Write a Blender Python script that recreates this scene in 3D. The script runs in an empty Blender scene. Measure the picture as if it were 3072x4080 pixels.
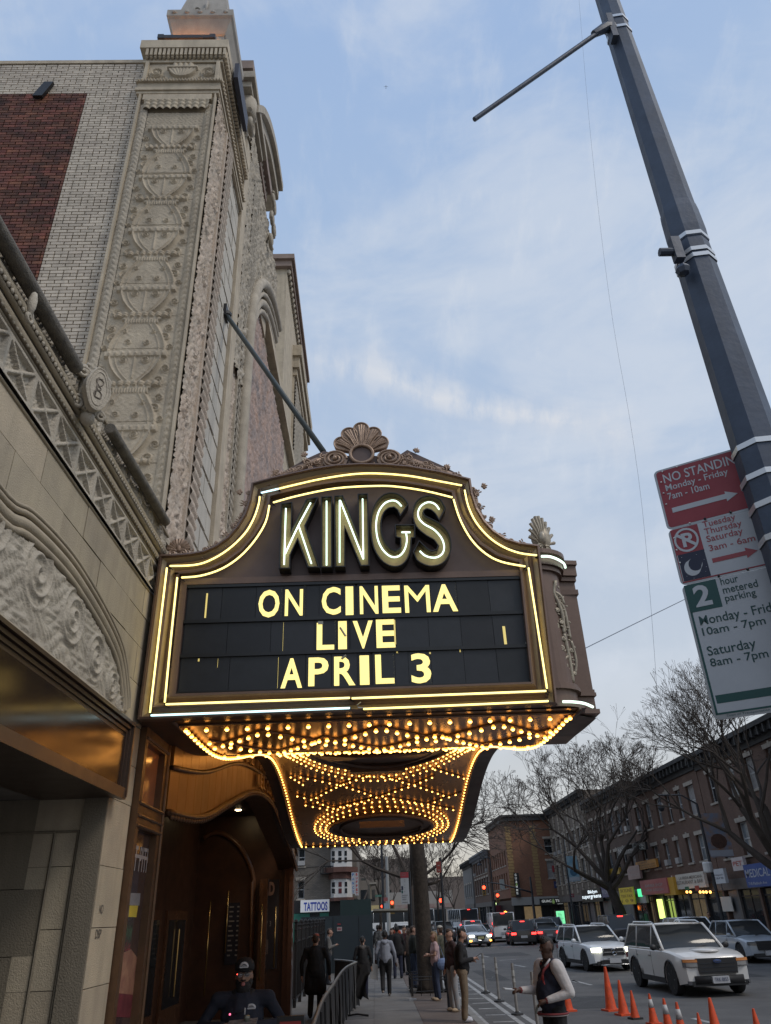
import bpy, bmesh, math, random
import numpy as np
from mathutils import Vector, Matrix
random.seed(7); np.random.seed(7)
PI = math.pi
sc = bpy.context.scene
COL = sc.collection

# ---------------- camera ----------------
CH = 2.2                                    # lens height above the pavement
AX = np.array([[0.99931537, -0.01192084, -0.03502413],
               [0.0249271, -0.48260348, 0.87548416],
               [-0.02733928, -0.87575783, -0.48197593]])   # rows: right, up, back of the camera
FP, SP = 2925.43, 3072 / 1666
cam = bpy.data.objects.new('camera', bpy.data.cameras.new('camera'))
COL.objects.link(cam); sc.camera = cam
cam.data.sensor_fit = 'VERTICAL'; cam.data.sensor_height = 36; cam.data.lens = FP / 4080 * 36
cam.data.clip_start = 0.05; cam.data.clip_end = 3000
_m = Matrix.Identity(4)
for i in range(3):
    for j in range(3): _m[i][j] = AX[j][i]
cam.matrix_world = Matrix.Translation((0, 0, CH)) @ _m

def ray(x, y):
    return AX.T @ np.array([x * SP - 1536, 2040 - y * SP, -FP])
def on(x, y, X=None, Y=None, Z=None):
    """the point of the plane X=, Y= or Z= (metres) that lies at place x, y of the survey photograph"""
    r = ray(x, y)
    t = X / r[0] if X is not None else (Y / r[1] if Y is not None else (Z - CH) / r[2])
    return Vector((r[0] * t, r[1] * t, r[2] * t + CH))

# ---------------- world and sun ----------------
w = bpy.data.worlds.new("World"); sc.world = w; w.use_nodes = True
nt = w.node_tree; nt.nodes.clear()
def N(t, tree=None, **k):
    n = (tree or nt).nodes.new(t)
    for a, b in k.items(): setattr(n, a, b)
    return n
def mathn(tree, op, a, b=None, clamp=False):
    n = tree.nodes.new('ShaderNodeMath'); n.operation = op; n.use_clamp = clamp
    for i, q in enumerate((a, b)):
        if q is None: continue
        if isinstance(q, (int, float)): n.inputs[i].default_value = q
        else: tree.links.new(q, n.inputs[i])
    return n.outputs[0]
L = nt.links.new
out = N('ShaderNodeOutputWorld'); bg = N('ShaderNodeBackground'); L(bg.outputs[0], out.inputs[0])
sky = N('ShaderNodeTexSky', sky_type='NISHITA', sun_disc=False)
SUN_EL, SUN_AZ = math.radians(50), math.radians(122)
sky.sun_elevation = SUN_EL; sky.sun_rotation = SUN_AZ
sky.air_density = 1.0; sky.dust_density = 3.0
tc = N('ShaderNodeTexCoord'); sep = N('ShaderNodeSeparateXYZ'); L(tc.outputs['Generated'], sep.inputs[0])
ramp = N('ShaderNodeValToRGB'); L(sep.outputs[2], ramp.inputs[0])
e = ramp.color_ramp.elements
e[0].position = 0.0; e[0].color = (.30, .285, .265, 1)
e[1].position = 1.0; e[1].color = (.25, .37, .60, 1)
for p, c in ((.03, (.52, .485, .42)), (.12, (.49, .50, .50)), (.28, (.45, .505, .58)), (.5, (.375, .46, .59)), (.75, (.32, .425, .595))):
    q = ramp.color_ramp.elements.new(p); q.color = (*c, 1)
# soft broken cloud
mp = N('ShaderNodeMapping'); L(tc.outputs['Generated'], mp.inputs[0]); mp.inputs['Scale'].default_value = (1.2, 1.2, 3.0); mp.inputs['Rotation'].default_value = (0.2, .5, .6)
nz = N('ShaderNodeTexNoise'); nz.inputs['Scale'].default_value = 2.3; nz.inputs['Detail'].default_value = 9; nz.inputs['Roughness'].default_value = .58; nz.inputs['Distortion'].default_value = .35
L(mp.outputs[0], nz.inputs['Vector'])
cr = N('ShaderNodeMapRange'); cr.interpolation_type = 'SMOOTHSTEP'; L(nz.outputs[0], cr.inputs[0])
cr.inputs[1].default_value = .42; cr.inputs[2].default_value = .68; cr.inputs[3].default_value = 0; cr.inputs[4].default_value = .6
nz2 = N('ShaderNodeTexNoise'); nz2.inputs['Scale'].default_value = 9; nz2.inputs['Detail'].default_value = 8; nz2.inputs['Roughness'].default_value = .62
mp2 = N('ShaderNodeMapping'); L(tc.outputs['Generated'], mp2.inputs[0]); mp2.inputs['Scale'].default_value = (2.2, .8, 1.0); mp2.inputs['Rotation'].default_value = (.3, .2, .8)
L(mp2.outputs[0], nz2.inputs['Vector'])
# the long streak of cloud: a band round a great circle
def dirv(x, y):
    v = Vector(ray(x, y)); v.normalize(); return v
d0, d1 = dirv(660, 760), dirv(1390, 985)
gn = d0.cross(d1).normalized(); mid = (d0 + d1).normalized()
def dotn(vec):
    n = N('ShaderNodeVectorMath', operation='DOT_PRODUCT'); L(tc.outputs['Generated'], n.inputs[0]); n.inputs[1].default_value = vec
    return n.outputs['Value']
wob = mathn(nt, 'MULTIPLY', mathn(nt, 'SUBTRACT', nz.outputs[0], .5), .16)
dist = mathn(nt, 'ABSOLUTE', mathn(nt, 'ADD', dotn(gn), wob))
band = mathn(nt, 'SUBTRACT', 1.0, mathn(nt, 'DIVIDE', dist, .034), True)
ext = N('ShaderNodeMapRange'); ext.interpolation_type = 'SMOOTHSTEP'; L(dotn(mid), ext.inputs[0])
ext.inputs[1].default_value = mid.dot(d0) - .02; ext.inputs[2].default_value = 1.0
wisp = N('ShaderNodeMapRange'); L(nz2.outputs[0], wisp.inputs[0]); wisp.inputs[1].default_value = .34; wisp.inputs[2].default_value = .58
strk = mathn(nt, 'MULTIPLY', mathn(nt, 'MULTIPLY', mathn(nt, 'MULTIPLY', band, ext.outputs[0]), wisp.outputs[0]), .85)
wl = N('ShaderNodeMapRange'); wl.interpolation_type = 'SMOOTHSTEP'; L(nz2.outputs[0], wl.inputs[0]); wl.inputs[1].default_value = .5; wl.inputs[2].default_value = .8; wl.inputs[4].default_value = .34
cl = mathn(nt, 'MAXIMUM', mathn(nt, 'ADD', cr.outputs[0], wl.outputs[0], True), strk)
hz = N('ShaderNodeMapRange'); hz.interpolation_type = 'SMOOTHSTEP'; L(sep.outputs[2], hz.inputs[0]); hz.inputs[1].default_value = .04; hz.inputs[2].default_value = .3
cl = mathn(nt, 'MULTIPLY', cl, hz.outputs[0])
mixc = N('ShaderNodeMixRGB'); L(cl, mixc.inputs[0]); L(ramp.outputs[0], mixc.inputs[1]); mixc.inputs[2].default_value = (.56, .60, .66, 1)
skm = N('ShaderNodeMixRGB', blend_type='MULTIPLY'); skm.inputs[0].default_value = 1; L(sky.outputs[0], skm.inputs[1]); skm.inputs[2].default_value = (.09, .09, .09, 1)
mix2 = N('ShaderNodeMixRGB'); mix2.inputs[0].default_value = .10; mx3 = N('ShaderNodeMixRGB'); L(mathn(nt, 'MULTIPLY', strk, .42), mx3.inputs[0]); L(mixc.outputs[0], mx3.inputs[1]); mx3.inputs[2].default_value = (.66, .64, .63, 1); L(mx3.outputs[0], mix2.inputs[1]); L(skm.outputs[0], mix2.inputs[2])
L(mix2.outputs[0], bg.inputs[0]); bg.inputs[1].default_value = 1.0
w.cycles.sampling_method = 'MANUAL'; w.cycles.sample_map_resolution = 512
sun = bpy.data.objects.new('sun', bpy.data.lights.new('sun', 'SUN')); COL.objects.link(sun)
sun.data.energy = 1.0; sun.data.specular_factor = .15; sun.data.angle = math.radians(18); sun.data.color = (1, .91, .79)
# dusk glow through thin cloud, from behind the camera and across the street
sun.rotation_euler = Vector((-math.sin(SUN_AZ) * math.cos(SUN_EL), -math.cos(SUN_AZ) * math.cos(SUN_EL), -math.sin(SUN_EL))).to_track_quat('-Z', 'Y').to_euler()
sc.view_settings.view_transform = 'Standard'; sc.view_settings.look = 'None'
sc.view_settings.exposure = 0.36; sc.view_settings.gamma = 1.0; sc.view_settings.use_curve_mapping = False
sc.cycles.max_bounces = 6; sc.cycles.diffuse_bounces = 3; sc.cycles.glossy_bounces = 3; sc.cycles.transmission_bounces = 4
sc.cycles.sample_clamp_indirect = 3.0; sc.cycles.use_denoising = True

# ---------------- materials ----------------
MATS = {}
def mat(name, col, rough=.6, metal=0.0, var=0.0, vs=3.0, bump=0.0, bs=40.0, emit=0.0, ecol=None, alt=None, spec=.5, rnd=0.0, coat=0, alpha=None, streak=0.0, trans=0):
    """procedural surface: base colour with noise (var, scale vs) towards alt, per-piece value change rnd, fine relief bump"""
    if name in MATS: return MATS[name]
    m = bpy.data.materials.new(name); m.use_nodes = True; t = m.node_tree; b = t.nodes['Principled BSDF']; l = t.links.new
    b.inputs['Base Color'].default_value = (*col, 1); b.inputs['Roughness'].default_value = rough; b.inputs['Metallic'].default_value = metal
    b.inputs['Specular IOR Level'].default_value = spec
    if coat: b.inputs['Coat Weight'].default_value = coat; b.inputs['Coat Roughness'].default_value = .05
    if trans: b.inputs['Transmission Weight'].default_value = trans
    geo = t.nodes.new('ShaderNodeNewGeometry'); c = None
    if var:
        n = t.nodes.new('ShaderNodeTexNoise'); n.inputs['Scale'].default_value = vs; n.inputs['Detail'].default_value = 7; n.inputs['Roughness'].default_value = .62
        l(geo.outputs['Position'], n.inputs['Vector'])
        mr = t.nodes.new('ShaderNodeMapRange'); l(n.outputs[0], mr.inputs[0]); mr.inputs[1].default_value = .32; mr.inputs[2].default_value = .68; mr.inputs[4].default_value = var
        mx = t.nodes.new('ShaderNodeMixRGB'); l(mr.outputs[0], mx.inputs[0]); mx.inputs[1].default_value = (*col, 1)
        a = alt or tuple(q * .45 for q in col); mx.inputs[2].default_value = (*a, 1); c = mx.outputs[0]
        if rough > .15:
            rr = t.nodes.new('ShaderNodeMapRange'); l(n.outputs[0], rr.inputs[0]); rr.inputs[3].default_value = max(rough - .12, .05); rr.inputs[4].default_value = min(rough + .12, 1); l(rr.outputs[0], b.inputs['Roughness'])
    if streak:
        sm = t.nodes.new('ShaderNodeMapping'); l(geo.outputs['Position'], sm.inputs[0]); sm.inputs['Scale'].default_value = (4, 4, .35)
        n = t.nodes.new('ShaderNodeTexNoise'); n.inputs['Scale'].default_value = 2.0; n.inputs['Detail'].default_value = 6; l(sm.outputs[0], n.inputs['Vector'])
        mr = t.nodes.new('ShaderNodeMapRange'); l(n.outputs[0], mr.inputs[0]); mr.inputs[1].default_value = .45; mr.inputs[2].default_value = .75; mr.inputs[4].default_value = streak
        mx = t.nodes.new('ShaderNodeMixRGB'); l(mr.outputs[0], mx.inputs[0]); mx.inputs[2].default_value = (*[q * .4 for q in col], 1)
        if c: l(c, mx.inputs[1])
        else: mx.inputs[1].default_value = (*col, 1)
        c = mx.outputs[0]
    if rnd:
        oi = t.nodes.new('ShaderNodeObjectInfo')
        s = mathn(t, 'FRACT', mathn(t, 'ADD', oi.outputs['Random'], geo.outputs['Random Per Island']))
        v = mathn(t, 'ADD', mathn(t, 'MULTIPLY', s, 2 * rnd), 1 - rnd)
        hs = t.nodes.new('ShaderNodeHueSaturation'); l(v, hs.inputs['Value'])
        l(mathn(t, 'ADD', mathn(t, 'MULTIPLY', mathn(t, 'FRACT', mathn(t, 'MULTIPLY', s, 7.3)), rnd * .05), .5 - rnd * .025), hs.inputs['Hue'])
        if c: l(c, hs.inputs['Color'])
        else: hs.inputs['Color'].default_value = (*col, 1)
        c = hs.outputs[0]
    if c: l(c, b.inputs['Base Color'])
    if bump:
        n = t.nodes.new('ShaderNodeTexNoise'); n.inputs['Scale'].default_value = bs; n.inputs['Detail'].default_value = 4; l(geo.outputs['Position'], n.inputs['Vector'])
        bp = t.nodes.new('ShaderNodeBump'); bp.inputs['Strength'].default_value = bump; bp.inputs['Distance'].default_value = .02; l(n.outputs[0], bp.inputs['Height']); l(bp.outputs[0], b.inputs['Normal'])
    if emit:
        b.inputs['Emission Color'].default_value = (*(ecol or col), 1); b.inputs['Emission Strength'].default_value = emit
    MATS[name] = m; return m

# ---------------- mesh building ----------------
WL = {}
def wl(o): return WL.get(o.name, Vector((0, 0, 0))) if o else Vector((0, 0, 0))
def props(o, label=None, cat=None, group=None, kind=None):
    if label: o['label'] = label
    if cat: o['category'] = cat
    if group: o['group'] = group
    if kind: o['kind'] = kind
    return o
def thing(name, label, cat, loc=(0, 0, 0), group=None, kind=None):
    o = bpy.data.objects.new(name, None); o.empty_display_size = .2; COL.objects.link(o); o.location = loc
    WL[o.name] = Vector(loc); return props(o, label, cat, group, kind)
def link(o, parent, world=Vector((0, 0, 0))):
    COL.objects.link(o)
    o.location = Vector(world) - wl(parent)
    if parent: o.parent = parent
    WL[o.name] = Vector(world); return o
class MB:
    def __init__(s): s.v = []; s.f = []; s.mi = []
    def add(s, vs, fs, mi=0):
        b = len(s.v); s.v.extend([tuple(q) for q in vs]); s.f.extend([tuple(b + i for i in f) for f in fs]); s.mi.extend([mi] * len(fs)); return s
    def box(s, x0, x1, y0, y1, z0, z1, mi=0):
        v = [(x, y, z) for x in (x0, x1) for y in (y0, y1) for z in (z0, z1)]
        return s.add(v, [(0, 1, 3, 2), (4, 6, 7, 5), (0, 4, 5, 1), (2, 3, 7, 6), (0, 2, 6, 4), (1, 5, 7, 3)], mi)
    def obox(s, c, sx, sy, sz, U=(1, 0, 0), V=(0, 1, 0), mi=0):
        c = Vector(c); U = Vector(U).normalized(); V = Vector(V).normalized(); W = U.cross(V).normalized()
        v = [c + U * a * sx / 2 + V * b * sy / 2 + W * d * sz / 2 for a in (-1, 1) for b in (-1, 1) for d in (-1, 1)]
        return s.add(v, [(0, 1, 3, 2), (4, 6, 7, 5), (0, 4, 5, 1), (2, 3, 7, 6), (0, 2, 6, 4), (1, 5, 7, 3)], mi)
    def quad(s, a, b, c, d, mi=0): return s.add([a, b, c, d], [(0, 1, 2, 3)], mi)
    def tube(s, pts, r, n=6, closed=False, mi=0, cap=True):
        pts = [Vector(p) for p in pts]; k = len(pts)
        if k < 2: return s
        R = r if isinstance(r, (list, tuple)) else [r] * k
        vs = []; up = None
        for i, p in enumerate(pts):
            if closed: t = pts[(i + 1) % k] - pts[i - 1]
            else: t = pts[min(i + 1, k - 1)] - pts[max(i - 1, 0)]
            if t.length < 1e-9: t = Vector((0, 0, 1))
            t.normalize()
            if up is None:
                up = Vector((0, 0, 1)) if abs(t.z) < .9 else Vector((1, 0, 0))
            a = t.cross(up)
            if a.length < 1e-6: a = t.orthogonal()
            a.normalize(); b_ = a.cross(t).normalized(); up = b_
            for j in range(n):
                q = 2 * PI * j / n; vs.append(p + (a * math.cos(q) + b_ * math.sin(q)) * R[i])
        fs = []
        for i in range(k if closed else k - 1):
            for j in range(n):
                fs.append((i * n + j, i * n + (j + 1) % n, ((i + 1) % k) * n + (j + 1) % n, ((i + 1) % k) * n + j))
        if cap and not closed: fs += [tuple(range(n))[::-1], tuple((k - 1) * n + j for j in range(n))]
        return s.add(vs, fs, mi)
    def prism(s, pts, fn, a, b, mi=0):
        """polygon pts (u, v) mapped by fn(u, v, d) between depths a and b"""
        k = len(pts); v = [fn(p[0], p[1], a) for p in pts] + [fn(p[0], p[1], b) for p in pts]
        return s.add(v, [tuple(range(k)), tuple(range(2 * k - 1, k - 1, -1))] + [(i, i + k, (i + 1) % k + k, (i + 1) % k) for i in range(k)], mi)
    def lathe(s, prof, c, n=12, mi=0, axis=None):
        c = Vector(c); vs = []; k = len(prof)
        M = axis if axis is not None else Matrix.Identity(3)
        for r, z in prof:
            for j in range(n):
                q = 2 * PI * j / n; vs.append(c + M @ Vector((r * math.cos(q), r * math.sin(q), z)))
        fs = [(i * n + j, i * n + (j + 1) % n, (i + 1) * n + (j + 1) % n, (i + 1) * n + j) for i in range(k - 1) for j in range(n)]
        if prof[0][0] > 1e-6: fs.append(tuple(range(n))[::-1])
        if prof[-1][0] > 1e-6: fs.append(tuple((k - 1) * n + j for j in range(n)))
        return s.add(vs, fs, mi)
    def ball(s, c, r, n=8, mi=0, axis=None):
        r = (r, r, r) if isinstance(r, (int, float)) else r
        m = max(4, n // 2 + 1); vs = []; M = axis if axis is not None else Matrix.Identity(3); c = Vector(c)
        for i in range(m + 1):
            t = PI * i / m
            for j in range(n):
                q = 2 * PI * j / n; vs.append(c + M @ Vector((r[0] * math.sin(t) * math.cos(q), r[1] * math.sin(t) * math.sin(q), -r[2] * math.cos(t))))
        return s.add(vs, [(i * n + j, i * n + (j + 1) % n, (i + 1) * n + (j + 1) % n, (i + 1) * n + j) for i in range(m) for j in range(n)], mi)
    def mesh(s, name, mats, smooth=False, org=None):
        me = bpy.data.meshes.new(name)
        v = s.v if org is None else [(a[0] - org[0], a[1] - org[1], a[2] - org[2]) for a in s.v]
        me.from_pydata(v, [], s.f)
        for m in (mats if isinstance(mats, (list, tuple)) else [mats]): me.materials.append(m)
        if any(s.mi): me.polygons.foreach_set('material_index', s.mi)
        if smooth:
            me.polygons.foreach_set('use_smooth', [True] * len(s.f))
            if smooth is not True: me.set_sharp_from_angle(angle=math.radians(smooth))
        me.update(); return me
    def build(s, name, mats, parent=None, smooth=False, label=None, cat=None, group=None, kind=None, local=False):
        if not s.v: return None
        org = Vector((0, 0, 0))
        if parent is None and not local:
            a = np.array(s.v); lo, hi = a.min(0), a.max(0); org = Vector(((lo[0] + hi[0]) / 2, (lo[1] + hi[1]) / 2, lo[2]))
        elif parent is not None and not local:
            a = np.array(s.v); org = Vector(a.mean(0))
        o = bpy.data.objects.new(name, s.mesh(name, mats, smooth, org))
        link(o, parent, org); return props(o, label, cat, group, kind)
def inst(name, me, parent, pos, rot=None, scale=None, label=None):
    o = bpy.data.objects.new(name, me); link(o, parent, pos)
    if rot is not None: o.rotation_euler = rot
    if scale is not None: o.scale = scale
    if label: o['label'] = label
    return o
def copy_tree(o, parent=None):
    c = o.copy(); COL.objects.link(c)
    if parent: c.parent = parent
    for ch in o.children: copy_tree(ch, c)
    return c
def hfield(name, org, U, V, Nn, wu, wv, du, fn, m, parent, mask=None, base=0.0, dv=None, kind=None):
    """carved relief: a grid raised by fn(u, v) along Nn"""
    nu = max(2, int(wu / du) + 1); nv = max(2, int(wv / (dv or du)) + 1)
    u, v = np.meshgrid(np.linspace(0, wu, nu), np.linspace(0, wv, nv))
    h = fn(u, v) + base
    O, U, V, Nn = map(np.array, (org, U, V, Nn))
    P = O + u[..., None] * U + v[..., None] * V + h[..., None] * Nn
    P = P.reshape(-1, 3)
    i = np.arange(nu * nv).reshape(nv, nu)
    q = np.stack([i[:-1, :-1], i[:-1, 1:], i[1:, 1:], i[1:, :-1]], -1).reshape(-1, 4)
    if mask is not None:
        mk = mask(u, v); ok = (mk[:-1, :-1] & mk[:-1, 1:] & mk[1:, 1:] & mk[1:, :-1]).reshape(-1); q = q[ok]
    me = bpy.data.meshes.new(name); c = P.mean(0)
    me.vertices.add(len(P)); me.vertices.foreach_set('co', (P - c).astype(np.float32).ravel())
    me.loops.add(q.size); me.loops.foreach_set('vertex_index', q.astype(np.int32).ravel())
    me.polygons.add(len(q)); me.polygons.foreach_set('loop_start', np.arange(0, q.size, 4, dtype=np.int32))
    try: me.polygons.foreach_set('loop_total', np.full(len(q), 4, dtype=np.int32))
    except Exception: pass
    me.polygons.foreach_set('use_smooth', np.ones(len(q), dtype=bool))
    me.materials.append(m); me.update(calc_edges=True); me.validate()
    o = bpy.data.objects.new(name, me); link(o, parent, Vector(c))
    if kind: o['kind'] = kind
    return o
# ---- flat lettering ----
GL = {}
def glyph(s, off=0.0):
    if (s, off) in GL: return GL[(s, off)]
    cu = bpy.data.curves.new('lettering', 'FONT'); cu.body = s; cu.offset = off; cu.size = 1; cu.resolution_u = 3
    ob = bpy.data.objects.new('lettering', cu); COL.objects.link(ob)
    dg = bpy.context.evaluated_depsgraph_get(); me = ob.evaluated_get(dg).to_mesh()
    v = np.array([q.co[:] for q in me.vertices]) if len(me.vertices) else np.zeros((0, 3)); f = [tuple(p.vertices) for p in me.polygons]
    ob.evaluated_get(dg).to_mesh_clear(); bpy.data.objects.remove(ob); bpy.data.curves.remove(cu)
    GL[(s, off)] = (v, f); return GL[(s, off)]
def text(mb, s, org, U, V, w_, h_, off=0.01, mi=0, thick=0.0):
    """letters fitted to the box of width w_ and height h_ whose lower left corner is org; U right, V up"""
    v, f = glyph(s, off)
    if not len(v): return mb
    lo, hi = v.min(0), v.max(0); U = Vector(U); V = Vector(V); W = U.cross(V).normalized(); org = Vector(org)
    P = [org + U * float((q[0] - lo[0]) / max(hi[0] - lo[0], 1e-6) * w_) + V * float((q[1] - lo[1]) / max(hi[1] - lo[1], 1e-6) * h_) for q in v]
    if thick:
        from collections import Counter
        k = len(P); mb_v = [p + W * thick for p in P] + P
        ed = Counter()
        for a in f:
            for i in range(len(a)): ed[(a[i], a[(i + 1) % len(a)])] += 1
        sides = [(a, a + k, b + k, b) for (a, b) in ed if (b, a) not in ed]
        return mb.add(mb_v, list(f) + sides, mi)
    return mb.add(P, f, mi)
def rect_holes(mb, fn, u0, u1, v0, v1, holes, depth=.2, mi=0, rmi=0):
    """wall face with openings; fn(u, v, d) -> point, d inwards; holes (u0, u1, v0, v1)"""
    us = sorted({u0, u1, *[h[0] for h in holes], *[h[1] for h in holes]}); vs = sorted({v0, v1, *[h[2] for h in holes], *[h[3] for h in holes]})
    for a, b in zip(us, us[1:]):
        for c, d in zip(vs, vs[1:]):
            um, vm = (a + b) / 2, (c + d) / 2
            if any(h[0] < um < h[1] and h[2] < vm < h[3] for h in holes): continue
            mb.quad(fn(a, c, 0), fn(b, c, 0), fn(b, d, 0), fn(a, d, 0), mi)
    for a, b, c, d in holes:
        mb.quad(fn(a, c, 0), fn(a, d, 0), fn(a, d, depth), fn(a, c, depth), rmi); mb.quad(fn(b, c, 0), fn(b, d, 0), fn(b, d, depth), fn(b, c, depth), rmi)
        mb.quad(fn(a, d, 0), fn(b, d, 0), fn(b, d, depth), fn(a, d, depth), rmi); mb.quad(fn(a, c, 0), fn(b, c, 0), fn(b, c, depth), fn(a, c, depth), rmi)
def spiral(c, r0, r1, turns, a0, U, V, n=26, d=1):
    c = Vector(c); U = Vector(U); V = Vector(V)
    return [c + (U * math.cos(a0 + d * 2 * PI * turns * i / n) + V * math.sin(a0 + d * 2 * PI * turns * i / n)) * (r0 + (r1 - r0) * i / n) for i in range(n + 1)]
# ================= materials used all over =================
STONE = mat('limestone', (.46, .39, .285), .85, var=.55, vs=2.2, alt=(.27, .235, .19), bump=.35, bs=90, rnd=.10, streak=.3)
STONE2 = mat('terracotta_relief', (.50, .45, .37), .8, var=.6, vs=5, alt=(.27, .24, .20), bump=.5, bs=60, streak=.3)
STONEP = mat('terracotta_pink', (.60, .49, .40), .8, var=.8, vs=4, alt=(.44, .40, .34), bump=.5, bs=60, streak=.3)
STONEG = mat('terracotta_grey', (.57, .495, .38), .85, var=.7, vs=3, alt=(.35, .30, .235), bump=.4, bs=70, rnd=.08, streak=.35)
MORTAR = mat('mortar', (.16, .145, .13), .95, var=.5, vs=8)
BRICKW = mat('cream_brick', (.60, .54, .455), .8, var=.45, vs=2.0, alt=(.36, .31, .27), bump=.3, bs=80, rnd=.13, streak=.35)
BRICKR = mat('red_brick', (.21, .075, .048), .85, var=1.0, vs=2.6, alt=(.06, .034, .032), bump=.5, bs=80, rnd=.5)
BLACK = mat('black_paint', (.012, .012, .014), .45, bump=.1, bs=60)
DKMETAL = mat('dark_steel', (.035, .04, .05), .45, metal=.3, var=.4, vs=6)
STEEL = mat('galvanised_steel', (.45, .46, .47), .38, metal=.8, var=.5, vs=14)
ASPH = mat('asphalt', (.105, .102, .100), .85, var=.8, vs=.8, alt=(.062, .061, .062), bump=.6, bs=55)
CONC = mat('concrete_slab', (.17, .162, .155), .85, var=.6, vs=1.4, alt=(.105, .098, .093), bump=.4, bs=60, rnd=.09)
CONCB = mat('brown_paver', (.125, .098, .085), .85, var=.6, vs=1.4, alt=(.08, .063, .056), bump=.4, bs=60, rnd=.12)
KERB = mat('kerb_stone', (.24, .235, .225), .8, var=.5, vs=3, bump=.3, bs=60)
PAINTW = mat('worn_road_paint', (.42, .42, .41), .7, var=.95, vs=5, alt=(.16, .16, .165), bump=.2, bs=60)
GLASSD = mat('dark_window_glass', (.02, .025, .03), .06, spec=.9)
GLASSL = mat('pale_window_glass', (.22, .25, .28), .12, spec=.9, var=.7, vs=1.1, alt=(.05, .06, .07))
WHITEP = mat('white_paint', (.62, .62, .61), .5, var=.4, vs=4, alt=(.42, .42, .41))
RZ = -0.10                                  # the road lies one kerb lower than the pavement

# ================= ground, road, pavements =================
MB().box(-900, 900, -300, 1500, -1.2, -0.16).build('ground', ASPH, kind='structure')
MB().box(2.55, 18.4, -40, 420, -.5, RZ).build('road', ASPH, kind='structure')
MB().box(-60, 2.52, 58, 69, -.5, RZ - .006).build('side_street', ASPH, kind='structure')
pv = thing('pavement', None, None, (0, 0, 0), kind='structure')
MB().box(-9, 2.25, -12, 56, -.3, -.012).build('base', MORTAR, pv)
rr = random.Random(3)
for k in range(-2, 38):
    y = k * 1.46 + .06
    for x0, x1 in ((-2.3, -1.2), (-1.2, -.1), (-.1, 1.05)):
        if y < 9 and x0 > -.2: pass
        MB().box(x0 + .005, x1 - .005, y, y + 1.45, -.012, rr.uniform(-.001, .002)).build('paving_slab', CONC, pv)
    if not (26.5 < y < 29.5):
        MB().box(1.056, 2.24, y, y + 1.45, -.012, rr.uniform(-.001, .002)).build('paving_slab', CONCB, pv)
    MB().box(2.255, 2.42, y, y + 1.44, RZ - .1, -.002).build('kerb_stone', KERB, pv)
MB().box(-9, -2.3, -12, 56, -.01, .001).build('forecourt', CONC, pv)
MB().box(1.05, 2.24, 27.0, 29.45, -.012, -.004).build('soil', mat('soil', (.05, .038, .028), .95, var=.7, vs=12, bump=1, bs=30), pv)
pv2 = thing('far_pavement', None, None, (18.5, 60, 0), kind='structure')
MB().box(18.4, 21.1, -10, 260, -.4, .0).build('slab_run', CONC, pv2)
MB().box(18.25, 18.4, -10, 260, -.4, .0).build('kerb_stone', KERB, pv2)
rm = thing('road_markings', None, None, (3.4, 20, 0), kind='structure')
MZ = RZ + .004
def mark(x0, x1, y0, y1): MB().quad((x0, y0, MZ), (x1, y0, MZ), (x1, y1, MZ), (x0, y1, MZ)).build('painted_line', PAINTW, rm)
mark(3.27, 3.40, 5, 56); mark(3.56, 3.70, 5, 56); mark(2.47, 2.60, 5, 56)
for k in range(26):
    y = 12.5 + k * 1.42
    a = rr.uniform(-.08, .08)
    MB().quad((2.74, y + .05, MZ), (3.24, y + a, MZ), (3.24, y + .16 + a, MZ), (2.74, y + .19, MZ)).build('painted_bar', PAINTW, rm)
c2 = lambda a, b: ((1700 + a * .36) / 1.844, (3330 + b * .36) / 1.844)
def pline(p, q, wd=.12):
    a, b = on(*p, Z=MZ), on(*q, Z=MZ); d = (b - a); d.z = 0; n = Vector((-d.y, d.x, 0)).normalized() * wd / 2
    MB().quad(a - n, a + n, b + n, b - n).build('painted_line', PAINTW, rm)
for p, q, wd in (((585, 1325), (690, 1342), .14), ((805, 1380), (985, 1370), .2), ((960, 1428), (1095, 1452), .16), ((1245, 1276), (1330, 1272), .22),
               ((700, 1202), (915, 1200), .3), ((810, 1222), (1075, 1224), .3), ((1590, 1592), (1666, 1622), .16), ((270, 1240), (330, 1238), .2)):
    pline(c2(*p), c2(*q), wd)
c3 = lambda a, b: ((2200 + a * .5234) / 1.844, (3500 + b * .5234) / 1.844)
pline(c3(140, 772), c3(300, 812), .14); pline(c3(1070, 1064), c3(1240, 1106), .14)
# tar-filled cracks and patches on the road
cb = MB()
for k in range(34):
    x, y = rr.uniform(4, 17), rr.uniform(14, 70); a = rr.uniform(0, PI); pts = [Vector((x, y, MZ))]
    for i in range(7): a += rr.uniform(-.5, .5); pts.append(pts[-1] + Vector((math.cos(a), math.sin(a), 0)) * rr.uniform(.2, .6))
    for p, q in zip(pts, pts[1:]):
        n = Vector((-(q - p).y, (q - p).x, 0)).normalized() * .014; cb.quad(p - n, p + n, q + n, q - n)
cb.build('tar_crack', mat('tar', (.018, .018, .02), .5), rm, kind='stuff')
PATCH = mat('asphalt_patch', (.045, .045, .047), .8, var=.5, vs=2, bump=.5, bs=60)
for x, y, a, b in ((5.2, 23, 1.6, 3), (8.5, 37, 2.2, 5), (4.3, 33, .8, 6), (12.2, 30, 1.4, 4), (6.6, 50, 2.5, 4)):
    MB().quad((x, y, RZ + .003), (x + a, y, RZ + .003), (x + a, y + b, RZ + .003), (x, y + b, RZ + .003)).build('asphalt_patch', PATCH, rm)
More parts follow.
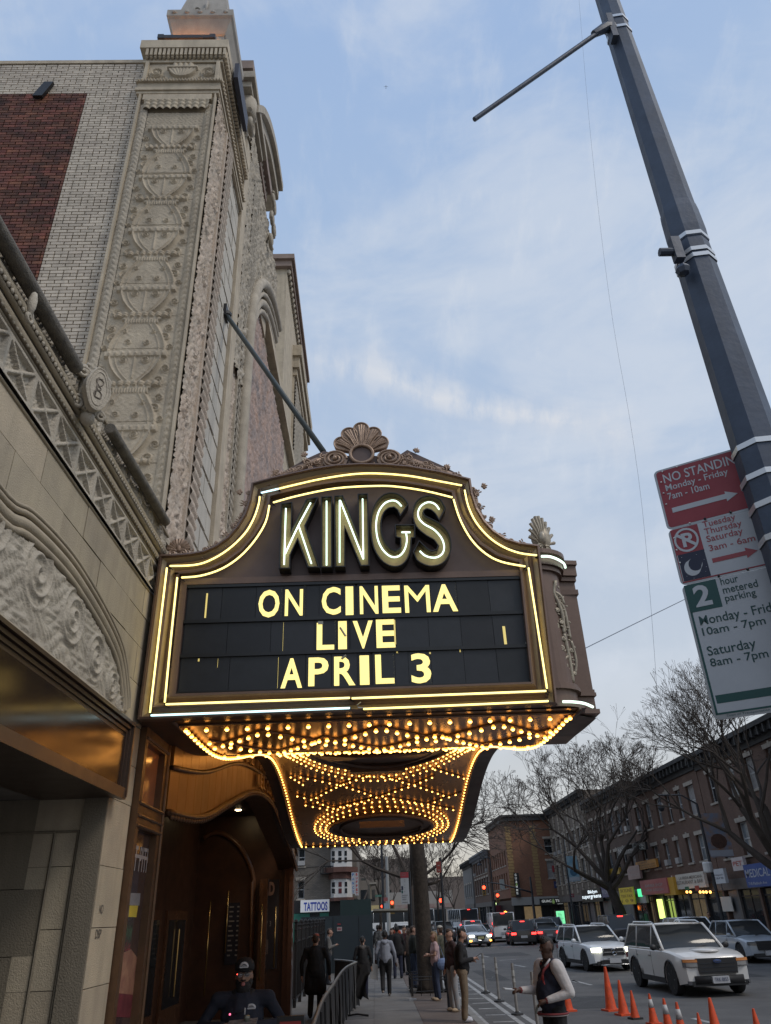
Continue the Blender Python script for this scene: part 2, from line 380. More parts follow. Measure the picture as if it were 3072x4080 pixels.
# ================= low stone wing of the theatre (left) =================
WX = -2.3
wing = thing('theatre_wing', 'low limestone wing with carved frieze and arched relief, nearest on the left', 'building', (-4, 4, 0), )
MB().box(-12, WX - .06, -3.0, 7.86, 3.2, 6.10).build('core', MORTAR, wing)
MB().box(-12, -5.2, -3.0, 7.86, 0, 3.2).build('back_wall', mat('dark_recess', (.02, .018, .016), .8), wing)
rr = random.Random(5)
# running bond of big blocks: courses drop out where the arch and the display box are covered
arch = [on(x, y, X=WX) for x, y in ((0, 1120), (53, 1149), (117, 1208), (165, 1268), (221, 1360), (251, 1429), (261, 1504), (261, 1537))]
zc = [3.2, 3.55, 3.92, 4.30, 4.66, 4.98, 5.28]
for r, (z0, z1) in enumerate(zip(zc, zc[1:])):
    y = -2.8 + (r % 2) * .42
    while y < 7.5:
        y1 = min(y + .86, 7.52)
        MB().box(WX - .07, WX + rr.uniform(-.004, .002), max(y, -3) + .004, y1 - .004, z0 + .004, z1 - .004).build('stone_block', STONE, wing)
        y = y1
# pier below, beside the portal
for z0, z1 in zip((0, .45, .9, 1.32, 1.78, 2.2, 2.66), (.45, .9, 1.32, 1.78, 2.2, 2.66, 3.2)):
    MB().box(-2.9, WX + rr.uniform(-.003, .003), 6.86, 7.5, z0 + .003, z1 - .003).build('stone_block', STONE, wing)
# portal reveal: the far side wall of the doorway, blocks and a moulding
RV = 6.86; STONESH = mat('shaded_stone', (.21, .18, .135), .85, var=.35, vs=2.5, alt=(.15, .13, .10), bump=.4, bs=70, rnd=.04, streak=.3)  # base colour darkened to hold the overhang's shade; noise and streaks are weathering
k = 0
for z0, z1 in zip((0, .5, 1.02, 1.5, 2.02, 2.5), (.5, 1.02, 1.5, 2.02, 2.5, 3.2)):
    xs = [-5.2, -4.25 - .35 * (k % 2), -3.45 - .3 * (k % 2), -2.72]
    for a, b in zip(xs, xs[1:]): MB().box(a + .003, b - .003, RV - .0 + rr.uniform(-.003, .003), RV + .3, z0 + .003, z1 - .003).build('stone_block', STONESH, wing)
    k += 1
mo = MB()
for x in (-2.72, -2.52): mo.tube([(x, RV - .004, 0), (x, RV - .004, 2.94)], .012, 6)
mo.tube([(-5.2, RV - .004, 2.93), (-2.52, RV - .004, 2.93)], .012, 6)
mo.build('portal_moulding', STONESH, wing, smooth=60)
MB().box(-2.5, -2.302, RV - .03, RV - .001, 0, 3.19).build('portal_edge', STONESH, wing)
# arch moulding, traced on the wall face
def archpt(off):
    out = []
    for i, p in enumerate(arch):
        q = arch[min(i + 1, len(arch) - 1)] - arch[max(i - 1, 0)]; n = Vector((0, q.z, -q.y)).normalized(); out.append(p + n * off)
    out[-1].z = out[-1].z
    first = out[0]; mir = []
    cy = 3.55
    for p in reversed(out[1:]): mir.append(Vector((WX, 2 * cy - p.y, p.z)))
    return mir[:0] + [Vector((WX, 3.3, first.z + .05)), Vector((WX, 2.6, first.z + .05))][::-1] + out
def smoothpts(P, n=4):
    P = [Vector(p) for p in P]; out = []
    for i in range(len(P) - 1):
        p0, p1, p2, p3 = P[max(i - 1, 0)], P[i], P[i + 1], P[min(i + 2, len(P) - 1)]
        for j in range(n):
            t = j / n
            out.append(.5 * ((2 * p1) + (-p0 + p2) * t + (2 * p0 - 5 * p1 + 4 * p2 - p3) * t * t + (-p0 + 3 * p1 - 3 * p2 + p3) * t ** 3))
    return out + [P[-1]]
am = MB()
for off, r, dx in ((.02, .028, .01), (-.045, .045, .0), (-.115, .022, .02), (-.15, .016, .03), (.06, .012, .0)):
    am.tube(smoothpts([p + Vector((dx, 0, 0)) for p in archpt(off)]), r, 8)
am.build('arch_moulding', STONE, wing, smooth=60)
def spir(u, v, cu, cv, R, p, a0=0, d=1, s=1.0):
    x, y = (u - cu) / s, v - cv; r = np.hypot(x, y); th = np.arctan2(y, x) * d + a0
    h = (.5 + .5 * np.cos(2 * PI * (r / p - th / (2 * PI)))) ** 2; return np.where(r < R, h * np.clip((R - r) / (R * .25), 0, 1), 0) * np.where(r < p * .5, 1.1, 1)
def vnoise(u, v, s, seed=0):
    return (np.sin(u * s * 1.3 + 3.1 * np.sin(v * s * .9 + seed)) * np.sin(v * s * 1.7 + 2.3 * np.sin(u * s * 1.1 + seed * 2)) + .6 * np.sin(u * s * 2.9 + seed + 2 * np.sin(v * s * 2.3))) * .5
def tymp(u, v):
    h = .012 * vnoise(u, v, 22, 1)
    for cu, cv, R in ((3.55, .07, .13), (3.25, .20, .18), (2.78, .30, .24), (2.2, .42, .28), (1.5, .5, .3), (.8, .55, .3)):
        h = np.maximum(h, .032 * spir(u, v, cu, cv + .06, R, R / 3.2, d=1 if int(cu * 10) % 2 else -1))
    leaf = .02 * np.abs(np.sin(u * 21 + 4 * np.sin(v * 17 + u * 5))) * np.abs(np.sin(v * 23 + 3 * np.sin(u * 8)))
    return np.maximum(h, leaf * .8)
ys = np.array([p.y for p in arch]); zs = np.array([p.z for p in arch])
def amask(u, v):
    y = u + 3.2; z = v + 3.82
    top = np.interp(y, ys, zs, left=zs[0] + .03, right=3.7) - .05
    return (z < top) & (y < ys.max() - .05)
hfield('carved_tympanum', (WX + .012, 3.2, 3.82), (0, 1, 0), (0, 0, 1), (1, 0, 0), 3.75, .72, .011, tymp, STONE2, wing, mask=amask)
sl = MB()
for z, r in ((3.90, .03), (3.84, .02)): sl.tube([(WX + .01, 2.5, z), (WX + .01, 6.84, z)], r, 6)
sl.build('sill_moulding', STONE, wing, smooth=60)
# bands above: lattice, mouldings, scroll frieze
def lattice(u, v):
    p = .42; k = np.floor(u / p); a = (u % p) / p; b = v / .30
    diag = np.minimum(np.abs(a - b), np.abs(a - (1 - b)))
    rib = np.minimum(diag, np.minimum(a, 1 - a)) < .055
    fr = (b < .07) | (b > .93)
    leaf = .011 * vnoise(u, v, 55, 2) - .012
    return np.where(rib | fr, .022, leaf)
hfield('lattice_frieze', (WX + .005, 2.4, 5.31), (0, 1, 0), (0, 0, 1), (1, 0, 0), 5.12, .31, .0085, lattice, STONE2, wing)
def scroll(u, v):
    p = .42; k = np.floor(u / p); cu = (k + .5) * p; d = np.where(k % 2 == 0, 1, -1)
    x, y = u - cu, (v - .115); r = np.hypot(x, y); th = np.arctan2(y, x) * d
    h = .5 + .5 * np.cos(2 * PI * (r / .045 - th / (2 * PI)))
    return np.where(r < .115, .028 * h, .016 * vnoise(u, v, 60, 4))
hfield('scroll_frieze', (WX + .02, 2.4, 5.86), (0, 1, 0), (0, 0, 1), (1, 0, 0), 5.12, .23, .0075, scroll, STONE2, wing)
bm_ = MB()
for z, r, x in ((5.285, .013, 0), (5.64, .022, .01), (5.69, .03, .035), (5.755, .022, .06), (5.80, .02, .08), (5.845, .03, .05), (6.095, .018, .035)):
    bm_.tube([(WX + x, -3, z), (WX + x, 7.54, z)], r, 6)
bm_.box(WX - .3, WX + .01, -3, 7.53, 5.62, 5.85); bm_.box(WX - .3, WX + .012, -3, 2.42, 5.29, 6.12)
bm_.build('cornice_moulding', STONE, wing, smooth=60)
bd = MB()
y = 2.4
while y < 7.5:
    bd.ball((WX + .085, y, 5.775), (.013, .022, .02), 5); bd.ball((WX + .045, y, 5.665), (.01, .02, .014), 5); y += .055
bd.build('bead_row', STONE2, wing, smooth=True, kind='stuff')
MB().box(-12, WX - .02, -3, 7.86, 6.10, 6.16).build('roof', STONEG, wing)
# coping roll (dark weathered) and cartouche
PIPE = mat('weathered_roll', (.075, .068, .06), .8, var=.8, vs=14, alt=(.19, .17, .14), bump=.6, bs=90)
pp = [on(0, 482, X=WX + .1), on(165, 795, X=WX + .1)]; pq = [on(237, 925, X=WX + .1), on(358, 1128, X=WX + .1)]; pp[0] = on(0, 505, X=WX + .1)
pr_ = MB()
za = 6.2
pr_.tube([pp[0] + (pp[0] - pp[1]) * 1.5, pp[1]], .055, 12); pr_.tube([pq[0], pq[1]], .05, 12)
pr_.build('coping_roll', PIPE, wing, smooth=60)
CF = (Vector((.80, -.60, 0)).normalized()); CU = Vector((-CF.y, CF.x, 0)) * 1.0
cc = on(210, 842, X=WX + .2)
ct = MB(); M3 = Matrix((CU, Vector((0, 0, 1)), CF)).transposed()
ov = lambda a, b, z: [cc + CU * (a * math.cos(t * PI / 14)) * (1 + .08 * math.cos(t * PI / 14 * 4)) + Vector((0, 0, 1)) * b * math.sin(t * PI / 14) + CF * z for t in range(28)]
ct.add(ov(.085, .185, .02), [tuple(range(28))]); A_ = ov(.10, .205, 0); B_ = ov(.085, .185, .02)
ct.add(A_ + B_, [(i, (i + 1) % 28, (i + 1) % 28 + 28, i + 28) for i in range(28)]); ct.add(ov(.10, .205, -.04) + A_, [(i, (i + 1) % 28, (i + 1) % 28 + 28, i + 28) for i in range(28)])
ct.add(ov(.10, .205, -.04), [tuple(range(28))[::-1]])
ct.tube(ov(.096, .198, .015), .010, 6, closed=True); ct.tube(ov(.07, .16, .022), .005, 5, closed=True)
cg = wing
ct.build('oval_shield', STONE2, cg, smooth=50)
cs = MB()
for s, z, r in ((-1, .15, .06), (1, .17, .05), (-1, -.14, .07), (1, -.17, .05)):
    cs.tube(spiral(cc + CU * s * .10 + Vector((0, 0, z)) - CF * .07, .015, r, 1.6, 0, CU * s, Vector((0, 0, 1)), 22), .017, 6)
cs.tube([cc + Vector((-.04, .0, .2)) - CF * .08, cc + Vector((-.08, .03, -.2)) - CF * .12], .055, 8); cs.ball(cc + Vector((0, .02, -.23)) - CF * .08, (.06, .06, .06), 8)
for k in range(9): cs.ball(cc - CF * .08 + Vector((0, 0, 1)) * rr.uniform(-.27, .25) + CU * rr.uniform(-.1, .1), rr.uniform(.02, .035), 6)
cs.build('scroll_surround', STONE2, cg, smooth=True)
mg = MB()
for d in (-1, 1):
    mg.tube(smoothpts([cc + CF * .024 + CU * x * d + Vector((0, 0, z)) for x, z in ((-.02, .10), (.03, .08), (.02, .04), (-.02, .0), (.03, -.04), (.02, -.09), (-.03, -.08))]), .005, 5)
mg.tube([cc + CF * .024 + CU * -.02 + Vector((0, 0, .09)), cc + CF * .024 + CU * -.02 + Vector((0, 0, -.09))], .005, 5)
mg.build('monogram', mat('monogram_shadowed', (.2, .17, .14), .8), cg, smooth=True)
leafs = MB()
q = on(70, 655, X=WX + .18)
leafs.ball(q, (.03, .03, .10), 8); leafs.tube(spiral(q + Vector((.0, .0, -.12)), .01, .05, 1.3, 0, (0, 1, 0), (0, 0, 1)), .014)
leafs.build('acanthus_boss', STONE2, wing, smooth=True)
# bronze display box over the portal
BRZ = mat('brown_bronze', (.085, .055, .042), .38, metal=.45, var=.4, vs=5, alt=(.05, .035, .028))
BRZP = mat('bronze_panel', (.085, .052, .035), .16, metal=.8, var=.3, vs=1.5)
db = thing('display_box', 'brown bronze fascia box over the portal in the limestone wing', 'sign box', (WX, 4, 3.2))
BX = WX + .10
MB().box(WX - .6, BX - .03, -2, 6.87, 3.19, 3.82).build('box_body', BRZ, db)
fr = MB()
for i, (d, p) in enumerate(((0, .0), (.035, .025), (.07, .045))):
    fr.box(BX - .03, BX + .03 - p, -2, 6.93 - d, 3.84 - d - .03, 3.84 - d); fr.box(BX - .03, BX + .03 - p, 6.90 - d, 6.93 - d, 3.20 + d, 3.84 - d - .031)
fr.box(BX - .03, BX + .02, -2, 6.93, 3.18, 3.27)
fr.build('frame', BRZ, db)
MB().box(BX - .029, BX - .02, -2, 6.80, 3.27, 3.70).build('reflective_panel', BRZP, db)

# ================= the tall body: brick flank and carved corner pier =================
TY = 7.9
body = thing('theatre_building', 'tall cream theatre with carved corner pier and arched front above the marquee', 'building', (-4, 12, 0))
TX0, TX1 = -3.775, -2.44
MB().box(-14, -2.75, TY + .02, 30, 5.15, 16.0).build('core', MORTAR, body)
# bricks: white field, red field; the nearest 300 are single parts
bw, bh = .205, .0675
def bricks():
    out = []; r = 0; z = 6.2
    while z < 16.05:
        x = TX0 - .0; odd = r % 2; hd = (r % 6 == 0)
        L_ = bw / 2 if hd else bw
        x -= 0 if (odd or hd) else bw / 2
        if not (odd or hd): out.append((TX0 - bw / 4, z, bw / 2 - .014, True))
        while x > -6.75:
            c = x - L_ / 2; red = (c < -4.74 and z < 15.15)
            out.append((c, z, L_ - .017, not red)); x -= L_
        z += bh; r += 1
    o2 = []
    for c, z, l, k in out:
        a, b = c - l / 2, c + l / 2
        if a < -4.75 < b - .01 and z < 15.15:
            if -4.75 - a > .03: o2.append(((a - 4.757) / 2, z, -4.757 - a, False))
            if b + 4.743 > .02: o2.append(((b - 4.743) / 2, z, b + 4.743, True))
        else: o2.append((c, z, l, not (c < -4.75 and z < 15.15)))
    return o2
bl = bricks()
vis = []
for b in bl:
    px = None
    d = np.array([b[0], TY, b[1] + .03 - CH]); v = AX @ d; x = (v[0] / -v[2] * FP + 1536) / SP; y = (2040 - v[1] / -v[2] * FP) / SP
    wing_y = 490 + 1.815 * x
    if x > -12 and y < wing_y + 40: vis.append((-y if b[2] > .15 else 0, b))
near = sorted(vis, key=lambda q: q[0])[:290]; ns = {id(q[1]) for q in near}
cache = {}
jw, jr = MB(), MB(); rb = random.Random(2)
for b in bl:
    x, z, ln, wh = b; pj = rb.uniform(0, .004)
    if id(b) in ns:
        key = (round(ln, 3), wh)
        if key not in cache: cache[key] = MB().box(-ln / 2, ln / 2, -.012, .03, 0, bh - .0145).mesh('brick', BRICKW if wh else BRICKR)
        inst('brick', cache[key], body, (x, TY - pj, z))
    else: (jw if wh else jr).box(x - ln / 2, x + ln / 2, TY - .012 - pj, TY + .03, z, z + bh - .0145)
jw.build('cream_bricks', BRICKW, body, kind='stuff'); jr.build('red_bricks', BRICKR, body, kind='stuff')
MB().box(-14, TX0 - .02, TY - .03, TY + .4, 16.07, 16.16).build('parapet_coping', STONEG, body)
vt = MB(); p0, p1 = on(72, 213, Y=TY - .03), on(118, 183, Y=TY - .03)
vt.prism([(p0.x, p0.z), (p0.x + .17, p0.z), (p1.x, p1.z), (p1.x - .16, p1.z)], lambda u, v, d: (u, TY - .03 - d, v), 0, .06)
vt.build('vent_cover', BLACK, body)

# carved south face of the pier
PW = TX1 - TX0
MB().box(TX0, TX1, TY - .03, TY + 1.2, 5.15, 15.0).build('pier_core', STONEG, body)
UZ = [14.06, 12.79, 11.55, 10.32, 9.09, 7.85, 6.62]
def rdg(d, w): return np.exp(-(d / w) ** 2)
def urn(u, v):
    a = u - .49                                    # across, centred
    zz = v + 6.25; h = 0.008 * vnoise(u, v, 30, 3)
    for z0 in UZ:
        t = (z0 - zz) / 1.238                      # 0 at the rim, going down
        k = (t > -.02) & (t <= .98); aa = np.abs(a)
        bowl = .36 - .23 * np.clip(t / .40, 0, 1) ** 2.2
        dome = .20 + .19 * np.sin(np.clip((t - .56) / .42, 0, 1) * PI / 2) ** 1.0
        cont = np.where(t < .42, bowl, np.where(t < .56, .24, dome))
        g = np.zeros_like(u)
        inside = (aa < cont) & k
        g = np.where(inside, .035, g)
        g += .034 * rdg(aa - cont, .022) * k * ((t < .42) | (t > .56))
        g += .018 * rdg(aa - cont + .085, .008) * k * (t > .05) * (t < .98)
        band = (t > -.015) & (t < .055) & (aa < .42)
        g = np.where(band, .055 + .02 * rdg(((u * 11) % 1) - .5, .18) * rdg((t - .02) / .05, .45), g)
        lea = (t > .405) & (t < .46) & (aa < .40)
        g = np.where(lea, .05 * np.abs(np.sin(a * 34)) + .02, g)
        nk = (t > .50) & (t < .56) & (aa < .24)
        g = np.where(nk, .045 + .012 * np.sin(a * 170), g)
        nk2 = (t > .465) & (t < .50) & (aa < .27); g = np.where(nk2, .03 + .012 * np.abs(np.sin(a * 60)), g)
        for s in (-1, 1):
            g += np.where(k, .028 * spir(u, zz, .49 + s * .15, z0 - .13, .075, .034, d=s), 0)
            g += np.where(k, .024 * spir(u, zz, .49 + s * .2, z0 - .85, .05, .03, d=-s), 0)
            g += np.where(k, .026 * spir(u, zz, .49 + s * .13, z0 - 1.05, .06, .034, d=-s), 0)
            for q, R in ((.22, .075), (.38, .085), (.62, .075), (.76, .1), (.9, .055)):
                off = {.22: .43, .38: .36, .62: .40, .76: .36, .9: .45}[q]
                g = np.where(k & (aa > cont + .02), np.maximum(g, .034 * spir(u, zz, .49 + s * off, z0 - q * 1.238, R, R / 1.9, d=s)), g)
        g += .02 * rdg(a, .012) * (t > .05) * (t < .36) * k + .008 * np.maximum(0, vnoise(u, zz, 20, 6)) * inside * ((t < .38) | (t > .6))
        h = np.where(k, np.maximum(g, h), h)
    # joints between the cast pieces
    h = h * .92
    jt = np.abs(((zz - UZ[0] - .05) / .619) % 1 - .5) > .492
    return np.where(jt, h - .012, h)
hfield('carved_urn_panel', (-3.585, TY - .06, 6.25), (1, 0, 0), (0, 0, 1), (0, -1, 0), .98, 8.25, .0088, urn, STONEG, body)
def leafband(u, v):
    w_ = .15; a = np.abs(u / w_ - .5) * 2
    ph = v * 9.5 + a * .9
    return .032 * (1 - a ** 2) * (.55 + .45 * np.abs(np.sin(ph * PI))) + .012 * vnoise(u, v, 60, 9)
for x in (-3.74, -2.605):
    hfield('leaf_border', (x, TY - .07, 6.2), (1, 0, 0), (0, 0, 1), (0, -1, 0), .15, 8.5, .012, leafband, STONE2 if x < -3.5 else STONEG, body, dv=.014)
ed = MB()
for x0, x1 in ((TX0, TX0 + .035), (TX1 - .02, TX1)): ed.box(x0, x1, TY - .13, TY + .1, 6.16, 14.95)
ed.box(TX0 + .071, TX1 - .071, TY - .12, TY + .1, 14.80, 14.95)
ed.build('pier_edge', STONEG, body)
def leafrow(u, v):
    return .04 * (np.abs(np.sin(u * PI / .12)) * (1 - (v / .22) * .4) + .25 * np.sin(v * 60)) * (v < .3)
hfield('leaf_row', (TX0 + .1, TY - .10, 14.55), (1, 0, 0), (0, 0, 1), (0, -1, 0), PW - .2, .27, .011, leafrow, STONEG, body)
# street face of the pier and the front, strip by strip (y0, y1, x, kind)
FXT = -2.42
zt0, zt1 = 6.1, 15.0
def vine(u, v):
    return .035 * spir(u, v % .9, .35 + .12 * np.sin(v * 2), .45, .3, .11) + .02 * vnoise(u, v, 26, 5) + .02 * (np.abs(vnoise(u, v, 12, 8)) < .12)
def dart(u, v):
    return .045 * np.abs(np.sin(v * PI / .17 + 3 * np.abs(u - .2))) + .012 * vnoise(u, v, 50, 2)
def front(name, y0, y1, x, z0, z1, fn, m, du=.022, dv=.03):
    hfield(name, (x, y0, z0), (0, 1, 0), (0, 0, 1), (1, 0, 0), y1 - y0, z1 - z0, du, fn, m, body, dv=dv)
MB().box(-2.75, FXT - .03, TY, 9.35, 5.15, 15.0).build('pier_return', STONEG, body)
front('vine_strip', 7.86, 8.60, FXT, zt0, zt1, vine, STONEP)
front('leaf_strip', 8.60, 9.02, FXT + .04, zt0, zt1, dart, STONEP)
# block-quoined wall: blocks in running bond with deep joints
MB().box(-3.0, -2.56, 9.02, 10.4, 5.15, 17).build('block_wall_core', MORTAR, body)
z = 5.2; k = 0; rr = random.Random(8); LB = mat('pale_ashlar', (.56, .53, .47), .8, var=.4, vs=3, alt=(.42, .385, .33), bump=.3, bs=60, rnd=.06, streak=.3)
while z < 16.6:
    y = 9.04 - (.31 if k % 2 else 0)
    while y < 10.3:
        a, b = max(y, 9.04), min(y + .62, 10.32)
        if b - a > .05: MB().box(-2.60, -2.45 + rr.uniform(-.006, .006), a + .022, b - .022, z + .022, z + .40).build('ashlar_block', LB, body)
        y += .62
    z += .44; k += 1
MB().box(-3, -2.40, 10.34, 10.75, 5.15, 17.4).build('plain_strip', STONEG, body)
MB().box(-3.2, -2.60, 10.75, 15.6, 5.15, 18.5).build('front_core', STONEG, body); MB().box(-3.2, -2.60, 15.6, 24, 5.15, 15.5).build('front_core', STONEG, body)
front('vine_strip', 10.76, 11.4, -2.48, 5, 17.4, vine, STONEP)
front('leaf_strip', 11.4, 12.2, -2.44, 5, 17.6, dart, STONE2)
MB().box(-2.7, -2.50, 12.1, 12.3, 5.2, 17).build('plain_strip', STONE2, body); MB().box(-2.7, -2.42, 11.34, 11.43, 5.2, 17.6).build('plain_strip', STONE2, body); MB().box(-2.7, -2.375, 8.54, 8.64, 5.2, 15).build('plain_strip', STONEP, body); MB().box(-2.7, -2.40, 8.98, 9.06, 5.2, 15).build('plain_strip', STONEP, body)
# the great arch: mural-like terracotta tracery in the middle, ribs curving over
def mural(u, v):
    return .02 * vnoise(u, v, 14, 3) + .03 * (np.abs(vnoise(u, v, 7, 1)) < .1)
MUR = mat('coloured_terracotta', (.52, .36, .29), .8, var=.9, vs=1.6, alt=(.22, .21, .22), bump=.5, bs=30, streak=.3)
front('traceried_window', 12.2, 19.6, -2.56, 5, 15.5, mural, MUR, .05, .05)
rib = MB()
for r, x, rd in ((3.65, -2.44, .10), (3.45, -2.47, .07), (3.85, -2.38, .06), (4.1, -2.36, .12)):
    cy, cz = 15.9, 12.9
    pts = [(x, cy - r, 5)] + [(x, cy - r * math.cos(t * PI / 20), cz + r * math.sin(t * PI / 20)) for t in range(11)]
    rib.tube(pts, rd, 8)
rib.build('arch_rib', STONE2, body, smooth=60)
def spand(u, v): return .07 * np.maximum(0, vnoise(u, v, 5, 2)) + .04 * vnoise(u, v, 16, 7)
def spmask(u, v): return np.hypot(u + 10.75 - 15.9, v + 11.5 - 12.9) > 4.15
hfield('carved_spandrel', (-2.42, 10.75, 11.5), (0, 1, 0), (0, 0, 1), (1, 0, 0), 4.85, 7.0, .04, spand, STONE2, body, mask=spmask)
# entablature over the pier: real steps, dentils, carved frieze with basin and rosettes
def ring(z0, z1, o, m=STONEG, name='cornice_course', y1=10.3):
    MB().box(TX0 - .02 - o, TX1 + o, TY - .06 - o, y1, z0, z1).build(name, m, body)
for z0, z1, o in ((15.0, 15.07, .045), (15.07, 15.14, .07), (15.145, 15.30, .05), (15.30, 15.345, .085), (15.345, 15.94, 0.0), (15.94, 15.98, .045), (15.98, 16.06, .03), (16.06, 16.28, .02), (16.28, 16.52, .12)):
    ring(z0, z1, o)
dn = MB(); k = 0
x = TX0 - .02
while x < TX1 + .06:
    dn.box(x, x + .045, TY - .17, TY - .08, 16.07, 16.27); dn.ball((x + .022, TY - .12, 16.06), (.03, .04, .03), 5); x += .078
x = TX0 - .05
while x < TX1 + .1: dn.ball((x, TY - .15, 15.325), (.018, .03, .03), 5); x += .055
y = TY - .1
while y < 10.3:
    dn.box(TX1 + .02, TX1 + .11, y, y + .045, 16.07, 16.27); dn.ball((TX1 + .09, y, 15.325), (.03, .018, .03), 5); y += .078
dn.build('dentil_row', STONEG, body, kind='stuff')
def friez(u, v):
    u = u * 1.124; a = u - .76; h = .006 * vnoise(u, v, 40, 3)
    bowl = (np.abs(a) < .27 * np.sqrt(np.clip(1 - ((v - .36) / .24) ** 2, 0, 1))) & (v < .36) & (v > .12)
    h = np.where(bowl, .05 + .012 * np.abs(np.sin(np.arctan2(a, v - .0) * 16)), h)
    h = np.where((np.abs(v - .385) < .022) & (np.abs(a) < .31), .07, h)
    h = np.where((np.abs(v - .46) < .05) & (np.abs(a) < .22), .035 + .03 * np.abs(np.sin(a * 30)), h)
    for s in (-1, 1):
        h = np.maximum(h, .045 * spir(u, v, .76 + s * .52, .27, .17, .06, d=s)); h = np.maximum(h, .05 * rdg(np.hypot(a - s * .52, v - .27), .05))
        h = np.maximum(h, .03 * spir(u, v, .76 + s * .36, .12, .07, .04, d=-s)); h = np.maximum(h, .03 * spir(u, v, .76 + s * .66, .13, .07, .04, d=s))
    return h
hfield('carved_frieze', (TX0 + .0, TY - .075, 15.36), (1, 0, 0), (0, 0, 1), (0, -1, 0), 1.335, .56, .009, friez, STONEG, body)
fb = MB()
for x0, x1 in ((TX0, TX0 + .06), (TX1 - .06, TX1)): fb.box(x0, x1, TY - .13, TY - .05, 15.35, 15.93)
fb.build('frieze_frame', STONEG, body)
MB().box(-14, -2.42, 9.4, 30, 15.99, 16.3).build('roof_edge', STONEG, body)
bk = MB(); bk.box(-2.28, -2.20, 8.2, 9.3, 16.15, 16.6); bk.build('banner_case', mat('dark_banner', (.045, .05, .075), .6), body)
# finial on the pier with its floodlight
fin = body
FC = ((-3.40 - 2.5) / 2 - .03, TY + .62)
FW = mat('finial_stone', (.42, .395, .36), .8, var=.5, vs=5, alt=(.28, .26, .23), bump=.4, bs=60, streak=.3)
def sq(mb, prof, c, mi=0):
    for (h0, z0), (h1, z1) in zip(prof, prof[1:]):
        v = [(c[0] + a * h, c[1] + b * h, z) for h, z in ((h0, z0), (h1, z1)) for a, b in ((-1, -1), (1, -1), (1, 1), (-1, 1))]
        mb.add(v, [(0, 1, 5, 4), (1, 2, 6, 5), (2, 3, 7, 6), (3, 0, 4, 7)], mi)
    h, z = prof[-1]; mb.add([(c[0] + a * h, c[1] + b * h, z) for a, b in ((-1, -1), (1, -1), (1, 1), (-1, 1))], [(0, 1, 2, 3)], mi)
sq(a_ := MB(), [(.60, 16.52), (.60, 16.58), (.50, 16.60), (.47, 17.1), (.47, 17.22), (.50, 17.26), (.60, 17.6), (.64, 17.66), (.64, 17.86), (.58, 17.88)], FC); a_.build('flared_base', FW, fin)
sq(a_ := MB(), [(.50, 17.88), (.40, 18.7), (.30, 19.6), (.1, 20.1)], FC); a_.build('obelisk', FW, fin)
def lf(u, v): return .03 * np.abs(np.sin(u * 14 + 3 * np.sin(v * 9))) * (v > .05) * (v < .52) + .01 * vnoise(u, v, 40, 1)
hfield('leaf_carving', (FC[0] - .44, FC[1] - .485, 16.62), (1, 0, 0), (0, 0, 1), (0, -1, 0), .88, .56, .012, lf, FW, fin)
hfield('leaf_carving', (FC[0] + .485, FC[1] - .44, 16.62), (0, 1, 0), (0, 0, 1), (1, 0, 0), .88, .56, .015, lf, FW, fin)
ds = MB()
for i in range(5): ds.ball((FC[0] - .5 + i * .25, FC[1] - .64, 17.77), (.055, .03, .055), 8)
ds.tube(spiral((FC[0] - .1, FC[1] - .5, 18.15), .02, .13, 1, 0, (1, 0, 0), (0, 0, 1), 16), .02, 5); ds.tube([(FC[0] + .05, FC[1] - .5, 18.0), (FC[0] + .05, FC[1] - .46, 18.5)], .03, 5)
ds.build('rosette', FW, fin, smooth=True)
fl = thing('linear_floodlight', 'long dark floodlight bar on the cornice below the finial', 'floodlight', (-3.15, TY - .1, 16.6))
MB().box(-3.62, -2.62, TY - .12, TY - .02, 16.70, 16.80).build('housing', BLACK, fl)
MB().box(-3.66, -3.55, TY - .13, TY - .01, 16.69, 16.81).build('end_cap', BLACK, fl); MB().box(-2.70, -2.59, TY - .13, TY - .01, 16.69, 16.81).build('end_cap', BLACK, fl)
t_ = MB(); t_.tube([(-3.45, TY - .07, 16.52), (-3.45, TY - .07, 16.70)], .012); t_.tube([(-2.8, TY - .07, 16.52), (-2.8, TY - .07, 16.70)], .012); t_.tube([(-3.62, TY - .07, 16.74), (-3.75, TY - .07, 16.66), (-3.8, TY - .02, 16.52)], .012); t_.build('bracket', BLACK, fl)
MB().box(-3.52, -2.74, TY - .018, TY - .006, 16.71, 16.79).build('lens', mat('flood_lens', (1, .6, .3), .3, emit=60, ecol=(1, .38, .10)), fl)

# segmental pediment over the front and the far tower
pd = body
A0, A1 = on(558, 198, X=-2.25), on(613, 403, X=-2.25)
def pedarc(x, dz, n=16):
    pts = [on(a, b, X=x) for a, b in ((560, 226), (573, 232), (585, 258), (596, 300), (604, 345), (612, 400))]
    P = smoothpts([Vector((x, p.y, p.z + dz)) for p in pts], 4); cy = P[-1].y + .4
    return P
P1 = pedarc(-2.22, 0)
lay = MB()
for x, dz, t in ((-2.22, 0, .28), (-2.34, -.3, .35), (-2.46, -.66, .5)):
    P = [Vector((x, p.y, p.z + dz)) for p in P1]; n = len(P)
    vs = []
    for p in P: vs += [(p.x, p.y, p.z), (p.x, p.y, p.z - t), (-4.2, p.y, p.z - t), (-4.2, p.y, p.z)]
    lay.add(vs, [(i * 4 + j, i * 4 + (j + 1) % 4, i * 4 + 4 + (j + 1) % 4, i * 4 + 4 + j) for i in range(n - 1) for j in range(4)] + [(0, 1, 2, 3), (4 * n - 4, 4 * n - 3, 4 * n - 2, 4 * n - 1)])
lay.build('curved_cornice', STONE2, pd)
c0 = on(558, 200, X=-2.25)
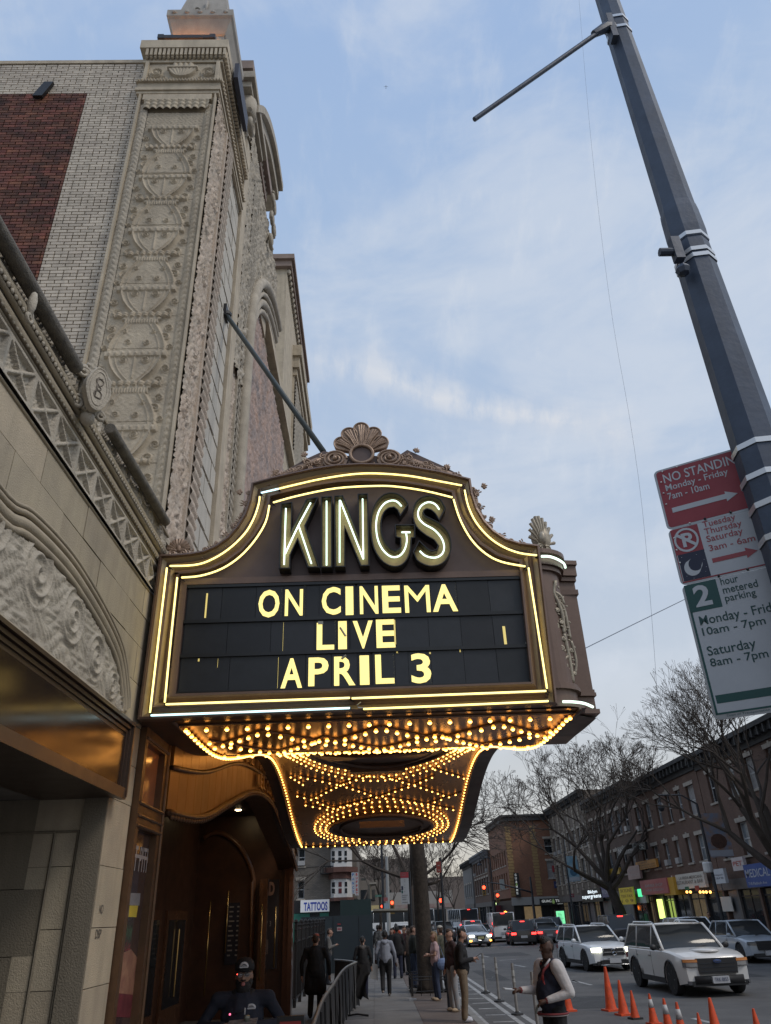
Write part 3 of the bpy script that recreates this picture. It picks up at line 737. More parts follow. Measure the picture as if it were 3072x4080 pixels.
q = MB(); q.box(-4.2, -2.25, c0.y - .5, c0.y + 1.6, c0.z - .22, c0.z); q.box(-4.2, -2.33, c0.y - .4, c0.y + 1.5, c0.z - .42, c0.z - .22); q.box(-4.2, -2.45, c0.y - .2, c0.y + 1.2, c0.z - 1.1, c0.z - .42); q.build('end_block', STONE2, pd)
q = MB(); q.box(-4.2, -2.5, c0.y, P1[-1].y, 15.5, c0.z - .9); q.build('tympanum_wall', STONEG, pd)
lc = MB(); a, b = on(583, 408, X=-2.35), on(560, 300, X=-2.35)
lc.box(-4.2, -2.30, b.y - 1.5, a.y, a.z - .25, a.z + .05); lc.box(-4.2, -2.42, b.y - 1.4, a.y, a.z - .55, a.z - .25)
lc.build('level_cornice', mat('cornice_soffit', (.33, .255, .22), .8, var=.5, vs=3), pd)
dd = MB(); y = b.y - 1.3
while y < a.y: dd.ball((-2.44, y, a.z - .3), (.05, .055, .08), 5); y += .17
y = P1[0].y
for p in P1: dd.ball((-2.40, p.y, p.z - .55), (.05, .1, .08), 5)
dd.build('egg_and_dart', STONE2, pd, kind='stuff')
sc_ = MB(); s0 = on(535, 240, X=-2.45)
sc_.lathe([(.12, -.3), (.2, -.25), (.2, .3), (.12, .35)], s0, 12); sc_.tube(spiral(s0 + Vector((.1, 0, -.5)), .03, .3, 1.4, 0, (0, 1, 0), (0, 0, 1)), .06); sc_.ball(s0 + Vector((0.0, .3, -1.0)), (.05, .14, .3), 8)
sc_.build('scroll_bracket', STONE2, pd, smooth=60)
ur = MB()
for i, (x, y) in enumerate(((590, 430), (592, 450), (588, 475), (592, 500), (586, 520))):
    s0 = on(x, y, X=-2.30); ur.ball(s0, (.06, .16, .16), 7); ur.tube(spiral(s0, .04, .22, 1.3, i, (0, 1, 0), (0, 0, 1)), .05)
ur.build('carved_garland', STONE2, pd, smooth=True)
ft = body
T0 = on(636, 548, X=-2.35)
MB().box(-4.6, -2.62, T0.y + .25, 28, 5.15, T0.z - .3).build('shaft', STONEG, ft)
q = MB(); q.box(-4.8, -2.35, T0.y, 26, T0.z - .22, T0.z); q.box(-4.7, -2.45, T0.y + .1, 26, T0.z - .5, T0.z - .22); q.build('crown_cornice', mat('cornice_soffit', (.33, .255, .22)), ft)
q = MB(); y = T0.y + .3
while y < 25: q.ball((-2.56, y, T0.z - .62), (.08, .1, .13), 5); y += .28
q.build('egg_and_dart', STONE2, ft, kind='stuff')
T1 = on(651, 745, X=-2.3)
q = MB(); q.box(-4.0, -2.28, T1.y, 27, T1.z - .5, T1.z); q.box(-4, -2.36, T1.y + .1, 27, T1.z - 1.0, T1.z - .5); q.box(-4, -2.45, T1.y + .2, 27, T1.z - 1.3, T1.z - 1.0); q.build('capital', STONEG, ft)
q = MB(); z = 6; k = 0
while z < T1.z - 1.4:
    MB().box(-3.9, -2.55, T1.y + .25 + (k % 2) * .0, 26, z + .012, z + .78).build('pier_block', STONEG, ft); z += .79; k += 1
front_ = hfield('leaf_strip', (-2.53, T1.y + .3, 6), (0, 1, 0), (0, 0, 1), (1, 0, 0), 3.2, T1.z - 7.4, .05, dart, STONE2, ft, dv=.045)
# ================= the marquee =================
YM = 7.33
MBR = mat('marquee_brown', (.165, .108, .085), .42, metal=.25, var=.35, vs=4, bump=.05, bs=30)
MFL = mat('marquee_field', (.115, .078, .070), .55, var=.3, vs=3)
MCOVE = mat('marquee_cove', (.34, .25, .14), .35, metal=.45, var=.3, vs=6)
ORN = mat('antique_gold_ornament', (.38, .265, .19), .45, metal=.2, var=.6, vs=22, alt=(.19, .125, .09))
ORND = mat('ornament_grey_gold', (.44, .39, .30), .45, metal=.25, var=.6, vs=22, alt=(.13, .10, .08))
NEY = mat('neon_yellow', (1, .88, .5), .3, emit=1.7, ecol=(1.0, .80, .24))
NEW_ = mat('neon_white', (.9, 1, .9), .3, emit=1.5, ecol=(.72, 1.0, .80))
NEB = mat('neon_blue_white', (.7, .95, 1), .3, emit=1.4, ecol=(.60, .92, 1.0))
LETB = mat('letter_black', (.012, .012, .014), .4)
LETG = mat('letter_olive', (.56, .39, .18), .5, metal=.2, var=.35, vs=8)
mq = thing('theatre_marquee', 'brown and gold marquee with neon borders, KINGS letters and rows of lit bulbs', 'marquee', (0, YM, 3.95))
def F(x, y, Y=YM): p = on(x, y, Y=Y); return (p.x, p.z)
def fY(u, v, d): return (u, YM - d, v)
POL = [(305, 1561), (351, 1209), (385, 1208), (418, 1205), (445, 1200), (470, 1189), (495, 1171), (515, 1148), (531, 1122), (541, 1092), (547, 1055), (590, 1043), (629, 1034), (680, 1023), (727, 1016), (778, 1013), (830, 1014), (881, 1018), (950, 1030), (1014, 1046), (1019, 1078), (1029, 1109), (1045, 1136), (1064, 1157), (1090, 1174), (1120, 1183), (1160, 1188), (1199, 1529)]
PO = [F(*p) for p in POL]
def offset(P, d):
    n = len(P); out = []
    for i in range(n):
        a, b, c = (Vector(P[i - 1]), Vector(P[i]), Vector(P[(i + 1) % n])); t1 = (b - a).normalized(); t2 = (c - b).normalized()
        n1 = Vector((t1.y, -t1.x)); n2 = Vector((t2.y, -t2.x)); m = (n1 + n2).normalized(); k = max(m.dot(n1), .35)
        out.append(tuple(b + m * d / k))
    return out
_ar = sum(PO[i][0] * PO[(i + 1) % len(PO)][1] - PO[(i + 1) % len(PO)][0] * PO[i][1] for i in range(len(PO)))
SG = 1 if _ar < 0 else -1
off = lambda d: offset(PO, d * SG)
MB().prism(off(.02), fY, -.34, .02).build('sign_back', MBR, mq)
PIN = off(.235)
def bandring(d0, d1, a, b, m, name):
    A_, B_ = off(d0), off(d1); n = len(A_); q = MB()
    v = [fY(*p, a) for p in A_] + [fY(*p, b) for p in B_]
    q.add(v, [(i, (i + 1) % n, (i + 1) % n + n, i + n) for i in range(n)]); return q.build(name, m, mq)
prof = [(0, .02), (0, .13), (.022, .14), (.03, .10), (.075, .075), (.10, .10), (.115, .13), (.135, .10), (.17, .075), (.20, .11), (.215, .12), (.235, .12), (.235, .03)]
q = MB(); n = len(PO); rows = [(off(d), z) for d, z in prof]
for (P_, z) in rows: q.v += [fY(*p, z) for p in P_]
for r in range(len(prof) - 1):
    for i in range(n): q.f.append((r * n + i, r * n + (i + 1) % n, (r + 1) * n + (i + 1) % n, (r + 1) * n + i)); q.mi.append(1 if r in (3, 7) else 0)
q.build('frame_moulding', [MBR, MCOVE], mq)
MB().prism(off(.22), fY, .021, .03).build('field_panel', MFL, mq)
# neon: the border tubes
def neon(pts, m, Y, r=.0098, name='neon_tube'):
    P = [Vector((*F(x, y, Y)[:1], Y, F(x, y, Y)[1])) for x, y in pts]; P = smoothpts(P, 4) if len(P) > 2 else P
    q = MB(); q.tube(P, r, 6); o = q.build(name, m, mq, smooth=True)
    h = MB()
    for p in (P[0], P[-1]): h.tube([p, p + Vector((0, .05, 0))], .012, 6); h.tube([p + Vector((0, .02, -.012)), p + Vector((.03, .04, -.03))], .004, 5)
    if o: hb = h.build('tube_support', BLACK, mq)
YN = YM - .15
border = [
 ([(360.6, 1227), (342, 1384), (324, 1540)], NEY), ([(367, 1223), (418, 1221), (453, 1211), (492, 1188), (528, 1154), (548, 1121), (559, 1089), (561, 1073)], NEY),
 ([(564, 1065), (603, 1056)], NEB), ([(603, 1056), (640, 1047), (694, 1035), (759, 1025), (813, 1023), (881, 1028), (939, 1038), (998, 1049)], NEY),
 ([(582, 1092), (574, 1128), (551, 1167), (518, 1203), (479, 1229), (434, 1244), (392, 1248)], NEY), ([(383, 1248), (369, 1383), (356, 1518)], NEY),
 ([(590, 1086), (645, 1071), (727, 1055), (813, 1050), (861, 1052), (920, 1061), (978, 1075)], NEY),
 ([(980, 1079), (994, 1122), (1018, 1165), (1049, 1196), (1084, 1214), (1135, 1224)], NEY), ([(1142, 1227), (1162, 1357), (1182, 1488)], NEY),
 ([(1004, 1059), (1012, 1094), (1029, 1129), (1057, 1161), (1088, 1182), (1123, 1195), (1160, 1200)], NEY),
 ([(358, 1522), (556, 1515), (756, 1508)], NEY), ([(760, 1509), (970, 1501), (1180, 1493)], NEY),
 ([(326, 1546), (541, 1538), (756, 1530)], NEB), ([(785, 1532), (985, 1524), (1185, 1515)], NEY)]
for p, m in border: neon(p, m, YN)
lp = MB(); a = Vector((F(785, 1532)[0], YN, F(785, 1532)[1])); lp.tube([a + Vector((.06, .02, -.03)), a + Vector((-.05, .0, -.02)), a + Vector((-.06, 0, .0)), a + Vector((-.02, 0, .03))], .006, 5); lp.build('tube_loop', STEEL, mq)
# KINGS channel letters
cK = lambda a, b: (585.7 + .2409 * a, 1057.5 + .2409 * b)
LETTERS = {
 'letter_k': ([(95, 130), (183, 118), (175, 385), (322, 88), (412, 75), (298, 325), (425, 690), (335, 690), (237, 430), (165, 585), (162, 700), (78, 700)],
   [[(133, 170), (125, 420), (117, 675)], [(355, 120), (300, 222), (247, 320), (190, 440), (128, 575)], [(247, 325), (300, 480), (362, 665)]]),
 'letter_i': ([(455, 70), (540, 65), (540, 690), (455, 690)], [[(498, 105), (498, 400), (498, 680)]]),
 'letter_n': ([(572, 62), (640, 58), (793, 450), (783, 45), (862, 42), (875, 675), (808, 678), (658, 320), (658, 685), (580, 685)],
   [[(615, 98), (615, 400), (615, 655)], [(620, 98), (724, 360), (828, 625)], [(821, 85), (824, 350), (828, 620)]]),
 'letter_g': ([(1225, 130), (1190, 80), (1140, 45), (1080, 32), (1010, 50), (950, 110), (912, 200), (898, 310), (905, 430), (930, 530), (980, 615), (1040, 665), (1105, 685), (1170, 670), (1220, 615), (1248, 530), (1255, 430), (1285, 425), (1285, 320), (1118, 320), (1125, 420), (1165, 430), (1168, 500), (1150, 535), (1110, 552), (1065, 530), (1015, 465), (985, 370), (985, 270), (1010, 200), (1055, 160), (1105, 152), (1140, 180), (1160, 225)],
   [[(1170, 150), (1130, 110), (1080, 100), (1020, 125), (970, 190), (945, 280), (945, 380), (965, 470), (1005, 545), (1060, 595), (1110, 608), (1160, 590), (1200, 535), (1218, 460), (1212, 395)], [(1170, 385), (1210, 384), (1250, 385)]]),
 'letter_s': ([(1560, 165), (1520, 95), (1450, 58), (1390, 60), (1330, 85), (1290, 140), (1275, 210), (1285, 280), (1325, 350), (1400, 410), (1470, 450), (1505, 500), (1490, 540), (1450, 552), (1410, 540), (1365, 500), (1330, 465), (1282, 560), (1310, 625), (1370, 665), (1440, 682), (1520, 665), (1580, 610), (1610, 530), (1605, 440), (1570, 365), (1500, 300), (1420, 260), (1375, 235), (1360, 205), (1370, 180), (1400, 165), (1440, 180), (1480, 215), (1508, 262)],
   [[(1508, 180), (1480, 140), (1440, 118), (1395, 118), (1345, 150), (1318, 205), (1330, 265), (1380, 315), (1460, 360), (1525, 430), (1552, 505), (1540, 570), (1490, 608), (1430, 610), (1375, 590), (1335, 553)]])}
YL = YM - .19
def curvy(P, name):
    if name not in ('letter_g', 'letter_s'): return P
    P = [Vector((*p, 0)) for p in P]; n = len(P); out = []
    for i in range(n):
        p0, p1, p2, p3 = P[i - 1], P[i], P[(i + 1) % n], P[(i + 2) % n]
        sharp = lambda a, b, c: (b - a).angle(c - b, 0) > .75
        out.append(p1)
        if sharp(p0, p1, p2) or sharp(p1, p2, p3): continue
        for t in (.33, .66): out.append(.5 * ((2 * p1) + (-p0 + p2) * t + (2 * p0 - 5 * p1 + 4 * p2 - p3) * t * t + (-p0 + 3 * p1 - 3 * p2 + p3) * t ** 3))
    return [(p.x, p.y) for p in out]
for nm, (poly, tubes) in LETTERS.items():
    P = [F(*cK(*p), YL) for p in curvy(poly, nm)]; n = len(P)
    ch = MB(); v = [(x, YL, z) for x, z in P] + [(x, YL + .15, z) for x, z in P]
    ch.add(v, [(i, (i + 1) % n, (i + 1) % n + n, i + n) for i in range(n)])
    ar = sum(P[i][0] * P[(i + 1) % n][1] - P[(i + 1) % n][0] * P[i][1] for i in range(n)); sg = 1 if ar < 0 else -1
    O2 = offset(P, -.010 * sg)
    ch.add([(x, YL, z) for x, z in P] + [(x, YL, z) for x, z in O2] + [(x, YL + .15, z) for x, z in O2], [(i, (i + 1) % n, (i + 1) % n + n, i + n) for i in range(n)] + [(i + n, (i + 1) % n + n, (i + 1) % n + 2 * n, i + 2 * n) for i in range(n)])
    L_ = ch.build(nm, LETB, mq)
    I2 = offset(P, .004 * sg); bp = MB(); bp.add([(x, YL + .10, z) for x, z in I2], [tuple(range(n))]); 
    bp.build('letter_face', LETG, L_)
    iw = MB(); iw.add([(x, YL + .012, z) for x, z in I2] + [(x, YL + .10, z) for x, z in I2], [(i, (i + 1) % n, (i + 1) % n + n, i + n) for i in range(n)]); iw.build('inner_return', mat('letter_inner', (.10, .075, .045), .5, metal=.2), L_)
    for t in tubes:
        q = MB(); P3 = [Vector((F(*cK(*p), YL + .05)[0], YL + .05, F(*cK(*p), YL + .05)[1])) for p in t]; q.tube(smoothpts(P3, 4), .0095, 6); q.build('neon_tube', NEW_, L_, smooth=True)
# changeable letter board
YB = YM - .045
c3_ = lambda a, b: (271.2 + .3254 * a, 867.7 + .3254 * b)
c4_ = lambda a, b: (705 + .3906 * a, 867.7 + .3906 * b)
TLp, TRp, BRp, BLp = F(404, 1268, YB), F(1122, 1246, YB), F(1154, 1474, YB), F(384, 1500, YB)
bx0 = (TLp[0] + BLp[0]) / 2; bx1 = (TRp[0] + BRp[0]) / 2; bz0 = (BLp[1] + BRp[1]) / 2; bz1 = (TLp[1] + TRp[1]) / 2
board = mq
PAN = mat('board_black_panel', (.014, .016, .020), .42, var=.5, vs=9, alt=(.024, .028, .036), rnd=.35, spec=.45)
LIT = mat('lit_acrylic', (.9, .75, .3), .4, emit=.85, ecol=(.98, .80, .25), var=.25, vs=7, alt=(.8, .7, .3))
LITD = mat('lit_gap', (.9, .75, .3), .4, emit=.32, ecol=(.95, .72, .18))
q = MB(); q.box(bx0, bx1, YB + .012, YB + .02, bz0, bz1); q.build('backing', LETB, board)
q = MB()
for a, b, c, d in ((bx0 - .07, bx1 + .07, bz1 + .005, bz1 + .075), (bx0 - .07, bx1 + .07, bz0 - .075, bz0 - .005)): q.box(a, b, YB - .03, YB + .03, c, d)
for a, b in ((bx0 - .075, bx0 - .004), (bx1 + .004, bx1 + .075)): q.box(a, b, YB - .031, YB + .03, bz0 - .076, bz1 + .076)
q.build('board_frame', MBR, board)
rail = MB(); rh = (bz1 - bz0) / 3
zr = [bz0, F(770, 1407, YB)[1], F(770, 1334, YB)[1], bz1]
for z in zr[1:3]: rail.box(bx0, bx1, YB - .028, YB - .003, z - .022, z + .016)
rail.box(bx0, bx1, YB - .026, YB - .003, bz1 - .03, bz1); rail.box(bx0, bx1, YB - .026, YB - .003, bz0, bz0 + .014)
rail.build('letter_rail', mat('rail_black', (.01, .011, .013), .35), board)
ROWS = [
 (2, [('O', 557, 605, 1335, 1274), ('N', 615, 655, 1331, 1273), ('C', 695, 736, 1329, 1268), ('I', 747, 763, 1329, 1267), ('N', 778, 816, 1327, 1266), ('E', 827, 864, 1325, 1265), ('M', 876, 927, 1324, 1264), ('A', 936, 985, 1322, 1262)], 8),
 (1, [('L', 684, 722, 1405, 1345), ('I', 731, 749, 1404, 1342), ('V', 763, 805, 1402, 1341), ('E', 814, 852, 1400, 1338)], 8),
 (0, [('A', 606, 654, 1488, 1422), ('P', 666, 710, 1483, 1420), ('R', 722, 767, 1482, 1418), ('I', 778, 797, 1480, 1416), ('L', 812, 850, 1478, 1414), ('3', 890, 929, 1477, 1411)], 9)]
rl = random.Random(4)
for r, gl, nb in ROWS:
    z0, z1 = zr[r] + .018, zr[r + 1] - .024
    xs = []
    for ch, a, b, y0, y1 in gl: xs.append((F(a - 5.5, y0, YB)[0], F(b + 5.5, y0, YB)[0], ch, a, b, y0, y1))
    segs = []; cur = bx0 + .012
    for s in xs:
        gap = s[0] - cur
        if gap > .06:
            k = max(1, round(gap / .40)); segs += [(cur + gap * i / k, cur + gap * (i + 1) / k, None) for i in range(k)]
        segs.append((max(s[0], cur), s[1], s)); cur = s[1]
    gap = bx1 - .012 - cur; k = max(1, round(gap / .36)); segs += [(cur + gap * i / k, cur + gap * (i + 1) / k, None) for i in range(k)]
    for a, b, s in segs:
        if b - a < .02: continue
        dy = rl.uniform(0, .004)
        pn = MB().box(a + .002, b - .002, YB - .006 - dy, YB - .002, z0, z1).build('letter_panel', PAN, board)
        if s:
            x0, zz0 = F(s[3], s[5], YB - .012); x1, zz1 = F(s[4], s[6], YB - .012)
            g = MB(); text(g, s[2], (x0, YB - .009 - dy, zz0), (1, 0, 0), (0, 0, 1), x1 - x0, zz1 - zz0, off=0 if s[2] == 'M' else .012 if s[2] == 'N' else .022, thick=.004)
            g.v = [(p[0], p[1], p[2]) for p in g.v]; g.build('lit_letter', LIT, pn)
            if rl.random() < .5:
                sp = MB()
                for _ in range(26): u_, v_ = b - rl.uniform(.004, .022), rl.uniform(z0, z1); sp.box(u_, u_ + .003, YB - .0085 - dy, YB - .0065 - dy, v_, v_ + .004)
                sp.build('chipped_edge', mat('chip', (.16, .15, .10), .6, emit=.05, ecol=(.8, .7, .3)), pn, kind='stuff')
for x, y0, y1, wd in ((446, 1283, 1336, 1.1), (612, 1346, 1409, 1.6), (1090, 1354, 1393, 1.2), (853, 1340, 1393, 1.2), (601, 1421, 1488, 1.8), (471, 1424, 1443, 2), (1138, 1372, 1390, 1.6), (430, 1424, 1430, 4), (858, 1407, 1412, 3), (929, 1410, 1414, 3), (994, 1405, 1410, 2)):
    a, b = F(x - wd / 2, y1, YB), F(x + wd / 2, y0, YB); MB().box(a[0], b[0], YB - .014, YB - .011, a[1], b[1]).build('light_gap', LITD, board)
q = MB()
for (x, y, s) in ((1138, 1391, 5), (1131, 1323, 4), (693, 1347, 9)):
    a = F(x, y, YB); q.obox((a[0], YB - .018, a[1]), .006 * s, .003, .004 * s)
a, b = F(735, 1357, YB), F(747, 1376, YB); q.tube([(a[0], YB - .018, a[1]), (b[0], YB - .018, b[1])], .011, 4)
a, b = F(738, 1425, YB), F(748, 1417, YB); q.tube([(a[0], YB - .018, a[1]), (b[0], YB - .018, b[1])], .012, 4)
q.build('tape', mat('grey_tape', (.30, .30, .27), .5), board)

# crest: backing, medallion, shell, volutes, running vine
cc_ = lambda a, b: (694.1 + .1042 * a, 894.8 + .1042 * b)
YC = YM - .06
def CP(a, b, d=0.0): p = F(*cc_(a, b), YC); return Vector((p[0], YC - d, p[1]))
def PP(x, y, d=0.0): p = F(x, y, YC); return Vector((p[0], YC - d, p[1]))
bkp = [(545, 1058), (560, 1046), (592, 1030), (625, 1012), (660, 992), (700, 974), (740, 985), (860, 985), (880, 972), (915, 988), (960, 1008), (1000, 1030), (1018, 1048), (950, 1034), (881, 1022), (778, 1017), (680, 1027), (600, 1045)]
MB().prism([F(*p, YC) for p in bkp], lambda u, v, d: (u, YC + d, v), .0, .06).build('crest_backing', MFL, mq)
mdl = MB(); cm = CP(840, 862); s_ = .1042 / SP * 0 + (CP(940, 862) - CP(840, 862)).length / 100
mdl.tube([cm + Vector((math.cos(t * PI / 16), 0, math.sin(t * PI / 16) * .92)) * 235 * s_ + Vector((0, -.04, 0)) for t in range(32)], 34 * s_, 8, closed=True)
mdl.build('medallion_ring', ORN, mq, smooth=True)
md = MB(); md.add([cm + Vector((math.cos(t * PI / 16), 0, math.sin(t * PI / 16) * .92)) * 210 * s_ + Vector((0, -.025, 0)) for t in range(32)], [tuple(range(32))[::-1]]); md.build('medallion_disc', MFL, mq)
for cx_, cy_, r, ang in ((830, 345, 160, 90), (585, 455, 165, 125), (425, 640, 155, 160), (1085, 440, 160, 57), (1235, 620, 155, 22)):
    lo = MB(); c_ = CP(cx_, cy_); d_ = (c_ - cm); d_.y = 0; base = cm + d_.normalized() * 225 * s_; pr2 = d_.normalized(); pe = Vector((-pr2.z, 0, pr2.x))
    out_ = []
    for t in range(-10, 11): a_ = t * PI / 18; out_.append(c_ + (pr2 * math.cos(a_) + pe * math.sin(a_)) * r * s_)
    pl = [base - pe * 60 * s_] + out_ + [base + pe * 60 * s_]
    lo.add([p + Vector((0, -.03, 0)) for p in pl] + [p + Vector((0, .03, 0)) for p in pl], [tuple(range(len(pl)))] + [(i, (i + 1) % len(pl), (i + 1) % len(pl) + len(pl), i + len(pl)) for i in range(len(pl))])
    rimp = [p + Vector((0, -.035, 0)) for p in pl]; lo.tube(rimp, 18 * s_, 6)
    for f in (-.55, 0, .55):
        e_ = c_ + (pr2 * math.cos(f) + pe * math.sin(f)) * r * .66 * s_; lo.tube([base + pe * f * 60 * s_ + Vector((0, -.045, 0)), (base + e_) / 2 + Vector((0, -.05, 0)), e_ + Vector((0, -.035, 0))], [9 * s_, 20 * s_, 27 * s_], 6)
    lo.build('shell_lobe', ORN, mq, smooth=40)
for cx_, cy_, sgn in ((285, 960, -1), (1415, 935, 1)):
    vo = MB(); c_ = CP(cx_, cy_)
    vo.add([c_ + Vector((math.cos(t * PI / 14) * 262 * s_, -.02, math.sin(t * PI / 14) * 215 * s_)) for t in range(28)] + [c_ + Vector((math.cos(t * PI / 14) * 262 * s_, .04, math.sin(t * PI / 14) * 215 * s_)) for t in range(28)], [tuple(range(28))[::-1]] + [(i, (i + 1) % 28, (i + 1) % 28 + 28, i + 28) for i in range(28)])
    vo.tube([c_ + Vector((sgn * math.cos(PI * 2 * 2.3 * i / 44 + 1.2), 0, math.sin(PI * 2 * 2.3 * i / 44 + 1.2) * .82)) * (70 + 178 * i / 44) * s_ + Vector((0, -.028 - .02 * (1 - i / 44), 0)) for i in range(45)], 24 * s_, 6)
    vo.ball(c_ + Vector((0, -.05, 0)), 55 * s_, 8); vo.build('volute', ORN, mq, smooth=40)
def vine_(P, start, m=ORN, r0=.045, step=.105, name='running_vine'):
    P = [Vector(p) for p in P]; q = MB(); acc = 0; k = start
    q.tube([p + Vector((0, -.012, 0)) for p in P], .012, 5); q.tube([p + Vector((0, .02, 0)) for p in P], r0 * .95, 6)
    for a, b in zip(P, P[1:]):
        L_ = (b - a).length; t = (b - a).normalized(); nn = Vector((-t.z, 0, t.x))
        while acc < L_:
            c_ = a + t * acc + nn * (.016 if k % 2 else -.016) + Vector((0, -.02, 0))
            q.tube(spiral(c_, .008, r0 * random.uniform(.8, 1.05), 1.25, k * 1.3, t, nn * (1 if k % 2 else -1), 14), .0105, 5)
            q.ball(c_, .012, 5)
            for j in range(3):
                a_ = k * 2.1 + j * .5; dd_ = (t * math.cos(a_) + nn * math.sin(a_)); q.tube([c_ + dd_ * .03, c_ + dd_ * .055 + nn * .01, c_ + dd_ * .075], [.004, .010, .002], 5)
            acc += step; k += 1
        acc -= L_
    return q.build(name, m, mq, smooth=True)
vine_([PP(*p) for p in ((700, 990), (665, 1003), (630, 1020), (595, 1034), (562, 1048))], 0, r0=.05); vine_([PP(*p) for p in ((865, 988), (905, 1002), (950, 1016), (985, 1032), (1012, 1044))], 0, r0=.05)
vine_([PP(*p) for p in ((690, 1012), (655, 1020), (625, 1028))], 1, r0=.03); vine_([PP(*p) for p in ((872, 1005), (910, 1014), (945, 1024))], 1, r0=.03)
vine_([PP(*p) for p in ((541, 1066), (535, 1092), (524, 1118), (508, 1145), (488, 1168), (463, 1184), (435, 1196), (410, 1202))], 0, r0=.034, step=.075)
vine_([PP(*p) for p in ((1024, 1058), (1029, 1088), (1042, 1122), (1060, 1146), (1085, 1166), (1112, 1177), (1150, 1184))], 0, r0=.034, step=.075)
for x, y, a in ((659, 986, 1.9), (598, 1022, 2.2), (522, 1064, 3.1), (508, 1138, 3.0), (898, 977, 1.1), (964, 1012, .9), (1042, 1052, .2), (1059, 1124, .2)):
    q = MB(); c_ = PP(x, y, .01)
    for j in range(-2, 3):
        d_ = Vector((math.cos(a + j * .55), 0, math.sin(a + j * .55))); q.tube([c_, c_ + d_ * .03, c_ + d_ * (.062 - .007 * abs(j))], [.007, .017, .004], 6)
    q.ball(c_, .017, 6); q.build('leaf_sprig', ORN, mq, smooth=True)
for sgn, cx_ in ((-1, 585), (1, 1095)):
    q = MB(); c_ = CP(cx_, 1030); q.lathe([(.0, .035), (.008, .02), (.016, 0), (.02, -.03), (.008, -.03)], c_, 8); q.build('tassel', ORN, mq)
for sx, (x0, y0) in ((1, (655, 1000)), (-1, (903, 1000))):
    q = MB(); b_ = CP(30 if sx == 1 else 1660, 1080)
    for j in range(5):
        a_ = PI - .2 - j * .33 if sx == 1 else .2 + j * .33
        d_ = Vector((math.cos(a_), 0, math.sin(a_))); q.tube([b_, b_ + d_ * .06 + Vector((0, 0, -.01)), b_ + d_ * .13 + Vector((0, 0, .015))], [.016, .016, .003], 6)
    q.build('acanthus_spray', ORN, mq, smooth=True)
# corner shells
def shell(c, sx, m, name, tall=1.0, ax=Vector((1, 0, 0))):
    q = MB(); U_ = ax.normalized(); Nn_ = Vector((-U_.y, U_.x, 0)) * -1; Nn_ = Vector((U_.y, -U_.x, 0))
    for j in range(-5, 6):
        a_ = PI / 2 + j * .27; d_ = U_ * math.cos(a_) + Vector((0, 0, math.sin(a_) * 1.15 * tall)); q.tube([c + Vector((0, 0, .03)) + d_ * .03, c + Vector((0, 0, .03)) + d_ * sx * .6 + Nn_ * .018, c + Vector((0, 0, .03)) + d_ * sx], [.007, .016, .021], 6)
    q.ball(c + Vector((0, 0, .07 * tall)), (.035, .03, .06 * tall), 8)
    if tall > 1.2: q.ball(c + Vector((0, .03, .15)), (.115, .05, .17), 12); q.ball(c + Vector((0, -.03, .12)), (.05, .05, .085), 10)
    for s in (-1, 1): q.tube(spiral(c + U_ * s * .055 + Vector((0, 0, .0)) + Nn_ * .02, .008, .045, 1.4, 0, U_ * s, Vector((0, 0, 1)), 16), .013, 6)
    b_ = [(-.12, -.055), (.12, -.055), (.10, -.03), (-.10, -.03)]
    q.prism(b_, lambda u, v, d: tuple(c + U_ * u + Vector((0, 0, v)) + Nn_ * d), -.04, .04)
    return q.build(name, m, mq, smooth=50)
shell(PP(385, 1197, .0), .125, ORN, 'corner_shell')
shell(Vector((F(1180, 1180, YM)[0] - .02, YM + .07, F(1180, 1180, YM)[1])), .19, ORND, 'corner_shell', 1.75, Vector((.8, .45, 0)))

# rounded nose at the kerb end
zb, ztp = 3.95, F(1165, 1196, YM)[1]
nx0 = PO[-1][0]
arc = [(nx0 + .02, YM)] + [(nx0 + .02 + .30 * math.sin(t * PI / 16), YM + .30 * (1 - math.cos(t * PI / 16))) for t in range(1, 8)] + [(nx0 + .33, YM + .34)]
def nose(z0, z1, e, m, name, back=2.36):
    P_ = [(x + e * (x - nx0) / .33, y - e) for x, y in arc] + [(back + e * .5, YM + .36 - e), (back + e * .5, 9.2), (nx0 - .3, 9.2), (nx0 - .3, YM + .03 - e)]
    if e < 0.001: P_[0] = (P_[0][0], YM)
    return MB().prism(P_, lambda u, v, d: (u, v, d), z0, z1).build(name, m, mq)
nose(zb + .025, ztp, 0, MBR, 'nose_body')
for z0, z1, e in ((zb + .015, zb + .06, .045), (zb + .2, zb + .235, .035), (zb + .235, zb + .27, .02), (ztp - .20, ztp - .15, .03), (ztp - .145, ztp - .02, .055), (ztp - .02, ztp + .03, .08)): nose(z0, z1, e, MBR, 'nose_moulding')
c7_ = lambda a, b: (1138.8 + .2207 * a, 1111.7 + .2207 * b)
for pts in (((140, 410), (220, 412), (300, 440), (360, 480), (375, 520)), ((350, 1833), (450, 1835), (560, 1850), (645, 1885))):
    P_ = []
    for i, p in enumerate(pts): Y_ = YM - .09 + .05 * i * i / 3; u = F(*c7_(*p), Y_); P_.append(Vector((u[0], Y_, u[1])))
    q = MB(); q.tube(smoothpts(P_, 4), .013, 6); q.build('neon_tube', NEW_, mq, smooth=True)
def CQ(a, b, d=.0):
    Y_ = YM + .06 + max(0, (a - 330)) * .0006 - d; u = F(*c7_(a, b), Y_); return Vector((u[0], Y_, u[1]))
oq = MB()
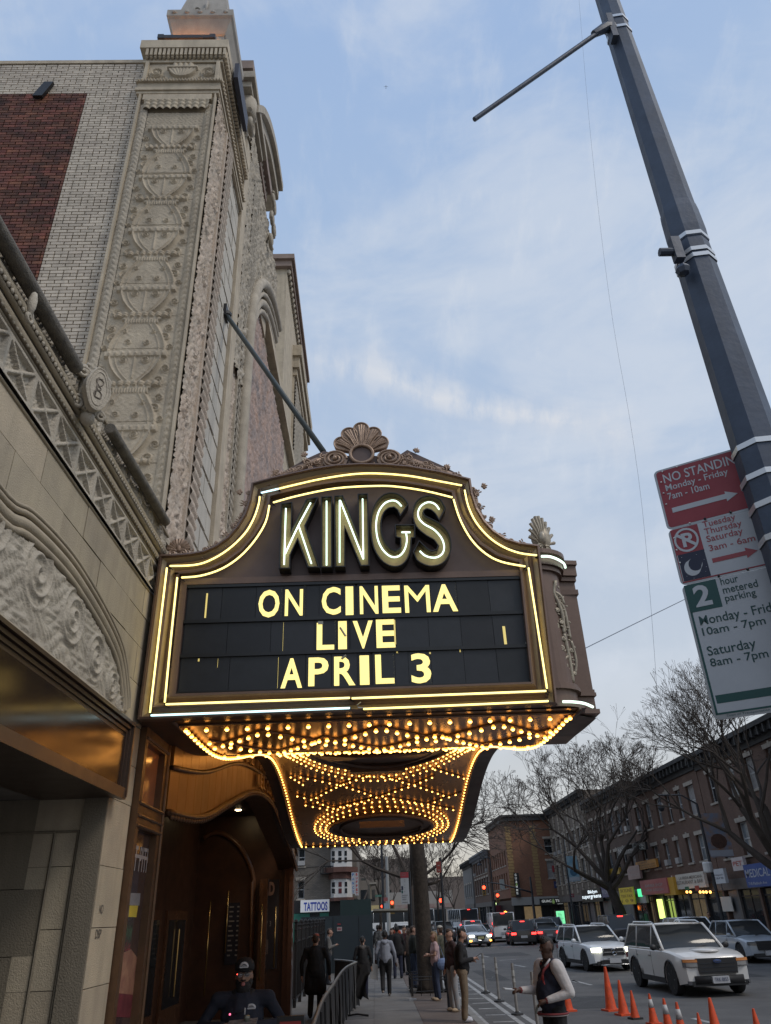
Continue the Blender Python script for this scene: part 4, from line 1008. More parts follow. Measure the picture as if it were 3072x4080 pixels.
for path, r in ((((280, 650), (260, 760), (300, 850), (340, 960), (355, 1060), (360, 1170)), .016), (((240, 800), (205, 880), (215, 960), (260, 1040), (300, 1080), (290, 1150), (255, 1170)), .015), (((290, 830), (350, 900), (375, 980), (400, 1100), (420, 1220)), .014), (((270, 760), (330, 800), (360, 880)), .013),
                (((360, 1170), (380, 1260), (410, 1400), (430, 1520), (450, 1650)), .017), (((300, 1220), (265, 1290), (290, 1380), (350, 1420), (400, 1390)), .015), (((430, 1240), (460, 1340), (480, 1450), (470, 1560)), .013), (((330, 1480), (360, 1540), (420, 1590), (445, 1640)), .013), (((195, 800), (230, 850), (290, 880)), .010)):
    oq.tube(smoothpts([CQ(*p) for p in path], 3), r * 1.35, 6)
for (a, b), R in (((262, 1090), .022), ((340, 1310), .034), ((355, 1215), .022), ((375, 1480), .024), ((240, 790), .018), ((295, 940), .024), ((340, 1060), .02), ((430, 1330), .02), ((465, 1560), .018)):
    oq.tube(spiral(CQ(a, b, .01), .005, R, 1.5, a, (1, .2, 0), (0, 0, 1), 16), .013, 5)
for k in range(46):
    a = random.gauss(300 + (k / 46) * 130, 38); b = 680 + k / 46 * 930; d_ = random.uniform(0, 6.28); c_ = CQ(a, b, .004); oq.tube([c_, c_ + Vector((math.cos(d_), 0, math.sin(d_))) * .02, c_ + Vector((math.cos(d_), 0, math.sin(d_))) * .04], [.006, .012, .002], 5)
oq.build('scroll_ornament', ORND, mq, smooth=True)

# soffit, arched along the pavement
SY = [(7.33, 3.95), (8.6, 3.95), (9.2, 3.99), (9.85, 4.09), (10.8, 4.28), (11.75, 4.49), (12.7, 4.69), (13.7, 4.85), (14.5, 4.9), (15.2, 4.88), (16, 4.79), (17.1, 4.57), (18, 4.33), (18.8, 4.14), (19.8, 3.97), (20.8, 3.88), (21.5, 3.87)]
sy_, sz_ = np.array([a for a, b in SY]), np.array([b for a, b in SY])
yy = np.linspace(7.33, 21.5, 90); zz_ = np.interp(yy, sy_, sz_); zz_ = np.convolve(np.pad(zz_, 3, 'edge'), np.ones(7) / 7, 'valid')
def SZ(y): return float(np.interp(y, yy, zz_))
def soff(x, y):
    r = ray(x, y); prev = None
    for k in range(2000):
        Y_ = 7.33 + k * .0075; Z_ = CH + r[2] / r[1] * Y_
        if Z_ >= SZ(Y_): return Vector((r[0] / r[1] * Y_, Y_, SZ(Y_)))
    return Vector((r[0] / r[1] * 21.2, 21.2, SZ(21.2)))
SOF = mat('soffit_bronze', (.40, .20, .075), .3, metal=.5, var=.3, vs=3)
SOFM = mat('soffit_margin', (.085, .058, .05), .45, metal=.3, var=.3, vs=3)
for x0, x1, m, nm in ((-2.28, -1.93, SOFM, 'soffit_margin'), (-1.93, 2.09, SOF, 'soffit_panel'), (2.09, 2.38, SOFM, 'soffit_margin')):
    q = MB()
    for y in yy: q.v += [(x0, y, SZ(y)), (x1 if y > 7.75 or x1 < 2.3 else 2.16, y, SZ(y))]
    q.f = [(2 * i, 2 * i + 1, 2 * i + 3, 2 * i + 2) for i in range(len(yy) - 1)]; q.mi = [0] * len(q.f); q.build(nm, m, mq, smooth=True)
q = MB()
for x in (-2.28, 2.38):
    b0 = len(q.v)
    for y in [a for a in yy if a > 8.9]: q.v += [(x, y, SZ(y)), (x, y, 5.3)]
    q.f += [(b0 + 2 * i, b0 + 2 * i + 1, b0 + 2 * i + 3, b0 + 2 * i + 2) for i in range(sum(yy > 8.9) - 1)]; q.mi += [0] * (sum(yy > 8.9) - 1)
q.box(-2.28, 2.38, 21.49, 21.55, 3.87, 5.3); q.box(-2.28, 2.38, YM + .34, 21.5, 5.3, 5.36)
q.build('body_panel', MBR, mq)
rb_ = MB()
for x in (-1.93, 2.09): rb_.tube([(x, y, SZ(y) - .01) for y in yy[::2]], .018, 6)
rb_.tube([(-1.93, 7.47, SZ(7.47) - .01), (2.09, 7.47, SZ(7.47) - .01)], .014, 6); rb_.tube([(-1.93, 21.1, SZ(21.1) - .01), (2.09, 21.1, SZ(21.1) - .01)], .018, 6)
rb_.build('soffit_rib', MBR, mq, smooth=True)
BULBS = []
def blb(p): BULBS.append(Vector(p))
def bline(pts, sp, rib=True, jit=0):
    P_ = [soff(*p) if len(p) == 2 else Vector((p[0], p[1], SZ(p[1]))) for p in pts]; acc = 0
    if rib:
        q = MB(); 
        for a, b in zip(P_, P_[1:]):
            q.tube([Vector((a.x + (b.x - a.x) * t / 6, a.y + (b.y - a.y) * t / 6, SZ(a.y + (b.y - a.y) * t / 6) - .008)) for t in range(7)], .016, 5)
        q.build('soffit_rib', MBR, mq)
    for a, b in zip(P_, P_[1:]):
        L_ = (b - a).length; t = (b - a) / max(L_, 1e-6)
        while acc < L_: p = a + t * acc; blb((p.x, p.y, SZ(p.y))); acc += sp
        acc -= L_
for i in range(20): blb((-1.86 + i * .205, 7.56, SZ(7.56)))
for i in range(82):
    y = 7.66 + i * .163
    for x in (-1.86, 2.02): blb((x, y, SZ(y)))
for i in range(21): blb((-1.76 + i * .188, 20.95, SZ(20.95)))
zz3 = lambda ph, y0, y1: [(-1.75 + k * .62, (y0 if (k + ph) % 2 else y1), 0) for k in range(7)]
bline(zz3(0, 7.8, 8.5), .17); bline(zz3(1, 8.2, 9.1), .16)
bline([(-1.8, 9.35, 0), (2.0, 9.35, 0)], .17, False)
c6_ = lambda a, b: (542.3 + .3581 * a, 1464.2 + .3581 * b)
for P_ in ([(300, 590), (345, 600), (540, 640), (750, 572)], [(540, 640), (765, 715), (980, 640), (1110, 585)], [(800, 590), (980, 640), (1190, 712), (1270, 685)], [(280, 705), (370, 727), (540, 640)], [(370, 727), (490, 782), (765, 715)], [(765, 715), (870, 722), (1060, 757), (1190, 712)],
           [(1110, 545), (1290, 600)], [(240, 590), (320, 640)], [(330, 760), (480, 790)], [(1060, 757), (1230, 790)]):
    bline([c6_(*p) for p in P_], .18)
def oval(cx_, cy_, rx, ry, rings, sp, name):
    for k in rings:
        X_, Y_ = rx - k * .13, ry - k * .26; per = PI * (X_ + Y_) ; m_ = int(per / sp)
        for j in range(m_): t = 2 * PI * j / m_; blb((cx_ + X_ * math.cos(t), cy_ + Y_ * math.sin(t), SZ(cy_ + Y_ * math.sin(t))))
    q = MB(); k = len(rings) * .125; X_, Y_ = rx - k, ry - k * 2
    P_ = [Vector((cx_ + X_ * math.cos(t * PI / 20), cy_ + Y_ * math.sin(t * PI / 20), 0)) for t in range(40)]
    for p in P_: p.z = SZ(p.y)
    q.tube([p + Vector((0, 0, -.03)) for p in P_], .05, 8, closed=True)
    q.add([p + Vector((0, 0, -.02)) for p in P_], [tuple(range(40))])
    q.tube([Vector((cx_ + (p.x - cx_) * .8, cy_ + (p.y - cy_) * .8, SZ(p.y) - .05)) for p in P_], .035, 6, closed=True)
    q.box(cx_ - X_ * .42, cx_ + X_ * .42, cy_ - Y_ * 1.02, cy_ - Y_ * .86, SZ(cy_) - .12, SZ(cy_) + .02); q.box(cx_ - X_ * .42, cx_ + X_ * .42, cy_ + Y_ * .86, cy_ + Y_ * 1.02, SZ(cy_ + Y_) - .12, SZ(cy_ + Y_) + .06)
    q.build(name, MBR, mq, smooth=40)
oval(.12, 13.75, 1.66, 2.5, (0, 1, 2), .19, 'oval_coffer'); oval(.20, 19.05, 1.60, 1.6, (0, 1, 2), .17, 'oval_coffer')
BG = mat('bulb_glass', (1, .6, .2), .3, emit=1.5, ecol=(1.0, .40, .05)); BT = mat('bulb_tip', (1, .8, .4), .3, emit=6.5, ecol=(1.0, .46, .10)); BS = mat('bulb_socket', (.3, .17, .07), .35, metal=.8)
def bulbmb(mb, c, s=1.0):
    mb.lathe([(.012 * s, -.0 * s), (.013 * s, -.022 * s)], c, 6, mi=2); mb.lathe([(.011 * s, -.018 * s), (.02 * s, -.034 * s), (.0255 * s, -.048 * s)], c, 6, mi=0)
    mb.lathe([(.0255 * s, -.048 * s), (.022 * s, -.062 * s), (.011 * s, -.071 * s), (0, -.073 * s)], c, 6, mi=1)
seen = []; 
for p in BULBS:
    if all((p - q).length > .055 for q in seen[-60:]): seen.append(p)
seen.sort(key=lambda p: p.y); bm0 = MB(); bulbmb(bm0, (0, 0, 0), .88); bme = bm0.mesh('bulb', [BG, BT, BS], smooth=True)
for p in seen[:296]: inst('bulb', bme, mq, p + Vector((0, 0, -.002)))
rest = MB()
for p in seen[296:]: bulbmb(rest, p, .74)
rest.build('bulbs', [BG, BT, BS], mq, smooth=True, kind='stuff')
# stay rod from the theatre front to the marquee
fp = thing('stay_rod', 'long dark stay rod slanting from the theatre front down to the marquee top', 'rod', on(488, 675, X=-2.42))
a, b = on(489, 680, X=-2.42), on(699, 976, Y=8.2)
MB().tube([a, b], .04, 10).build('rod', mat('rod_dark', (.035, .05, .055), .5), fp, smooth=True)
q = MB(); q.box(-2.5, -2.40, a.y - .12, a.y + .12, a.z - .1, a.z + .16); q.ball(a + Vector((.02, 0, 0)), .085, 8); q.build('wall_plate', BLACK, fp)

# ================= entrance =================
ent = thing('theatre_entrance', 'bronze entrance front with wavy fascia and dark recess under the marquee', 'entrance', (-2.4, 15, 0))
BRF = mat('brushed_bronze', (.30, .145, .05), .36, metal=.55, var=.4, vs=3, alt=(.24, .125, .05), rnd=.10, streak=.3)
BRD = mat('dark_bronze_trim', (.16, .09, .05), .4, metal=.5, var=.5, vs=9)
bot = [(8.5, 3.26), (10.2, 3.40), (12, 3.80), (13.9, 4.22), (15.5, 4.42), (17.3, 4.43), (19.2, 4.14), (22, 3.70), (23.1, 3.43)]
div = [(8.5, 3.72), (10.2, 3.95), (12.36, 4.44), (14.2, 4.68), (16.4, 4.80), (18.5, 4.78), (20, 4.70), (22, 4.25), (23.1, 3.8)]
top = [(8.5, 4.05), (10.2, 4.32), (12.36, 4.8), (14, 4.96), (16, 5.05), (19, 5.05), (21, 4.8), (22.5, 4.35), (23.1, 4.2)]
tp = lambda T: [Vector((0, a, b)) for a, b in T]
def tab(T):
    P = smoothpts(tp(T), 6); A_ = np.array([p.y for p in P]); B_ = np.array([p.z for p in P]); return lambda y: float(np.interp(y, A_, B_))
fb_, fd, ft_ = tab(bot), tab(div), tab(top)
EX = -2.22
y = 8.5; k = 0
while y < 23.1:
    y1 = min(y + .42, 23.1)
    for lo, hi, dx in ((fb_, fd, .0), (fd, ft_, .025)):
        q = MB(); x = EX + dx; v = [(x, y + .004, lo(y) + .03), (x, y1 - .004, lo(y1) + .03), (x, y1 - .004, hi(y1) - .02), (x, y + .004, hi(y) - .02)]
        v += [(x - .05, b, c) for a, b, c in v]; q.add(v, [(0, 1, 2, 3), (7, 6, 5, 4), (0, 4, 5, 1), (1, 5, 6, 2), (2, 6, 7, 3), (3, 7, 4, 0)]); q.build('fascia_panel', BRF, ent)
    y = y1
q = MB(); ys_ = np.linspace(8.5, 23.1, 70)
for f_, r, dx in ((fb_, .04, .02), (fb_, .022, .05), (fd, .028, .03), (ft_, .02, .04)): q.tube([(EX + dx, y, f_(y)) for y in ys_], r, 6)
q.build('fascia_moulding', BRD, ent, smooth=True)
q = MB()
for i in range(110):
    y = 8.6 + i * .132; q.ball((EX + .035, y, fb_(y) - .045), (.03, .055, .035), 5)
q.build('leaf_edge', BRD, ent, smooth=True, kind='stuff')
q = MB()
for y0, y1 in zip(ys_, ys_[1:]): q.quad((EX - .05, y0, fb_(y0)), (EX - .05, y1, fb_(y1)), (EX - .5, y1, fb_(y1) + .02), (EX - .5, y0, fb_(y0) + .02))
q.build('fascia_underside', BRD, ent, smooth=True)
LTB = mat('raised_bronze_letter', (.42, .25, .11), .35, metal=.6)
def arctext(s, y0, y1, f_, dz, h):
    ch = [c for c in s]; n = len(ch); st = (y1 - y0) / n
    for i, c in enumerate(ch):
        if c == ' ': continue
        y = y0 + i * st; q = MB(); wd = st * (.3 if c == 'I' else .74)
        text(q, c, (EX + .03, y, f_(y + st / 2) + dz), (0, 1, 0), (0, 0, 1), wd, h, off=.01, thick=.035); q.build('raised_letter', LTB, ent)
arctext('THE WORLD CLASS MUSIC HALL', 13.1, 21.9, fd, .03, .21)
arctext('WELCOMES YOU', 14.6, 19.6, fb_, .07, .24)
# recess behind
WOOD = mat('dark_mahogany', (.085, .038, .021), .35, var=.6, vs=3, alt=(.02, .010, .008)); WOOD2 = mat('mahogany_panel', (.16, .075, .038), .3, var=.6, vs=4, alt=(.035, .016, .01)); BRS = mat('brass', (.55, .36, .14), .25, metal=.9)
IX = -5.0
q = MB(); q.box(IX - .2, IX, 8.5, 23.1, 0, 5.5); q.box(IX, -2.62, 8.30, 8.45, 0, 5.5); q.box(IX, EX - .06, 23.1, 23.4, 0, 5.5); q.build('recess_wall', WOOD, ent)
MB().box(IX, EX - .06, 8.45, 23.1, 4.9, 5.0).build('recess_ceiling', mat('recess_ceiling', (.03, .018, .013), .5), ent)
MB().box(-9, -2.38, 23.4, 24.3, 0, 14).build('end_wall', STONEG, ent)
for i in range(5):
    y0 = 9.6 + i * 2.6; d = MB().box(IX + .001, IX + .06, y0, y0 + 2.1, .0, 2.5).build('entrance_door', WOOD2, ent)
    MB().box(IX + .061, IX + .07, y0 + .2, y0 + 1.9, .5, 2.3).build('door_glass', GLASSD, d); MB().tube([(IX + .12, y0 + 1.05, .7), (IX + .12, y0 + 1.05, 2.1)], .02).build('pull_bar', BRS, d)
NY = 23.08
def NP(x, y, d=0): p = on(x, y, Y=NY - d); return (p.x, NY - d, p.z)
ap = [(478, 1800), (500, 1812), (520, 1832), (536, 1860), (545, 1885), (548, 1905)]
q = MB(); q.tube(smoothpts([Vector(NP(*p, .05)) for p in [(440, 1812), (458, 1800)] + ap], 4) + [Vector(NP(548, 1905, .05)), Vector(NP(540, 2190, .05))], .07, 6); q.build('niche_arch', WOOD2, ent, smooth=True)
a, b = NP(553, 2200), NP(574, 1900); MB().box(a[0], b[0] + .1, NY - .28, NY - .002, 0, b[2]).build('pilaster', WOOD2, ent)
for (x0, y0, x1, y1) in ((455, 1947, 439, 2152), (567, 1956, 558, 2120), (596, 1959, 591, 2091), (494, 1925, 484, 2060)):
    a = on(x0, y0, Y=NY - .35); b = on(x1, y1, Y=NY - .35); MB().tube([a, (a.x, a.y, b.z)], .022, 6).build('brass_rail', BRS, ent, smooth=True)
a, b = NP(484, 2085, .1), NP(518, 1950, .1); pnl = MB().box(a[0], b[0], NY - .1, NY - .01, a[2], b[2]).build('price_board', mat('board_dark', (.03, .03, .04), .2), ent)
q = MB(); rx = random.Random(9)
for i in range(11):
    z = b[2] - .12 - i * (b[2] - a[2] - .2) / 11
    q.box(a[0] + .06, a[0] + rx.uniform(.14, .22), NY - .105, NY - .101, z, z + .035); q.box(a[0] + .27, a[0] + .33, NY - .105, NY - .101, z, z + .035)
q.build('printed_line', mat('print_grey', (.22, .2, .19), .6), pnl)
po = thing('framed_poster', 'framed poster in the entrance recess with large letters BAD at its top', 'poster', NP(575, 2090))
a, b = NP(566, 2095, .14), NP(600, 1900, .14); MB().box(a[0] - .05, b[0] + .05, NY - .14, NY - .10, a[2], b[2]).build('poster_board', mat('poster_dark', (.035, .03, .035), .3), po)
q = MB(); a2, b2 = NP(560, 1936, .16), NP(594, 1905, .16); text(q, 'BAD', a2, (1, 0, 0), (0, 0, 1), b2[0] - a2[0], b2[2] - a2[2], off=.05); q.build('poster_title', mat('title_pink', (.35, .22, .18), .6), po)
q = MB(); a2, b2 = NP(573, 2002, .16), NP(582, 1990, .16); text(q, 'Y 3', a2, (1, 0, 0), (0, 0, 1), b2[0] - a2[0] + .05, b2[2] - a2[2]); q.build('poster_date', mat('print_grey', (.22, .2, .19)), po)
a2, b2 = NP(571, 2062, .16), NP(580, 2030, .16); MB().box(a2[0], b2[0], NY - .165, NY - .16, a2[2], b2[2]).build('poster_picture', mat('pic', (.12, .09, .08), .6), po)
# end jamb in bronze
q = MB(); jx = EX - .0
q.box(jx - .30, jx - .075, 23.0, 23.1, 0, 4.0); q.box(jx - .16, jx - .05, 22.92, 23.14, 0, 3.9); q.box(jx - .17, jx - .035, 22.9, 23.16, 3.2, 3.32); q.build('end_jamb', mat('jamb_bronze', (.16, .075, .045), .35, metal=.4, var=.5, vs=5), ent)
st = MB(); 
for z in (1.15, 1.45, 1.78, 2.0): st.box(jx - .049, jx - .046, 22.95, 23.07, z, z + .12)
st.build('sticker', mat('sticker', (.35, .33, .34), .5), ent)
# downlights
for x, y, r in ((514.7, 1749.9, .075), (544.6, 1802.7, .075), (566.8, 1867.8, .08)):
    p = on(x, y, Z=4.9); 
    if not (8 < p.y < 23): p = Vector((-3.0, 16, 4.9))
    q = MB(); q.lathe([(0, 0), (r, 0), (r, -.01), (0, -.011)], (p.x, p.y, 4.899), 12); dl = q.build('downlight', mat('downlight', (1, .9, .7), .3, emit=60, ecol=(1, .72, .38)), None); props(dl, {514: 'nearest round recessed downlight in the entrance ceiling', 544: 'middle round recessed downlight in the entrance ceiling', 566: 'farthest round recessed downlight in the entrance ceiling'}[int(x)], 'downlight', 'downlights in the entrance ceiling')
# poster cases between the limestone pier and the entrance
GP = mat('case_glass', (.05, .035, .03), .05, spec=1.0); UP = mat('upper_case_back', (.42, .19, .10), .12, var=.6, vs=2, spec=1.0, alt=(.26, .10, .05))
case = thing('poster_case', 'tall bronze poster case with lit upper pane beside the limestone pier', 'poster case', (EX, 8, 0))
CX = -2.29
q = MB()
MB().box(CX - .5, CX - .03, 7.52, 8.44, 0, 4.0).build('case_body', BRD, case)
for y0, y1, z0, z1 in ((7.53, 7.62, 0, 3.95), (8.30, 8.44, 0, 3.95), (7.62, 8.30, 3.02, 3.26), (7.62, 8.30, 3.82, 3.95), (7.62, 8.30, .0, .55)): q.box(CX - .03, CX + .05, y0, y1, z0, z1)
for z in (3.04, 3.13, 3.24, 3.85): q.tube([(CX + .055, 7.55, z), (CX + .055, 8.42, z)], .016, 6)
q.tube([(CX + .055, 8.43, 0), (CX + .055, 8.43, 3.95)], .018, 6)
q.build('case_frame', BRD, case, smooth=50)
MB().box(CX - .028, CX - .02, 7.62, 8.30, 3.26, 3.82).build('upper_pane', UP, case)
PB = mat('poster_art', (.06, .04, .04), .1, spec=.9)
pa = MB().box(CX - .028, CX - .02, 7.62, 8.30, .55, 3.02).build('poster_sheet', PB, case)
FL = mat('poster_flesh', (.42, .24, .15), .35, var=1, vs=4, alt=(.16, .05, .05)); WT = mat('poster_print', (.45, .44, .46), .5); YW = mat('poster_yellow', (.6, .48, .06), .5); BL_ = mat('poster_blue_grey', (.22, .27, .36), .5)
def PX(x, y): p = on(x, y, X=CX - .018); return (p.y, p.z)
def yq(pts, m, nm): q = MB(); q.add([(CX - .0175, *PX(*p)) for p in pts], [tuple(range(len(pts)))]); q.build(nm, m, pa)
cp = lambda a, b: ((400 + a * .4885) / 1.844, (3000 + b * .4885) / 1.844)
q = MB(); y0, z0 = PX(*cp(186, 945)); y1, z1 = PX(*cp(402, 875)); text(q, 'AVIT PITH', (CX - .016, y0, z0), (0, 1, 0), (0, 0, 1), y1 - y0, z1 - z0 + .1, off=.01); q.build('poster_title', WT, pa)
q = MB(); y0, z0 = PX(*cp(218, 835)); y1, z1 = PX(*cp(395, 835)); q.box(CX - .017, CX - .0165, y0, y1, z0 - .0, z0 + .03); q.build('printed_line', WT, pa)
yq([cp(172, 1240), cp(318, 1245), cp(328, 1145), cp(184, 1140)], mat('poster_barcode', (.32, .33, .36), .5, var=.8, vs=40), 'poster_picture')
yq([cp(228, 1338), cp(292, 1340), cp(308, 1245), cp(238, 1245)], YW, 'poster_picture'); yq([cp(130, 1335), cp(226, 1338), cp(236, 1250), cp(150, 1255)], BL_, 'poster_picture')
yq([cp(60, 1950), cp(290, 1975), cp(320, 1700), cp(250, 1600), cp(160, 1640), cp(110, 1600)], FL, 'poster_picture')
yq([cp(40, 2150), cp(270, 2160), cp(290, 1975), cp(60, 1950)], mat('poster_maroon', (.16, .03, .04), .5, var=.9, vs=9), 'poster_picture')
ti = MB(); y0, z0 = on(203, 1991, X=WX).y, on(210, 2003, X=WX).z; text(ti, 'NO', (WX + .004, 6.98, 2.30), (0, 1, 0), (0, 0, 1), .10, .07); text(ti, 'DSP', (WX + .004, 6.97, 2.12), (0, 1, 0), (0, 0, 1), .14, .07); ti.build('stencilled_mark', mat('stencil', (.10, .09, .08), .8), wing)
# ================= street lamp pole with parking signs (right) =================
PC = (2.60, 3.55)
PAINT = mat('pole_grey_blue', (.06, .085, .135), .5, metal=.1, var=.5, vs=5, bump=.08, bs=30, streak=.4)
po_ = thing('lamp_pole', 'tall dark octagonal street pole leaning into view at the right, with banner brackets', 'street pole', (PC[0], PC[1], 0))
PCT = on(1343, 89, Y=3.55); PCM = on(1480, 507, Y=3.55)
px_ = (PCT.x + PCM.x) / 2
def rad(z): return .146 - .0088 * (z - 3.5)
q = MB(); q.lathe([(rad(z) , z) for z in (0, 2, 4, 6, 8, 10, 12)], (px_, 3.55, 0), 8, axis=Matrix.Rotation(.25, 3, 'Z')); q.build('pole_shaft', PAINT, po_)
BANDM = mat('steel_band', (.62, .64, .66), .3, metal=.6)
def strap(z, tilt=.0, w_=.017, nm='steel_strap'):
    q = MB(); r = rad(z) + .004; vs = []
    for k in range(8):
        a = .25 + k * PI / 4
        for zz in (-w_, w_):
            for rr_ in (r, r + .004): vs.append((px_ + rr_ * math.cos(a), 3.55 + rr_ * math.sin(a), z + zz + tilt * math.cos(a)))
    f = []
    for k in range(8):
        a, b = k * 4, ((k + 1) % 8) * 4; f += [(a + 1, b + 1, b + 3, a + 3), (a, a + 2, b + 2, b), (a + 2, a + 3, b + 3, b + 2), (a, b, b + 1, a + 1)]
    q.add(vs, f); q.build(nm, BANDM, po_)
for x, y in ((1345, 28), (1345, 50), (1480, 501), (1480, 535), (1480, 548)): strap(on(x, y, Y=3.45).z - .02)
for x, y in ((1640, 945), (1645, 1010), (1650, 1070), (1655, 1140)): strap(on(x, y, Y=3.45).z - .03)
tip, br = on(1025, 258, Y=3.45), on(1296, 68, Y=3.45)
q = MB(); q.tube([br, tip], [.020, .019], 8); q.build('banner_arm', PAINT, po_, smooth=50)
q = MB(); q.tube([br + Vector((-.06, 0, -.04)), br + Vector((.06, 0, .06)), (px_ - .08, 3.49, br.z + .12)], [.03, .045, .05], 8); q.obox((px_ - .10, 3.47, br.z + .08), .05, .08, .34)
q.build('arm_bracket', PAINT, po_, smooth=40)
for k in range(4): 
    q = MB(); q.tube([(px_ + random.uniform(-.15, .14), 3.41, 9.45 + random.uniform(-.2, .25)), (px_ + random.uniform(-.2, .2), 3.36, 9.3 + random.uniform(-.2, .2))], .004, 4); q.build('loose_wire', BLACK, po_)
q = MB(); 
for k in range(9): q.ball((px_ + random.uniform(-.12, .12), 3.44 + random.uniform(-.01, .02), 9.75 + random.uniform(-.1, .3)), (random.uniform(.03, .07), .03, random.uniform(.04, .09)), 6)
q.build('tape_wrap', mat('tape_wrap', (.03, .032, .04), .35, bump=1, bs=20), po_, smooth=True)
sb = on(1425, 545, Y=3.45)
q = MB(); q.tube([sb, sb + Vector((.10, 0, .0))], .028, 10); q.obox(sb + Vector((.12, 0, .02)), .06, .06, .2); q.ball(sb + Vector((.12, 0, -.17)), (.05, .05, .045), 7); q.build('stub_bracket', PAINT, po_)
q = MB(); q.lathe([(rad(6.2) + .004, 6.18), (rad(6.3) + .01, 6.3), (rad(6.55) + .008, 6.50), (rad(6.6) + .004, 6.56)], (px_, 3.55, 0), 8, axis=Matrix.Rotation(.25, 3, 'Z')); q.build('tape_wrap', PAINT, po_)
# three signs on the pole
SA, SB_ = on(1411, 1020, Y=4.0), on(1545, 1557, Y=4.0)
UV = Vector((.855, -.52, 0)).normalized(); VV = Vector((0, 0, 1)); NV = UV.cross(VV).normalized()
if NV.y > 0: NV = -NV
ALU = mat('sign_aluminium', (.33, .35, .37), .4, metal=.5)
SR = mat('sign_red', (.30, .035, .05), .5, var=.2, vs=6); SW = mat('sign_white', (.50, .53, .57), .5, var=.15, vs=5); SG_ = mat('sign_green', (.012, .075, .072), .5); SN = mat('sign_navy', (.012, .018, .05), .5); ST = mat('sign_letter_white', (.50, .53, .57), .5); SRT = mat('sign_letter_red', (.33, .06, .075), .5)
SGT = mat('sign_letter_green', (.01, .06, .062), .5)
TH = SA.z - SB_.z
TILT = Vector((SB_.x - SA.x, 0, -TH)).normalized()
SW_ = .545
def SPt(u, v, d=0.0): return SA + UV * (u * 1.12) + Vector((0, 0, -1)) * v + NV * d
def rrect(u0, u1, v0, v1, r, d, n=4):
    out = []
    for cx_, cy_, a0 in ((u1 - r, v0 + r, -PI / 2), (u1 - r, v1 - r, 0), (u0 + r, v1 - r, PI / 2), (u0 + r, v0 + r, PI)):
        for k in range(n + 1): a = a0 + k * PI / 2 / n; out.append((cx_ + r * math.cos(a), cy_ + r * math.sin(a)))
    return out
def sheet(q, u0, u1, v0, v1, d, r=.0, mi=0):
    P = rrect(u0, u1, v0, v1, r, d) if r else [(u0, v0), (u1, v0), (u1, v1), (u0, v1)]
    q.add([SPt(u, v, d) for u, v in P], [tuple(range(len(P)))], mi)
def sign(name, label, v0, v1, cat='parking sign'):
    t = thing(name, label, cat, SPt(SW_ / 2, v1), None)
    q = MB(); P = rrect(0, SW_, v0, v1, .03, 0); q.prism(P, lambda u, v, d: tuple(SPt(u, v, d)), -.004, .0); q.build('sign_plate', ALU, t); return t
def word(q, s, u0, u1, vb, vt_, d=.003, off=.009): text(q, s, SPt(u0, vb, d), UV, VV, (u1 - u0) * 1.12, vb - vt_, off=off)
H1 = .535 * .0 + (on(1411, 1020, Y=4).z - on(1441, 1145, Y=4).z); H2 = on(1411, 1020, Y=4).z - on(1471, 1266, Y=4).z; H3 = TH
def lay_(t, pieces):
    for nm, m, fn in pieces: q = MB(); fn(q); q.build(nm, m, t)
s1 = sign('no_standing_sign', 'red NO STANDING sign with white arrow, topmost of three on the lamp pole', 0, H1 + .005)
lay_(s1, [('red_field', SR, lambda q: sheet(q, .012, SW_ - .012, .012, H1 - .008, .001, .02)),
          ('sign_lettering', ST, lambda q: (word(q, 'NO STANDING', .045, .47, .105, .04), word(q, 'Monday - Friday', .045, .375, .205 - .03, .118), word(q, '7am - 10am', .045, .265, .225, .178),
              q.prism([(.05, .285), (.33, .285), (.33, .268), (.39, .302), (.33, .336), (.33, .318), (.05, .318)], lambda u, v, d: tuple(SPt(u, v, d)), .002, .003)))])
s2 = sign('night_parking_sign', 'white no parking sign with crescent moon panel, middle of three on the lamp pole', H1 + .006, H2)
v0 = H1 + .006
def pcirc(q):
    c = (.082, v0 + .09); n = 24
    for r0, r1, d in ((.052, .063, .0035),):
        q.add([SPt(c[0] + r * math.cos(2 * PI * k / n), c[1] + 1.25 * r * math.sin(2 * PI * k / n), d) for r in (r0, r1) for k in range(n)], [(k, (k + 1) % n, (k + 1) % n + n, k + n) for k in range(n)])
    text(q, 'P', SPt(c[0] - .022, c[1] + .045, .003), UV, VV, .062, .09, off=.03)
    q.add([SPt(c[0] + a, c[1] + b, .004) for a, b in ((-.048, -.036), (-.036, -.048), (.048, .036), (.036, .048))], [(0, 1, 2, 3)])
def moon(q):
    c = (.078, v0 + (H2 - v0) * .74); n = 14; A_ = []; B_ = []
    for k in range(n + 1):
        a = .2 + PI * 1.22 * k / n; A_.append((c[0] + .042 * math.cos(a), c[1] + .052 * math.sin(a)))
    for k in range(n + 1):
        a = -.05 + (PI * 1.38) * k / n; B_.append((c[0] + .018 + .035 * math.cos(a), c[1] - .018 + .043 * math.sin(a)))
    q.add([SPt(*p, .003) for p in A_ + B_], [(k, k + 1, n + 2 + k, n + 1 + k) for k in range(n)])
    for k in range(9): u, v = random.uniform(.02, .145), random.uniform(v0 + .165, H2 - .02); sheet(q, u, u + .003, v, v + .003, .003)
